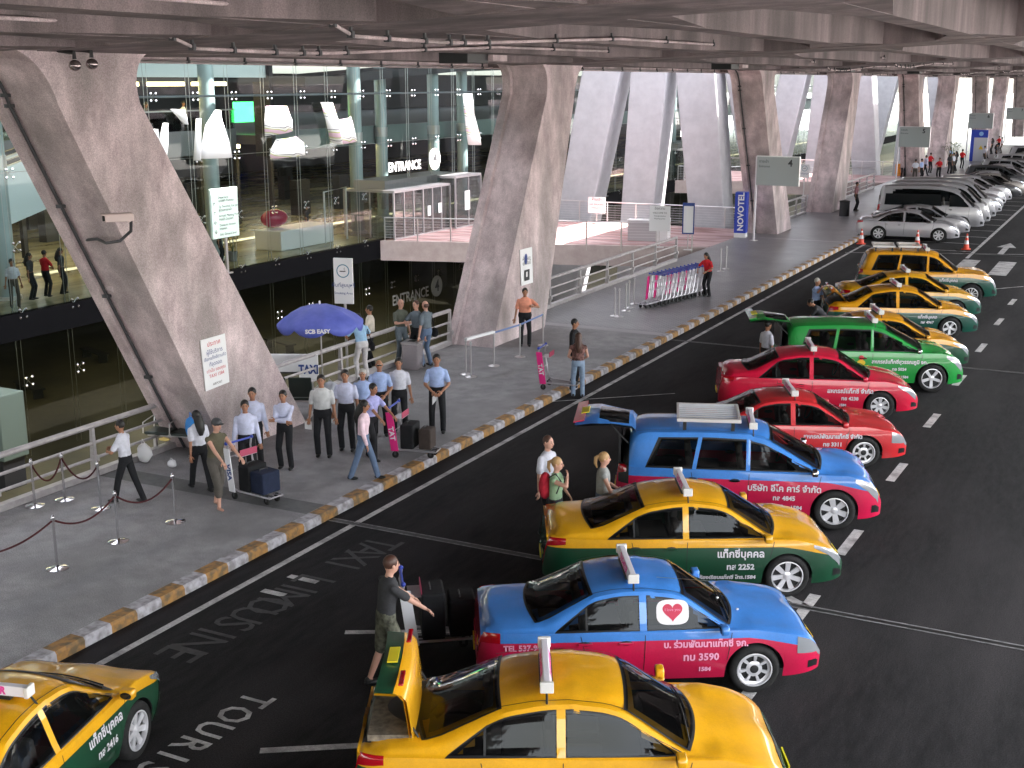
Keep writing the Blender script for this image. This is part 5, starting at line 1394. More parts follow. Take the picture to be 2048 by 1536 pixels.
POSES = {  # wrists (x fwd, y left, z) right then left, in units of a 1.72 m figure; feet; lean; elbow poles
    'stand': dict(r=(.03, -.27, .80), l=(.03, .27, .80)),
    'cross': dict(r=(.24, .10, 1.10), l=(.25, -.11, 1.13), pr=(.2, -1, -.6), pl=(.2, 1, -.6)),
    'front': dict(r=(.22, -.10, .96), l=(.22, .10, .96), pr=(-.6, -1, -.2), pl=(-.6, 1, -.2)),
    'hips': dict(r=(.02, -.22, .98), l=(.02, .22, .98), pr=(-.2, -1, 0), pl=(-.2, 1, 0)),
    'push': dict(r=(.48, -.20, 1.00), l=(.48, .20, 1.00), lean=.10, fr=(.16, -.10), fl=(-.20, .10), pr=(-.6, -.8, -.4), pl=(-.6, .8, -.4)),
    'walk': dict(r=(.14, -.27, .84), l=(-.12, .27, .83), fr=(-.28, -.07), fl=(.28, .07), lean=.04),
    'walkread': dict(r=(.30, -.08, 1.12), l=(.32, .10, 1.08), fr=(-.30, -.07), fl=(.26, .07), lean=.06, pr=(-.5, -1, -.5), pl=(-.5, 1, -.5)),
    'raise': dict(r=(.03, -.30, .82), l=(.26, .22, 1.22), pl=(-.3, 1, -.6)),
    'drink': dict(r=(.22, -.06, 1.42), l=(.20, .16, 1.00), pr=(.1, -1, -.5), pl=(-.5, 1, -.3)),
    'bend': dict(r=(.58, -.16, .78), l=(.58, .16, .78), lean=.75, pr=(0, -1, -.3), pl=(0, 1, -.3)),
    'talk': dict(r=(.34, -.10, 1.16), l=(.02, .28, .82), pr=(-.3, -1, -.6)),
    'lean': dict(r=(.40, -.20, 1.02), l=(.40, .22, 1.02), lean=.22, pr=(-.5, -1, -.2), pl=(-.5, 1, -.2)),
    'hold': dict(r=(.28, -.12, 1.06), l=(.28, .08, 1.04), pr=(-.4, -1, -.5), pl=(-.4, 1, -.5)),
    'sit': dict(r=(.38, -.12, .66), l=(.38, .12, .66), sit=True, pr=(-.5, -1, 0), pl=(-.5, 1, 0)),
}
def person(label, head, H, face, pose='stand', shirt=('short', cloth('white', (.62, .62, .70))), bottom=('long', cloth('black', (.015, .015, .018))), hair='short', hcol=None, skin=0, z0=.15, fat=0, shoes=black, bag=None, paper=False, vox=.017, yaw=0, extra=None, group=None, loc=None, wind=0):
    k = H/1.72; P = POSES[pose]; sk = SKIN[skin]; hcol = hcol or HAIRB
    c = at(head[0], head[1], z0+H*.985) if loc is None else Vector(loc)
    o = empty('person', (c.x, c.y, z0), R(face), label, 'person', group)
    V = lambda x, y, z: Vector((x*k, y*k, z*k))
    lean = P.get('lean', 0); sit = P.get('sit')
    ph = V(0, 0, .92 if not sit else .52)                 # pelvis
    def up(x, y, z):                                       # point on the trunk, leaned about the pelvis
        dz = (z-.92)*k; return ph+Vector((x*k*math.cos(lean)+dz*math.sin(lean), y*k, dz*math.cos(lean)-x*k*math.sin(lean)))
    F = 1+.16*fat
    body = MB(); sh = MB(); tr = MB()
    prof = [(.84, .09, .15), (.92, .108, .168), (1.02, .100, .150), (1.12, .100, .142), (1.24, .112, .158), (1.33, .108, .168), (1.39, .090, .150), (1.43, .066, .105), (1.46, .050, .062)]
    def trunk(b, infl, zmin, zmax, ff=F):
        vs = []; n = 16; rr = [p for p in prof if zmin <= p[0] <= zmax]
        for z, rx, ry in rr:
            g = ff if z < 1.30 else 1+(ff-1)*.4
            for q in range(n):
                a = 2*PI*q/n; bel = 1+.25*fat*max(0, math.cos(a))*(1 if .95 < z < 1.2 else 0)
                vs.append(up((rx*g*bel+infl)*math.cos(a)+(.012 if z > 1.2 else 0), (ry*g+infl)*math.sin(a), z))
        m_ = len(rr)
        fs = [(i*n+q, i*n+(q+1) % n, (i+1)*n+(q+1) % n, (i+1)*n+q) for i in range(m_-1) for q in range(n)]+[tuple(range(n-1, -1, -1)), tuple(range((m_-1)*n, m_*n))]
        b.add(vs, fs, sk)
    trunk(body, -.010, .8, 1.5)
    neck0, neck1 = up(0, 0, 1.43), up(.02, 0, 1.53)
    cap(body, neck0, neck1, .052*k, .050*k, sk)
    hc = up(.028, 0, 1.61); Mh = Matrix.Rotation(R(yaw), 3, 'Z') @ Matrix.Rotation(lean*.5, 3, 'Y')
    Mh4 = Mh
    HP = lambda x, y, z: hc+Mh4 @ V(x, y, z)
    body.ell(hc, (.094*k, .076*k, .112*k), sk, 14, 10, Mh4)
    body.ell(HP(.028, 0, -.055), (.062*k, .055*k, .060*k), sk, 12, 8, Mh4)
    # arms
    ex = MB()
    for sd, key, pk in ((-1, 'r', 'pr'), (1, 'l', 'pl')):
        S_ = up(0, sd*.176*(1+.08*fat), 1.355); W_ = P[key]
        T_ = V(*W_) if not sit else V(*W_)
        if lean > .5: T_ = V(*W_)
        pole = P.get(pk, (-1, sd*.25, 0))
        E_, T_ = ik(S_, T_, .285*k, .255*k, pole)
        cap(body, S_, E_, .047*k*F**.5, .037*k, sk); cap(body, E_, T_, .038*k, .026*k, sk)
        d = (T_-E_).normalized(); side = d.cross(Vector((1, 0, 0)))
        if side.length < .3: side = d.cross(Vector((0, 0, 1)))
        side = side.normalized(); nrm = d.cross(side)
        # palm, fingers, thumb
        pc = T_+d*.045*k; Rm = Matrix((nrm, side, d)).transposed()
        ex.ell(pc, (.017*k, .040*k, .050*k), sk, 8, 6, Rm)
        for j, ln in enumerate((.066, .076, .072, .058)):
            f0 = pc+d*.038*k+side*(.028-.0185*j)*k; f1 = f0+d*ln*.5*k+nrm*.010*k; f2 = f1+d*ln*.38*k+nrm*.026*k
            ex.tube([f0, f1, f2], [.0095*k, .0088*k, .0065*k], sk, 6)
        t0 = pc-d*.02*k+side*.034*k; ex.tube([t0, t0+side*.026*k+d*.026*k+nrm*.006*k, t0+side*.030*k+d*.056*k+nrm*.016*k], [.011*k, .010*k, .008*k], sk, 6)
        st, scl = shirt
        if st == 'long': cap(sh, S_, E_, .055*k*F**.5, .050*k, sk); cap(sh, E_, E_.lerp(T_, .97), .052*k, .038*k, sk)
        elif st == 'short': cap(sh, S_, S_.lerp(E_, .72), .054*k*F**.5, .060*k, sk)
        elif st == 'vest': cap(sh, S_, S_.lerp(E_, .12), .056*k, .056*k, sk)
        if key == 'r' and paper:
            pb = MB(); q = T_+d*.07*k
            pb.add([q+side*.09+nrm*.03-Vector((0, 0, .0)), q-side*.05+nrm*.03, q-side*.05+nrm*.03-Vector((0, 0, .17)), q+side*.09+nrm*.03-Vector((0, 0, .17))], [(0, 1, 2, 3)], white)
            po = pb.build('paper_slip', None); po.matrix_world = o.matrix_basis if False else Matrix.Translation(o.location) @ Matrix.Rotation(R(face), 4, 'Z')
            md = po.modifiers.new('s', 'SOLIDIFY'); md.thickness = .002
            tag(po, 'white paper slip held by the '+label.split(',')[0][:60], 'paper', 'paper slips in drivers hands')
            po['label'] = ' '.join(('paper slip held by '+label).split()[:16])
    # legs
    for sd, key in ((-1, 'fr'), (1, 'fl')):
        fx, fy = P.get(key, (.02*sd*0+(.03 if sd > 0 else -.02), sd*.12))
        hip = ph+V(0, sd*.090, -.02)
        A_ = V(fx, fy, .085)
        if sit: A_ = V(.46, sd*.12, .09)
        K_, A_ = ik(hip, A_, .43*k, .42*k, (1, sd*.1, 0))
        cap(body, hip, K_, .072*k*F**.5, .050*k, sk); cap(body, K_, K_.lerp(A_, .35), .048*k, .052*k, sk); cap(body, K_.lerp(A_, .35), A_, .050*k, .036*k, sk)
        cap(body, A_+V(-.03, 0, -.045), A_+V(.10, 0, -.055), .032*k, .028*k, sk)
        bt, bcl = bottom
        if bt == 'long': cap(tr, hip, K_, .089*k*F**.5, .070*k, sk); cap(tr, K_, A_+V(0, 0, -.02), .069*k, .062*k, sk)
        elif bt == 'shorts': cap(tr, hip, K_, .095*k*F**.5, .082*k, sk)
        elif bt == 'crop': cap(tr, hip, K_, .092*k*F**.5, .082*k, sk); cap(tr, K_, K_.lerp(A_, .45), .082*k, .078*k, sk)
        if shoes:
            sb = MB(); m_ = shoes
            sb.ell(A_+V(.045, 0, -.050), (.125*k, .045*k, .036*k), m_, 12, 8); sb.ell(A_+V(-.015, 0, -.02), (.052*k, .042*k, .05*k), m_, 10, 6)
            so_ = sb.build('shoe', o, smooth=60)
    trunk(tr, .014, .8, 1.03)
    st, scl = shirt
    if pose in ('stand', 'front', 'cross', 'talk', 'raise') and bottom[0] == 'long' and st in ('short', 'long'): trunk(sh, .012, 1.0, 1.46)
    else: trunk(sh, .012, .90, 1.46)
    # face
    for sd in (-1, 1):
        ex.ell(HP(.084, sd*.030, .008), (.010*k, .013*k, .0075*k), EYE, 8, 5, Mh4)
        ex.ell(HP(.082, sd*.030, .030), (.012*k, .018*k, .004*k), hcol, 8, 4, Mh4)
        ex.ell(HP(-.004, sd*.078, -.005), (.020*k, .010*k, .030*k), sk, 8, 6, Mh4)
    ex.ell(HP(.097, 0, -.018), (.017*k, .012*k, .024*k), sk, 8, 6, Mh4)
    ex.ell(HP(.086, 0, -.058), (.010*k, .022*k, .007*k), LIP, 8, 5, Mh4)
    remeshed(body, 'body', vox, sk, o, ex)
    remeshed(sh, 'shirt', vox, scl, o)
    remeshed(tr, 'trousers' if bottom[0] == 'long' else 'shorts', vox, bottom[1], o)
    # collar, belt
    if st in ('short', 'long'):
        cb = MB(); cb.tube([up(.03, .0, 1.445)+Vector((.055*k*math.cos(a), .062*k*math.sin(a), -.028*k*math.cos(a))) for a in [2*PI*i/12 for i in range(13)]], .011*k, scl, 6); cb.build('collar', o, smooth=60)
    hb = MB()
    if hair == 'short':
        hb.ell(HP(-.016, 0, .030), (.096*k, .086*k, .100*k), hcol, 14, 10, Mh4)
    elif hair == 'crop':
        hb.ell(HP(-.012, 0, .024), (.090*k, .080*k, .098*k), hcol, 14, 10, Mh4)
    elif hair == 'long':
        hb.ell(HP(-.018, 0, .026), (.100*k, .092*k, .104*k), hcol, 14, 10, Mh4)
        a = HP(-.06, 0, 0); e = up(-.13, 0, 1.22); hb.tube([a, a.lerp(e, .3)+V(-.02, 0, 0), a.lerp(e, .7)+V(-.03, 0, 0), e], [.088*k, .095*k, .085*k, .04*k], hcol, 12)
    elif hair == 'tail':
        hb.ell(HP(-.016, 0, .028), (.098*k, .086*k, .102*k), hcol, 14, 10, Mh4); hb.tube([HP(-.09, 0, .05), HP(-.15, 0, .02), HP(-.16, 0, -.08), HP(-.13, 0, -.16)], [.03*k, .036*k, .03*k, .012*k], hcol, 8)
    elif hair == 'cap':
        hb.ell(HP(-.004, 0, .045), (.106*k, .092*k, .085*k), dkgrey, 14, 8, Mh4); hb.ell(HP(.105, 0, .035), (.065*k, .066*k, .010*k), dkgrey, 12, 5, Mh4)
    elif hair == 'ring':
        hb.ell(HP(-.030, 0, -.005), (.078*k, .084*k, .070*k), hcol, 14, 8, Mh4)
    if hb.f: hb.build('cap' if hair == 'cap' else 'hair', o, smooth=60)
    if extra == 'shades':
        b = MB(); b.ell(HP(.088, 0, .010), (.016*k, .066*k, .016*k), black, 10, 6, Mh4); b.build('sunglasses', o, smooth=60)
    if bag:
        kind, bm_, sd = bag
        if kind == 'shoulder':
            g_ = empty('shoulder_bag', o.location, R(face), 'bag carried by '+' '.join(label.split()[:10]), 'bag')
            b = MB(); b.ell(V(-.04, sd*.27, .86), (.13*k, .055*k, .13*k), bm_, 12, 8); b.build('pouch', g_, smooth=60)
            b = MB(); b.tube([V(-.04, sd*.26, .96), up(-.02, sd*.20, 1.30), up(0, sd*.12, 1.47), up(.06, -sd*.02, 1.40)], .012*k, bm_, 6); b.build('strap', g_)
        else:
            g_ = empty('backpack', o.location, R(face), 'backpack worn by '+' '.join(label.split()[:10]), 'backpack')
            b = MB(); cc = up(-.19, 0, 1.20); b.ell(cc, (.11*k, .16*k, .24*k), bm_, 14, 10, Matrix.Rotation(lean, 3, 'Y')); b.build('pack', g_, smooth=60)
            for s2 in (-1, 1):
                b = MB(); b.tube([up(-.10, s2*.10, 1.38), up(.02, s2*.10, 1.46), up(.12, s2*.11, 1.34), up(.05, s2*.14, 1.12)], .014*k, black, 6); b.build('shoulder_strap', g_)
    return o
WHT = cloth('white', (.62, .62, .70)); LAV = cloth('lavender_white', (.56, .58, .76)); LBL = cloth('light_blue', (.36, .46, .74)); GRW = cloth('grey_white', (.55, .55, .56))
BLK = cloth('black', (.015, .015, .018)); NAV = cloth('navy', (.02, .03, .08)); JEA = cloth('jeans', (.12, .17, .27)); PJE = cloth('pale_jeans', (.26, .34, .46)); ORG = cloth('orange', (.75, .30, .20)); PNKW = cloth('pink_white', (.78, .58, .66))
REDC = cloth('red', (.62, .02, .03)); OLV = cloth('olive', (.10, .09, .06)); DGR = cloth('dark_grey', (.045, .045, .05)); KHA = cloth('dark_khaki', (.09, .08, .07)); CRM = cloth('cream', (.66, .60, .52)); SLT = cloth('slate', (.14, .17, .20)); GRT = cloth('green_top', (.28, .42, .26)); GRY = cloth('grey_top', (.30, .31, .30))
CHK = cloth('brown_check', (.16, .08, .07), .7); WPN = cloth('white_trousers', (.60, .57, .58))
BL = ('long', BLK); GD = 'taxi drivers waiting on the sidewalk'
person('man in lavender white long sleeved shirt looking down, in front of the left column', (489, 803), 1.60, -50, 'stand', ('long', LAV), BL, group=GD)
person('man in white long sleeved shirt half hidden behind the man looking down', (504, 778), 1.64, -60, 'stand', ('long', LAV), BL, group=GD)
person('man in white shirt with arms crossed beside the left column', (566, 783), 1.58, -70, 'cross', ('long', LAV), BL, group=GD)
person('stout man in grey white short sleeved shirt holding paper, feet apart', (642, 752), 1.70, -62, 'stand', ('short', GRW), BL, fat=.5, paper=True, group=GD)
person('man in pale lavender shirt with papers, right of the stout grey shirted man', (690, 742), 1.70, -66, 'stand', ('short', LAV), BL, paper=True, group=GD)
person('greying man in light blue shirt half hidden behind the drivers', (725, 740), 1.58, -60, 'stand', ('short', LBL), BL, hcol=HAIRG, group=GD)
person('man in blue shirt with dark sunglasses and receding hair', (758, 722), 1.66, -55, 'front', ('short', LBL), BL, 'ring', HAIRG, extra='shades', paper=True, group=GD)
person('man in white short sleeved shirt with slip of paper, beside the sunglasses man', (797, 718), 1.66, -60, 'stand', ('short', WHT), BL, paper=True, group=GD)
person('man in light blue shirt standing apart near the kerb, paper in both hands', (873, 711), 1.73, -60, 'front', ('short', LBL), BL, paper=True, group=GD)
person('young man in lavender polo pushing the trolley with the magenta panel', (740, 768), 1.58, -8, 'push', ('short', cloth('lilac', (.38, .38, .68))), BL)
person('woman with long black hair in pinkish white top and jeans, back turned', (724, 803), 1.56, 20, 'walk', ('long', PNKW), ('long', JEA), 'long', bag=('shoulder', DGR, 1))
person('heavy man in orange shirt gesturing beside the belt barrier', (1050, 578), 1.68, -58, 'raise', ('short', ORG), BL, fat=.9)
person('young man in black top behind the woman in the check shirt', (1148, 640), 1.66, 10, 'stand', ('long', BLK), BL, z0=.15)
person('woman with long brown hair in check shirt and pale jeans, at the kerb', (1157, 668), 1.60, 118, 'front', ('vest', CHK), ('long', PJE), 'long', HAIRBR, skin=1, z0=.004)
person('woman in bright red shirt pushing the long row of trolleys', (1418, 505), 1.58, -110, 'lean', ('short', REDC), BL, 'long', HAIRB)
person('man in sky blue shirt and white trousers leaning on the rail under the parasol edge', (722, 630), 1.70, 150, 'lean', ('short', cloth('sky', (.30, .48, .68))), ('long', WPN), bag=('shoulder', BLK, -1))
person('man in cream white shirt looking down beside the smoking area sign', (740, 613), 1.66, -160, 'hold', ('short', CRM), BL)
person('bald man in dark green shirt drinking by the rail', (800, 600), 1.78, -20, 'talk', ('short', cloth('moss', (.10, .11, .09))), ('long', SLT), 'none', skin=1)
person('man in grey shirt between the bald man and the man with the shoulder bag', (833, 603), 1.76, -100, 'talk', ('short', SLT), BL, 'crop', HAIRBR, skin=1)
person('balding man in slate grey shirt and jeans with a black shoulder bag', (852, 604), 1.76, 170, 'talk', ('short', SLT), ('long', JEA), 'ring', HAIRBR, skin=1, bag=('shoulder', BLK, -1))
person('boyish man in white shirt reading while walking left along the rail', (245, 843), 1.54, -165, 'walkread', ('short', WHT), BL)
person('woman with black hair in white top behind the traveller with the cap', (394, 825), 1.52, 160, 'walk', ('short', WHT), BL, 'long')
person('traveller in dark cap, olive vest and cropped trousers pushing luggage, bare ankles', (426, 838), 1.66, -12, 'push', ('vest', OLV), ('crop', KHA), 'cap', skin=1, shoes=None, bag=None)
person('man in dark tee shirt and patterned shorts loading luggage at the nearest taxi', (768, 1118), 1.74, 55, 'push', ('short', DGR), ('shorts', cloth('camouflage', (.10, .10, .075), .6)), 'short', HAIRBR, skin=1, z0=.004)
person('man in white shirt with cropped hair behind the blue people carrier', (1094, 874), 1.74, -10, 'stand', ('short', WHT), BL, 'crop', HAIRBR, skin=1, z0=.004)
person('blond woman in pale green vest top drinking, red backpack on', (1112, 918), 1.62, 10, 'drink', ('vest', GRT), ('long', DGR), 'tail', HAIRF, skin=1, z0=.004, bag=('backpack', cloth('red_pack', (.45, .02, .04)), 1))
person('blond woman with ponytail in grey vest holding a paper by the tailgate', (1206, 908), 1.62, 30, 'hold', ('vest', GRY), ('long', JEA), 'tail', HAIRF, skin=1, z0=.004, paper=True)
person('man in white shirt with his back turned behind the green people carrier', (1535, 644), 1.66, 55, 'stand', ('short', WHT), BL, z0=.004)
person('white haired man in pale shirt stooping behind the far taxis', (1634, 558), 1.62, -20, 'drink', ('short', LBL), BL, 'short', HAIRG, z0=.004)
person('man in dark clothes bending over luggage behind the amber taxi', (1655, 588), 1.62, -170, 'bend', ('short', DGR), BL, z0=.004)
fs_ = person('man in pink shirt standing by the fourth column and its bin', (1714, 365), 1.66, 0, 'stand', ('short', cloth('dusty_pink', (.35, .16, .18))), BL, vox=.03)
# small figures farther off
FG = 'people waiting by the number 5 sign'
proto = []
specs = [(('short', LBL), BL, 'short', 'stand'), (('short', WHT), ('long', KHA), 'short', 'stand'), (('short', DGR), BL, 'long', 'stand'), (('short', REDC), BL, 'short', 'hold'), (('long', LAV), BL, 'short', 'walk')]
far = [((1808, 313), 0, 'man in light blue shirt standing behind the orange barrier', -60), ((1832, 319), 1, 'man in white shirt facing away right of the orange barrier', 100), ((1844, 318), 0, 'blue shirted man in the middle of the waiting group', -20),
       ((1852, 311), 4, 'man in pale shirt walking in the waiting group', 30), ((1862, 306), 3, 'person in red at the back of the waiting group', 60), ((1880, 316), 3, 'person in a reddish top holding papers at the right of the waiting group', -100), ((1901, 307), 2, 'dark dressed person at the right end of the waiting group', -50)]
made = {}
def fperson(q, si, label, face, group, z0=.15, H=1.65, loc=None):
    c = at(q[0], q[1], z0+H*.985) if loc is None else Vector(loc)
    if si not in made:
        sp = specs[si]; made[si] = person(label, q, H, face, sp[3], sp[0], sp[1], sp[2], z0=z0, vox=.03, group=group, loc=loc)
        return made[si]
    return dup(made[si], loc=(c.x, c.y, z0), rz=R(face), label=label, group=group)
for q, si, l, fc in far: fperson(q, si, l, fc, FG)
FC = 'far crowd on the sidewalk past the blue pillar'
random.seed(11)
fl = ['in white near the blue pillar', 'in dark clothes just past the blue pillar', 'in red past the blue pillar', 'in pale blue deep in the far crowd', 'in white deep in the far crowd', 'in dark clothes deep in the far crowd', 'in red deep in the far crowd', 'in pale shirt at the kerb by the farthest cars', 'in light blue at the kerb by the farthest cars', 'in dark clothes at the kerb by the farthest cars', 'in white at the right edge', 'in red at the right edge']
for i, (l, si) in enumerate(zip(fl, (1, 2, 3, 0, 1, 2, 3, 4, 0, 2, 1, 3))):
    fperson((0, 0), si, 'distant person '+l, random.uniform(0, 360), FC, loc=(-3.6+random.uniform(-.6, 2.8), 108+i*3.4+random.uniform(-1, 1), .15))
FI = 'people inside the terminal hall'
for (px, py), si, l in (((438, 478), 2, 'dark silhouette of a person standing behind the glass by the plant'), ((395, 468), 1, 'person in white behind the glass at the guide board'), ((612, 412), 2, 'dark person at the white kiosk behind the glass'),
                        ((22, 522), 1, 'person in pale top at the far left behind the glass'), ((60, 545), 2, 'dark person in the seated group behind the glass'), ((92, 560), 3, 'person in red in the seated group behind the glass'), ((120, 515), 2, 'person in black left of the leaning column behind the glass')):
    c = at(px, py, .1+1.63)
    if c.x > FX-.8: 
        d = c-CAM; c = CAM+d*((FX-1.6-CAM.x)/d.x)
    fperson((px, py), si, l, 60*si-90, FI, loc=(c.x, c.y, .1))
for i, (y, si) in enumerate(((35, 2), (39.5, 3), (41, 0), (44.5, 2), (47, 1))):
    o = fperson((0, 0), si, ('dark person upstairs at the mezzanine rail, leftmost', 'person in red upstairs at the mezzanine rail', 'person in blue upstairs near the green screen', 'dark person upstairs right of the green screen', 'person in white upstairs by the printed reflection panels')[i], 10, 'people on the mezzanine', loc=(-29.3, y, 5.0)); o.location.z = 5.0
# ================================================================== things on the sidewalk
def onx(q, X):
    d = _f + _r*((q[0]-1024)/CAM_F) - _u*((q[1]-768)/CAM_F); return CAM + d*((X-CAM.x)/d.x)
# handrail along the sidewalk edge
def railing(y0, y1, label, endpost=False):
    o = empty('sidewalk_railing', (-5.2, y0, .15), 0, label, 'railing')
    L_ = y1-y0
    b = MB(); b.tube([(0, 0, 1.0), (0, L_, 1.0)], .055, galv, 12); b.build('handrail', o, smooth=True)
    for z, r_ in ((.66, .032), (.36, .032)):
        b = MB(); b.tube([(0, 0, z), (0, L_, z)], r_, galv, 8); b.build('mid_rail', o, smooth=True)
    b = MB(); b.box(-.10, .06, 0, L_, 0, .12, galv); b.build('kerb_rail', o)
    n = max(1, round(L_/2.4)); 
    for i in range(n+1):
        y = L_*i/n; b = MB(); b.prism([(-.09, .12), (.05, .12), (.03, .98), (-.03, .98)], 'y', y-.035, y+.035, galv); b.box(-.05, .09, y-.05, y+.05, .30, .42, galv) ; b.build('post', o)
railing(-2, 19.0, 'pale steel railing with a thick round handrail at the lower left')
railing(22.2, 30.4, 'steel railing between the two leaning columns, behind the parasol')
railing(34.6, 49.6, 'long steel railing right of the man in orange, behind the trolleys')
railing(63.0, 71.5, 'steel railing between the third and fourth columns')
railing(76.5, 91.0, 'railing farther along, past the fourth column')

# posters on the column faces
def poster(label, q0, q1, q2, q3, X, content, name='poster'):
    P = [onx(q, X) for q in (q0, q1, q2, q3)]; c = sum(P, Vector())/4
    o = empty(name, c, 0, label, 'poster')
    b = MB(); vs = [p-c for p in P]; bk = [v-Vector((.02, 0, 0)) for v in vs]
    b.add(vs+bk, [(0, 1, 2, 3), (7, 6, 5, 4), (0, 4, 5, 1), (1, 5, 6, 2), (2, 6, 7, 3), (3, 7, 4, 0)], white_sheet); b.build('sheet', o)
    rt = (P[1]-P[0]+P[2]-P[3])/2; up_ = (P[0]-P[3]+P[1]-P[2])/2
    for s_, sz, m_, v in content:
        text('lettering', s_, sz, m_, frame(up_*v+Vector((.006, 0, 0)), rt, up_), o)
    return o
poster('white notice with red and blue Thai lines on the left leaning column', (401, 681), (450, 667), (459, 764), (412, 783), -3.87,
       (('ประกาศ', .13, red, .38), ('ผู้ใช้บริการ', .12, navy, .22), ('เรียกแท็กซี่ตามคิว', .095, navy, .10), ('ที่จุดจอด', .11, navy, -.02), ('เท่านั้น ขอบคุณ', .095, red, -.14), ('TAXI 1584', .10, red, -.25), ('AIRPORT', .07, blk, -.42)))
p2 = poster('tall white notice with a small black pictogram on the second column', (1040, 500), (1064, 494), (1066, 565), (1043, 572), -3.87,
       (('ห้ามจอด', .16, blk, .22), ('บริเวณนี้', .16, blk, .10)))
b = MB(); q = onx((1052, 518), -3.855)-Vector(p2.location); b.ell(q, (.005, .10, .16), navy, 12, 8); b.build('pictogram', p2); b = MB(); q = onx((1054, 550), -3.855)-Vector(p2.location); b.box(q.x, q.x+.008, q.y-.16, q.y+.16, q.z-.16, q.z+.16, blk); b.box(q.x+.008, q.x+.012, q.y-.08, q.y+.02, q.z-.05, q.z+.10, white); b.build('pictogram', p2)

# surveillance camera on its curved arm, junction box, dome lamps
c = onx((238, 437), -3.3)
o = empty('surveillance_camera', c, R(-35), 'pinkish surveillance camera on a curved conduit arm on the left column', 'camera')
cm = mat('camera_housing', (.62, .50, .48), .45)
b = MB(); b.box(-.07, .07, -.24, .24, -.05, .07, cm); b.box(-.09, .09, -.30, .22, .07, .09, cm); b.build('housing', o, bevel=.01)
b = MB(); b.tube([(0, -.24, .01), (0, -.27, .01)], .045, black, 14); b.build('lens', o)
b = MB(); M = Matrix.Rotation(R(35), 3, 'Z')
arm = [onx((262, 440), -3.35), onx((262, 462), -3.5), onx((240, 482), -3.75), onx((212, 486), -3.87), onx((195, 478), -4.3), onx((172, 480), -4.9)]
b.tube([M @ (p-c) for p in arm], .028, dkgrey, 8); b.tube([M @ (arm[0]-c), (0, .15, -.06)], .022, cm, 6); b.build('curved_arm', o, smooth=True)
Yf = 18.0
o = empty('junction_box', (-4.95, 17.08, 4.05), 0, 'weathered junction box on the shaded face of the left column', 'box')
b = MB(); b.prism([(-.22, -.3), (.18, -.36), (.24, .2), (.10, .32), (-.2, .26)], 'y', -.03, .14, conc); b.build('casing', o, bevel=.02)
b = MB(); b.tube([(-.02, .0, .3), (-.05, .02, .8)], .02, dkgrey, 6); b.build('cable', o)
for q, l in (((150, 131), 'left one of two chrome dome lamps at the head of the left column'), ((184, 128), 'right one of two chrome dome lamps at the head of the left column')):
    c = onx(q, -3.4); o = empty('dome_camera', c, 0, l, 'lamp', 'dome lamps at the column head')
    b = MB(); b.ell((0, 0, 0), (.10, .10, .09), mat('smoked_chrome', (.30, .25, .25), .15, .8), 18, 10); b.build('dome', o, smooth=60)
    b = MB(); b.tube([(0, 0, .10), (0, 0, .2), (-.35, 0, .24)], .035, black, 8); b.build('bracket', o)

# stanchions with dark red ropes
rope_m = noisemat('maroon_rope', (.035, .006, .008), (.07, .010, .014), 30, .75, 3); chm = mat('stanchion_chrome', (.75, .74, .76), .12, 1)
SG = 'chrome stanchions with dark red ropes'
def stanchion(p, label, h=.86, group=SG, base=.17, m=chm):
    o = empty('stanchion', p, 0, label, 'stanchion', group)
    b = MB(); b.lathe([(0, 0), (base, 0), (base, .012), (base*.8, .022), (.04, .04), (.025, .06)], m, n=24); b.build('base', o, smooth=35)
    b = MB(); b.tube([(0, 0, .03), (0, 0, h-.06)], .022, m, 12); b.build('post', o, smooth=True)
    b = MB(); b.lathe([(.022, h-.07), (.036, h-.065), (.036, h-.03), (.02, h-.02), (.03, h), (.018, h+.02), (0, h+.025)], m, n=16); b.build('finial', o, smooth=50)
    return Vector(p)
st = []
for q, l in (((115, 1137), 'chrome stanchion nearest to us, third from the right of the front row'), ((237, 1083), 'middle chrome stanchion of the front rope row'), ((351, 1044), 'rightmost chrome stanchion of the front rope row'),
             ((202, 1017), 'rear row chrome stanchion nearest the walking man'), ((130, 999), 'rear row chrome stanchion between the two rear ropes'), ((70, 1012), 'rear row chrome stanchion farthest left')):
    c = at(q[0], q[1], .15); st.append(stanchion((c.x, c.y, .15), l))
off = stanchion((st[0].x-.4, st[0].y-2.0, .15), 'x') if False else Vector((st[0].x-.15, st[0].y-1.75, .15))
def rope(a, c, label, sag=.30, h=.80, r_=.016):
    pts = [];  a = Vector(a); c = Vector(c)
    for i in range(17):
        t = i/16; p = a.lerp(c, t); p.z = a.z+h-sag*4*t*(1-t); pts.append(p)
    b = MB(); b.tube(pts, r_, rope_m, 8); o = b.build('barrier_rope', None, smooth=True)
    return tag(o, label, 'rope', 'dark red barrier ropes')
for a, c, l, s_ in ((off, st[0], 'dark red rope running off the left edge', .2), (st[0], st[1], 'dark red rope between the first two front stanchions', .22), (st[1], st[2], 'dark red rope between the middle and right front stanchions', .26),
                (st[5], st[4], 'dark red rope on the left of the rear row', .38), (st[4], st[3], 'dark red rope on the right of the rear row', .32)): rope(a, c, l, s_)
BG = 'belt barrier posts'
bp_ = []
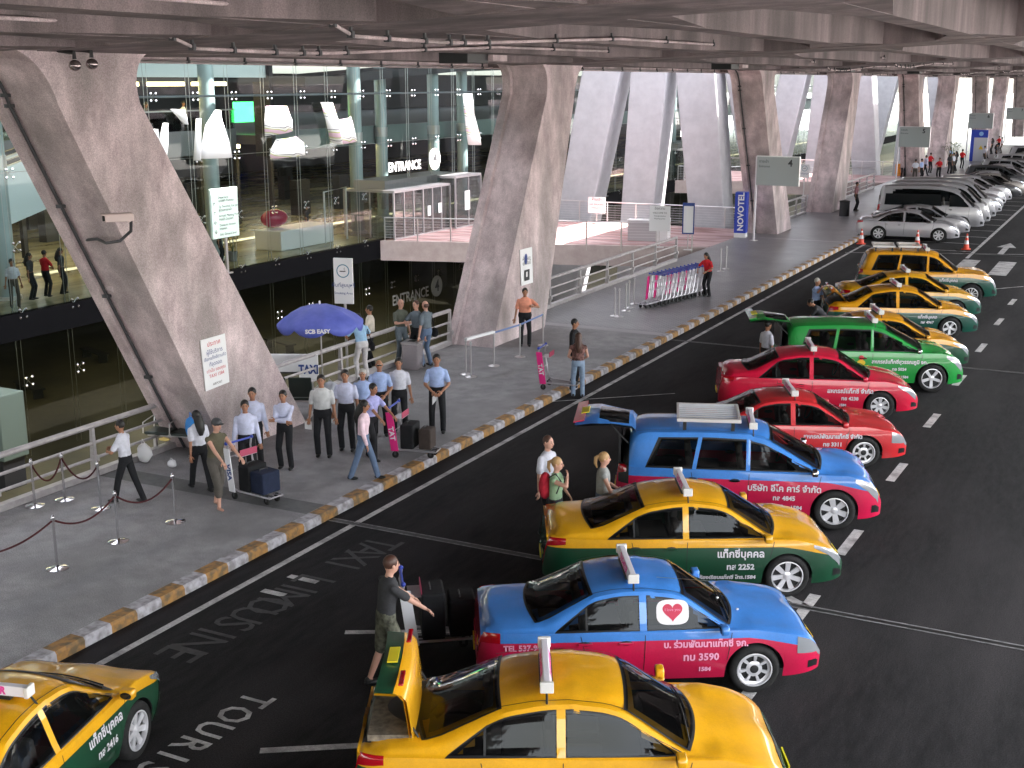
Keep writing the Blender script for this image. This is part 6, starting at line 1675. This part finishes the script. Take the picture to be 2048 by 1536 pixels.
for q, l in (((932, 749), 'belt post at the left end of the white topped barrier'), ((942, 754), 'belt post just beside the left end of the white barrier'), ((988, 732), 'belt post at the right end of the white topped barrier'), ((1040, 714), 'belt post in front of the man in orange'), ((1086, 691), 'belt post right of the man in orange'),
             ((1229, 632), 'first belt post from the left before the trolley row'), ((1238, 634), 'second belt post before the trolley row, close to the first'), ((1252, 622), 'third belt post before the trolley row'), ((1258, 616), 'fourth belt post before the trolley row'), ((1268, 608), 'rightmost belt post before the trolley row'),
             ((1441, 543), 'belt post behind the woman in red, nearer one'), ((1452, 538), 'belt post behind the woman in red, farther one')):
    c = at(q[0], q[1], .15); bp_.append(stanchion((c.x, c.y, .15), l, .92, BG, .15, steel))
b = MB(); a, c = bp_[0], bp_[2]; d = (c-a).normalized(); n_ = Vector((-d.y, d.x, 0))*.045
b.add([a+n_+Vector((0, 0, .90)), c+n_+Vector((0, 0, .90)), c-n_+Vector((0, 0, .90)), a-n_+Vector((0, 0, .90)), a+n_+Vector((0, 0, .96)), c+n_+Vector((0, 0, .96)), c-n_+Vector((0, 0, .96)), a-n_+Vector((0, 0, .96))], [(0, 1, 2, 3), (7, 6, 5, 4), (0, 4, 5, 1), (1, 5, 6, 2), (2, 6, 7, 3), (3, 7, 4, 0)], white)
tag(b.build('barrier_bar'), 'white top bar joining two belt posts', 'bar')
def belt(a, c, label):
    b = MB(); up_ = Vector((0, 0, .88)); w2 = Vector((0, 0, .05)); sd = Vector((.004, .004, 0))
    vs = [a+up_-sd, c+up_-sd, c+up_+w2-sd, a+up_+w2-sd, a+up_+sd, c+up_+sd, c+up_+w2+sd, a+up_+w2+sd]
    b.add(vs, [(0, 1, 2, 3), (7, 6, 5, 4), (3, 2, 6, 7), (0, 4, 5, 1), (0, 3, 7, 4), (1, 5, 6, 2)], mat('belt_blue', (.10, .16, .35), .6)); tag(b.build('belt_tape'), label, 'tape', 'blue belt tapes')
belt(bp_[2], bp_[3], 'blue belt tape left of the man in orange'); belt(bp_[3], bp_[4], 'blue belt tape right of the man in orange')

# luggage trolleys
tub = mat('trolley_tube', (.48, .46, .49), .3, .6); blu_h = mat('trolley_blue_grip', (.03, .06, .40), .4); magp = mat('trolley_magenta_panel', (.75, .02, .22), .45); whp = mat('trolley_white_panel', (.78, .77, .80), .45)
def trolley(label, p, rz, pan, txt=None, tcol=None, group=None, basket=True):
    """handle at -x, load deck forward at +x"""
    o = empty('luggage_trolley', p, rz, label, 'trolley', group)
    b = MB()
    for sd in (-1, 1):
        b.tube([(-.30, sd*.28, 1.02), (-.33, sd*.28, .88), (-.22, sd*.27, .22), (-.10, sd*.24, .17), (.62, sd*.15, .14)], .019, tub, 6)
        b.tube([(-.28, sd*.27, .55), (-.24, sd*.27, .55)], .012, tub, 6)
    b.tube([(-.27, -.27, .52), (-.27, .27, .52)], .012, tub, 6); b.tube([(-.30, -.28, .78), (-.30, .28, .78)], .012, tub, 6)
    for y in (-.12, 0, .12): b.tube([(-.15, y, .165), (.58, y*.8, .14)], .009, tub, 5)
    b.tube([(.62, -.15, .14), (.62, .15, .14)], .014, tub, 6); b.build('frame', o, smooth=50)
    b = MB(); b.tube([(-.32, -.30, 1.03), (-.32, .30, 1.03)], .020, blu_h, 8); b.build('handlebar', o, smooth=True)
    for sd in (-1, 1):
        b = MB(); b.ell((-.31, sd*.30, 1.04), (.035, .03, .035), blu_h, 8, 6); b.build('grip', o, smooth=60)
    if basket:
        b = MB(); b.box(-.24, -.06, -.20, .20, .80, .81, tub); b.box(-.07, -.06, -.2, .2, .81, .93, mat('basket_panel', (.42, .06, .12), .5)); b.build('basket', o)
    b = MB(); b.prism([(-.37, .95), (-.22, .95), (-.11, .16), (-.27, .16)], 'y', -.325, -.305, pan); b.build('side_panel', o, bevel=.004)
    if txt: text('panel_lettering', txt, .15, tcol, frame((-.245, -.329, .52), (.14, 0, -.8), (.8, 0, .14)), o, bold=.006)
    for x, y in ((-.2, -.26), (-.2, .26), (.5, .12), (.5, -.12)):
        w_ = MB(); w_.lathe([(0, -.018), (.065, -.018), (.07, 0), (.065, .018), (0, .018)], TYR, (x, y, .07), 16, 'y'); w_.box(x-.02, x+.02, y-.024, y+.024, .06, .16, dkgrey); w_.build('castor', o, smooth=35)
    return o
def suitcase(label, p, rz, dim, m, wheels=True, tilt=0):
    o = empty('suitcase', p, rz, label, 'suitcase'); a, c_, h = dim
    if tilt: o.rotation_euler = (0, tilt, rz)
    b = MB(); b.box(-a/2, a/2, -c_/2, c_/2, .0, h, m); b.build('shell', o, bevel=.03)
    b = MB(); b.tube([(-.03, -.09, h), (-.03, -.09, h+.03), (-.03, .09, h+.03), (-.03, .09, h)], .010, dkgrey, 6); b.build('carry_handle', o)
    return o
bagk = [cloth('black_nylon', (.012, .012, .014)), cloth('navy_nylon', (.015, .022, .05)), cloth('brown_nylon', (.06, .045, .04))]
c = at(478, 1000, .15); tV = trolley('trolley with a white card panel piled with dark bags, pushed by the capped traveller', (c.x+.15, c.y+.22, .15), R(-10), whp, 'VISA', navy)
for i, (dx, dy, l, d_, m_) in enumerate(((.02, 0, 'large black suitcase upright on the white panelled trolley', (.28, .46, .48), bagk[0]), (.33, .02, 'navy holdall at the front of the white panelled trolley', (.34, .42, .40), bagk[1]))):
    a = R(-10); suitcase(l, (c.x+.15+dx*math.cos(a), c.y+.22+dx*math.sin(a)+dy, .15+.18), a, d_, m_)
c = at(797, 915, .15); a = R(12); trolley('trolley with a magenta panel carrying two dark bags amid the taxi drivers', (c.x+.1, c.y+.25, .15), a, magp, 'TAT', whp)
suitcase('tall black suitcase on the magenta panelled trolley', (c.x+.12, c.y+.27, .33), a, (.28, .46, .50), bagk[0]); suitcase('brown grey backpack like bag at the front of the magenta panelled trolley', (c.x+.48, c.y+.34, .33), a, (.26, .36, .42), bagk[2])
c = at(1105, 782, .15); trolley('empty trolley with a magenta panel beside the young couple', (c.x-.1, c.y+.3, .15), R(8), magp, 'TAT', whp)
c = at(850, 1300, .0); a = R(35)
trolley('trolley on the road behind the nearest taxi, loaded with black bags', (c.x-.05, c.y+.12, .004), a, whp)
suitcase('big black suitcase on the trolley behind the nearest taxi', (c.x+.02, c.y+.18, .20), a, (.32, .52, .66), bagk[0]); suitcase('soft black holdall in front on the road trolley', (c.x+.34, c.y+.42, .20), a, (.36, .46, .52), bagk[0])
c = at(1640, 640, 0); suitcase('black suitcase on the road by the stooping white haired man', (c.x, c.y, .004), R(20), (.3, .5, .7), bagk[0])
# row of nested trolleys
p0 = at(1303, 612, .15); p1 = at(1395, 588, .15); NT = 13
words = ['first from the left', 'second from the left', 'third from the left', 'fourth from the left', 'fifth from the left', 'sixth from the left', 'seventh, in the middle', 'eighth from the left', 'ninth from the left', 'tenth from the left', 'fourth last by the woman in red', 'second last by the woman in red', 'last, held by the woman in red']
protos = {}
d = (p1-p0); rzz = math.atan2(d.y, d.x)
for i in range(NT):
    q = p0.lerp(p1, i/(NT-1)); pan = magp if i in (0, 2, 5, 6, 8, 10) else whp
    lab_ = 'nested trolley with %s panel, %s' % ('magenta' if pan is magp else 'white', words[i])
    # the row runs along its own length, handles toward the woman in red
    if pan.name not in protos: protos[pan.name] = trolley(lab_, (q.x, q.y, .15), rzz+PI, pan, group='row of nested trolleys', basket=False)
    else: dup(protos[pan.name], loc=(q.x, q.y, .15), rz=rzz+PI, label=lab_)

# parasol
c = at(640, 628, .15+2.15); um = empty('parasol', (c.x, c.y, .15), 0, 'blue parasol with scalloped edge and white logo over the taxi desk', 'parasol')
ub = noisemat('parasol_blue', (.10, .13, .50), (.15, .18, .62), 2, .6, 3); N_ = 8; b = MB(); vs = []; rr = [(0, 2.38), (.25, 2.36), (.55, 2.27), (.82, 2.13), (1.0, 1.98)]
seg = 8*6
for r0, z in rr:
    for k in range(seg):
        a = 2*PI*k/seg; w_ = 1-.05*abs(math.sin(a*N_/2)); vs.append((r0*w_*math.cos(a), r0*w_*math.sin(a), z-.03*abs(math.sin(a*N_/2))*r0))
for k in range(seg):
    a = 2*PI*k/seg; t = abs(math.sin(a*N_/2)); vs.append((1.01*(1-.05*t)*math.cos(a), 1.01*(1-.05*t)*math.sin(a), 1.98-.03*t-.05-.13*t**.6))
fs = [(i*seg+k, i*seg+(k+1) % seg, (i+1)*seg+(k+1) % seg, (i+1)*seg+k) for i in range(len(rr)) for k in range(seg)]
b.add(vs, fs, ub); cn = b.build('canopy', um, smooth=50); md = cn.modifiers.new('s', 'SOLIDIFY'); md.thickness = .008
b = MB(); b.tube([(0, 0, 0), (0, 0, 2.36)], .018, steel, 10); b.lathe([(0, 0), (.22, 0), (.22, .05), (.03, .08)], dkgrey, n=20); b.build('pole', um)
b = MB(); b.tube([(0, 0, 2.36), (0, 0, 2.46)], .02, white, 8); b.build('finial', um)
for k in range(8):
    a = 2*PI*k/8; b = MB(); b.tube([(.02*math.cos(a), .02*math.sin(a), 2.34), (.8*math.cos(a), .8*math.sin(a), 2.11), (.97*math.cos(a), .97*math.sin(a), 1.96)], .006, steel, 5); b.build('rib', um)
a = R(-58); text('parasol_lettering', 'SCB EASY', .13, whp, frame((1.02*math.cos(a)*.99, 1.02*math.sin(a)*.99, 1.93), (-math.sin(a), math.cos(a), 0), (.0, 0, 1)), um, bold=.006)
# smoking area sign
def board_sign(name, label, foot, zb, ww, hh, rz=0, z0=.15, post=True):
    c = at(foot[0], foot[1], z0); o = empty(name, (c.x, c.y, z0), rz, label, 'sign')
    b = MB(); b.box(-ww/2, ww/2, -.03, .03, zb, zb+hh, white); b.build('board', o, bevel=.008)
    if post: b = MB(); b.tube([(0, .05, 0), (0, .05, zb+hh*.5)], .035, steel, 10); b.lathe([(0, 0), (.16, 0), (.16, .02), (.03, .03)], steel, (0, .05, 0), 16); b.build('post', o)
    return o
def ciglogo(o, z, r_, y=-.033):
    b = MB(); n = 28; vs = []
    for k in range(n):
        a = 2*PI*k/n; vs += [(r_*math.cos(a), y, z+r_*math.sin(a)), (r_*.86*math.cos(a), y, z+r_*.86*math.sin(a))]
    b.add(vs, [(2*k, 2*k+1, (2*k+3) % (2*n), (2*k+2) % (2*n)) for k in range(n)], mat('sign_teal', (.02, .16, .26), .5))
    b.box(-r_*.5, r_*.4, y-.002, y, z-.12*r_, z+.02*r_, blk); b.tube([(r_*.3, y, z+.1*r_), (r_*.15, y, z+.3*r_), (r_*.3, y, z+.5*r_)], .006, blk, 4); b.build('cigarette_symbol', o, fix=False)
o = board_sign('smoking_area_sign', 'white smoking area sign on a post behind the parasol', (694, 758), 1.95, .50, 1.15, R(15))
ciglogo(o, 2.78, .17); text('lettering', 'พื้นที่สูบบุหรี่', .13, navy, frame((0, -.034, 2.42), (1, 0, 0), (0, 0, 1)), o); text('lettering', 'Smoking Area', .085, navy, frame((0, -.034, 2.22), (1, 0, 0), (0, 0, 1)), o)
o = board_sign('smoking_area_sign', 'small distant smoking sign on a thin post by the number 4 board', (1606, 398), 1.35, .62, .85, R(10))
ciglogo(o, 1.95, .18); text('lettering', 'พื้นที่สูบบุหรี่', .13, navy, frame((0, -.034, 1.62), (1, 0, 0), (0, 0, 1)), o)
# taxi desk sign, bench seats
c = at(600, 792, .15)
o = empty('taxi_counter', (c.x-.35, c.y+.1, .15), R(24), 'white counter board lettered TAXI below the parasol', 'counter')
b = MB(); b.box(-.95, .55, -.05, .05, .55, .98, white); b.build('long_board', o, bevel=.01)
b = MB(); b.box(.25, .72, -.10, -.06, .35, 1.0, white); b.build('end_board', o, bevel=.01)
b = MB(); b.box(-.9, .5, .0, .5, .5, .54, dkgrey); b.box(-.88, -.84, 0, .45, 0, .5, steel); b.box(.44, .48, 0, .45, 0, .5, steel); b.build('table', o)
text('lettering', 'TAXI', .30, navy, frame((.485, -.104, .62), (1, 0, 0), (0, 0, 1)), o, bold=.012, sx=.72)
seatm = mat('seat_black_green', (.018, .028, .024), .45)
def bench(label, p, rz, n):
    o = empty('waiting_bench', p, rz, label, 'bench')
    for i in range(n):
        y = (i-(n-1)/2)*.58
        b = MB(); b.box(-.24, .24, y-.26, y+.26, .42, .48, seatm); b.build('seat', o, bevel=.02)
        b = MB(); b.prism([(-.25, .50), (-.19, .50), (-.30, .98), (-.36, .98)], 'y', y-.26, y+.26, seatm); b.build('backrest', o, bevel=.025)
    for i in range(n+1):
        y = (i-n/2)*.58; b = MB(); b.tube([(-.24, y, .46), (-.30, y, .70), (.20, y, .66), (.22, y, .44)], .013, steel, 6); b.build('armrest', o, smooth=True)
    b = MB(); b.box(-.05, .05, -n*.29, n*.29, .34, .40, steel)
    for y in (-n*.22, n*.22): b.box(-.28, .28, y-.03, y+.03, 0, .04, steel); b.box(-.04, .04, y-.03, y+.03, .04, .34, steel)
    b.build('beam', o); return o
c = at(352, 905, .15); bench('black waiting bench with bags on it at the foot of the left column', (c.x, c.y, .15), R(-75), 2)
c = at(585, 835, .15); bench('black waiting bench seen from behind, under the TAXI board', (c.x-.1, c.y+.1, .15), R(115), 2)
def blob(name, cat, label, p, r_, m, z=.0, parts=()):
    o = empty(name, p, 0, label, cat); b = MB(); b.ell((0, 0, r_[2]), r_, m, 14, 9)
    for v in range(len(b.v)):
        x, y, zz = b.v[v]; f = 1+.10*math.sin(x*40+y*31)+.06*math.sin(zz*50); b.v[v] = (x*f, y*f, zz)
    b.build('bag_body', o, smooth=60)
    b = MB(); b.tube([(-.05, 0, r_[2]*1.9), (-.03, 0, r_[2]*2.4), (.05, 0, r_[2]*1.9)], .008, m, 5); b.build('carry_loop', o); return o
c = at(290, 925, .15); blob('plastic_bag', 'bag', 'white plastic bag with red print standing by the bench', (c.x, c.y, .15), (.16, .13, .20), whp)
c = at(345, 935, .15); blob('plastic_bag', 'bag', 'small crumpled white bag on the ground under the bench', (c.x, c.y, .15), (.10, .08, .08), whp)
c = at(385, 875, .15+.5); blob('holdall', 'bag', 'bright blue and brown bag on the bench beside the black haired woman', (c.x, c.y, .64), (.15, .12, .22), mat('bag_blue', (.03, .25, .70), .4))
c = at(330, 880, .15+.5); blob('food_box', 'box', 'yellow and white food packs lying on the bench', (c.x, c.y, .635), (.12, .08, .03), mat('pack_yellow', (.65, .48, .15), .6))
c = at(662, 790, .15); blob('water_bottles', 'bottle', 'clear water bottles in a plastic bag under the parasol', (c.x, c.y, .15), (.20, .16, .17), mat('bottle_plastic', (.50, .52, .58), .15, 0, .8))
c = at(770, 770, .15)
o = empty('steel_bin', (c.x-.35, c.y+1.9, .15), R(10), 'square polished metal bin by the railing, beside the smoking group', 'bin')
b = MB(); b.box(-.22, .22, -.22, .22, 0, .68, mat('bin_steel', (.55, .50, .53), .25, .8)); b.build('body', o, bevel=.015); b = MB(); b.box(-.235, .235, -.235, .235, .68, .74, steel); b.box(-.10, .10, -.10, .10, .74, .745, black); b.build('lid', o)
c = at(1688, 432, .15)
o = empty('litter_bin', (c.x, c.y, .15), 0, 'dark litter bin at the foot of the fourth column', 'bin'); b = MB(); b.tube([(0, 0, 0), (0, 0, .8)], .28, dkgrey, 16); b.build('body', o); b = MB(); b.lathe([(.3, .8), (.3, .85), (0, .92)], black, n=16); b.build('lid', o)

# hotel banner box, gate number boards
c = at(1481, 474, .15); o = empty('banner_box', (c.x, c.y, .15), R(6), 'upright blue banner box with white vertical NOVOTEL lettering', 'sign')
nb = mat('banner_blue', (.015, .045, .42), .45)
b = MB(); b.box(-.28, .28, -.28, .28, 0, .22, white); b.build('base', o); b = MB(); b.box(-.28, .28, -.28, .28, .221, 2.18, nb); b.build('panel', o)
text('lettering', 'NOVOTEL', .40, white, frame((.03, -.285, 1.25), (0, 0, 1), (-1, 0, 0)), o, bold=.012, sx=1.0)
text('lettering', 'SUVARNABHUMI', .12, white, frame((-.285, .05, 1.2), (0, 0, 1), (0, 1, 0)), o)
def gate(n, foot, H, ww, hh, label):
    c = at(foot[0], foot[1], .15); o = empty('gate_sign', (c.x, c.y, .15), R(-3), label, 'sign')
    b = MB(); b.tube([(0, 0, 0), (0, 0, H)], .055, mat('post_white', (.62, .58, .62), .4), 12); b.lathe([(0, 0), (.2, 0), (.2, .02), (.05, .03)], steel, n=16); b.build('post', o)
    b = MB(); b.box(.02, ww, -.06, .06, H-hh, H, mat('grey_board', (.34, .37, .37), .5)); b.build('board', o, bevel=.01)
    b = MB(); b.box(.0, ww+.02, -.07, .07, H, H+.04, steel); b.box(ww, ww+.03, -.07, .07, H-hh, H, steel); b.build('board_frame', o)
    text('number', n, .42, blk, frame((ww-.42, -.064, H-.28), (1, 0, 0), (0, 0, 1)), o, bold=.012)
    text('lettering', 'ทางเข้า', .17, blk, frame((.12, -.064, H-.22), (1, 0, 0), (0, 0, 1)), o, align='LEFT'); text('lettering', 'Entrance', .15, blk, frame((.12, -.064, H-.44), (1, 0, 0), (0, 0, 1)), o, align='LEFT')
    return o
gate('4', (1507, 481), 3.95, 2.05, 1.32, 'large grey number 4 board on a white post by the third column')
gate('5', (1791, 372), 4.2, 2.15, 1.4, 'grey number 5 board on a post above the waiting group')
gate('6', (1931, 320), 4.4, 2.2, 1.4, 'distant grey number board above the blue pillar'); gate('7', (2008, 285), 4.2, 2.2, 1.4, 'farthest grey number board at the right')
c = at(1955, 322, .15); o = empty('information_pillar', (c.x, c.y, .15), R(5), 'tall blue and silver information pillar far along the sidewalk', 'pillar')
b = MB(); b.box(-.75, -.45, -.3, .3, 0, 2.9, nb); b.box(-.45, .75, -.3, .3, 2.2, 2.9, nb); b.build('blue_frame', o); b = MB(); b.box(-.45, .75, -.28, .28, 0, 2.2, mat('pillar_silver', (.50, .50, .55), .4)); b.build('silver_face', o)
b = MB(); b.add([(.0, -.285, 1.1), (.4, -.285, 1.1), (.2, -.285, 1.5)], [(0, 1, 2)], mat('warning_yellow', (.7, .45, .02), .5)); b.ell((.15, -.31, 2.55), (.2, .01, .2), mat('pale_blue_disc', (.25, .45, .75), .5), 16, 8); b.build('symbols', o, fix=False)
# traffic cones
cr = mat('cone_red', (.72, .07, .03), .5)
cone0 = None
for q, l in (((1722, 488), 'left traffic cone, behind the tail of the first silver saloon'), ((1834, 491), 'middle traffic cone in front of the first silver saloon'), ((1932, 499), 'right traffic cone near the arrow marking')):
    c = at(q[0], q[1], 0)
    if cone0 is None:
        cone0 = empty('traffic_cone', (c.x, c.y, .004), 0, l, 'cone', 'red traffic cones')
        b = MB(); b.box(-.19, .19, -.19, .19, 0, .035, cr); b.build('base', cone0, bevel=.01)
        b = MB(); b.lathe([(.14, .035), (.105, .25)], cr, n=20); b.lathe([(.105, .25), (.078, .42)], white, n=20); b.lathe([(.078, .42), (.055, .55)], cr, n=20); b.lathe([(.055, .55), (.045, .62)], white, n=20); b.lathe([(.045, .62), (.028, .72), (0, .725)], cr, n=20); b.build('cone_body', cone0, smooth=50)
    else: dup(cone0, loc=(c.x, c.y, .004), label=l)
c = at(1812, 352, .15); o = empty('orange_barrier', (c.x, c.y, .15), 0, 'orange water filled barrier before the waiting group', 'barrier')
ob = mat('barrier_orange', (.80, .30, .02), .5); b = MB(); b.box(-.85, .85, -.2, .2, .1, .95, ob); b.box(-.8, -.4, -.22, .22, 0, .1, ob); b.box(.4, .8, -.22, .22, 0, .1, ob); b.build('body', o, bevel=.05); b = MB(); b.box(.86, .95, -.1, .1, .5, .95, white); b.build('end_plate', o)
# plants: fan palms in pots
leafm = noisemat('palm_leaf', (.03, .06, .018), (.07, .11, .03), 5, .6, 4); potm = mat('plant_pot', (.20, .20, .20), .6)
def plant(label, p, h, r_, n):
    o = empty('potted_palm', p, 0, label, 'plant'); rnd = random.Random(int(h*100)+n)
    b = MB(); b.lathe([(0, 0), (.16, 0), (.24, .42), (.21, .42), (.20, .36), (0, .36)], potm, n=18); b.build('pot', o, smooth=40)
    b = MB(); b2 = MB()
    for i in range(n):
        a = rnd.uniform(0, 2*PI); l_ = rnd.uniform(.6, 1)*h; rr = rnd.uniform(.3, 1)*r_
        tip = Vector((rr*math.cos(a), rr*math.sin(a), .4+l_)); b2.tube([(0, 0, .36), tip*.5+Vector((0, 0, .25)), tip], .008, leafm, 4)
        for k in range(9):
            t = a+(k-4)*.28+rnd.uniform(-.1, .1); e = tip+Vector((math.cos(t)*.28, math.sin(t)*.28, rnd.uniform(-.18, .12))); s_ = Vector((-math.sin(t), math.cos(t), 0))*.022
            m_ = tip.lerp(e, .5); b.add([tip, m_+s_, e, m_-s_], [(0, 1, 2, 3)], leafm)
    b.build('foliage', o, fix=False); b2.build('stems', o); return o
c = at(466, 530, .1); d = c-CAM; t_ = (-22.3-CAM.x)/d.x; c = CAM+d*t_; plant('potted palm standing behind the glass beside the dark figure', (c.x, c.y, .1), 1.5, .5, 14)
c = at(1918, 338, .15); plant('leafy potted palm left of the blue pillar', (c.x-.6, c.y, .15), 1.9, .9, 26); c = at(1945, 330, .15); plant('second potted palm near the blue pillar', (c.x-2.2, c.y+2, .15), 1.6, .8, 20)
# white kiosk frame and car display behind the glass
o = empty('white_kiosk', (-23.2, 47.2, .1), 0, 'white framed kiosk with a red object behind the glass', 'kiosk')
b = MB(); b.box(-.6, .9, -2.2, 1.9, 0, .9, white); b.build('counter', o, bevel=.05)
b = MB(); b.tube([(.9, 1.2, .0), (.9, 1.2, 2.4), (.9, 3.0, 2.5), (.9, 3.0, .0)], .05, white, 8); b.build('frame', o, smooth=40)
b = MB(); b.ell((-.2, -1.2, 1.35), (.5, .8, .42), mat('display_red', (.35, .02, .06), .25), 16, 10); b.build('display', o, smooth=60)

# unseen banded block, added across the apron for glass and paint to reflect
cp_ = empty('reflected_block', (62, 60, 0), 0, 'unseen banded block added across the apron for reflections', 'building')
for z0, z1, mm_ in ((0, 1.2, conc), (3.0, 4.2, conc), (6.0, 7.2, conc)):
    b = MB(); b.box(0, 20, -140, 300, z0, z1, mm_); b.build('reflected_band', cp_)
b = MB(); b.box(2, 20, -140, 300, 0, 6.5, dark_in); b.build('reflected_dark_core', cp_)
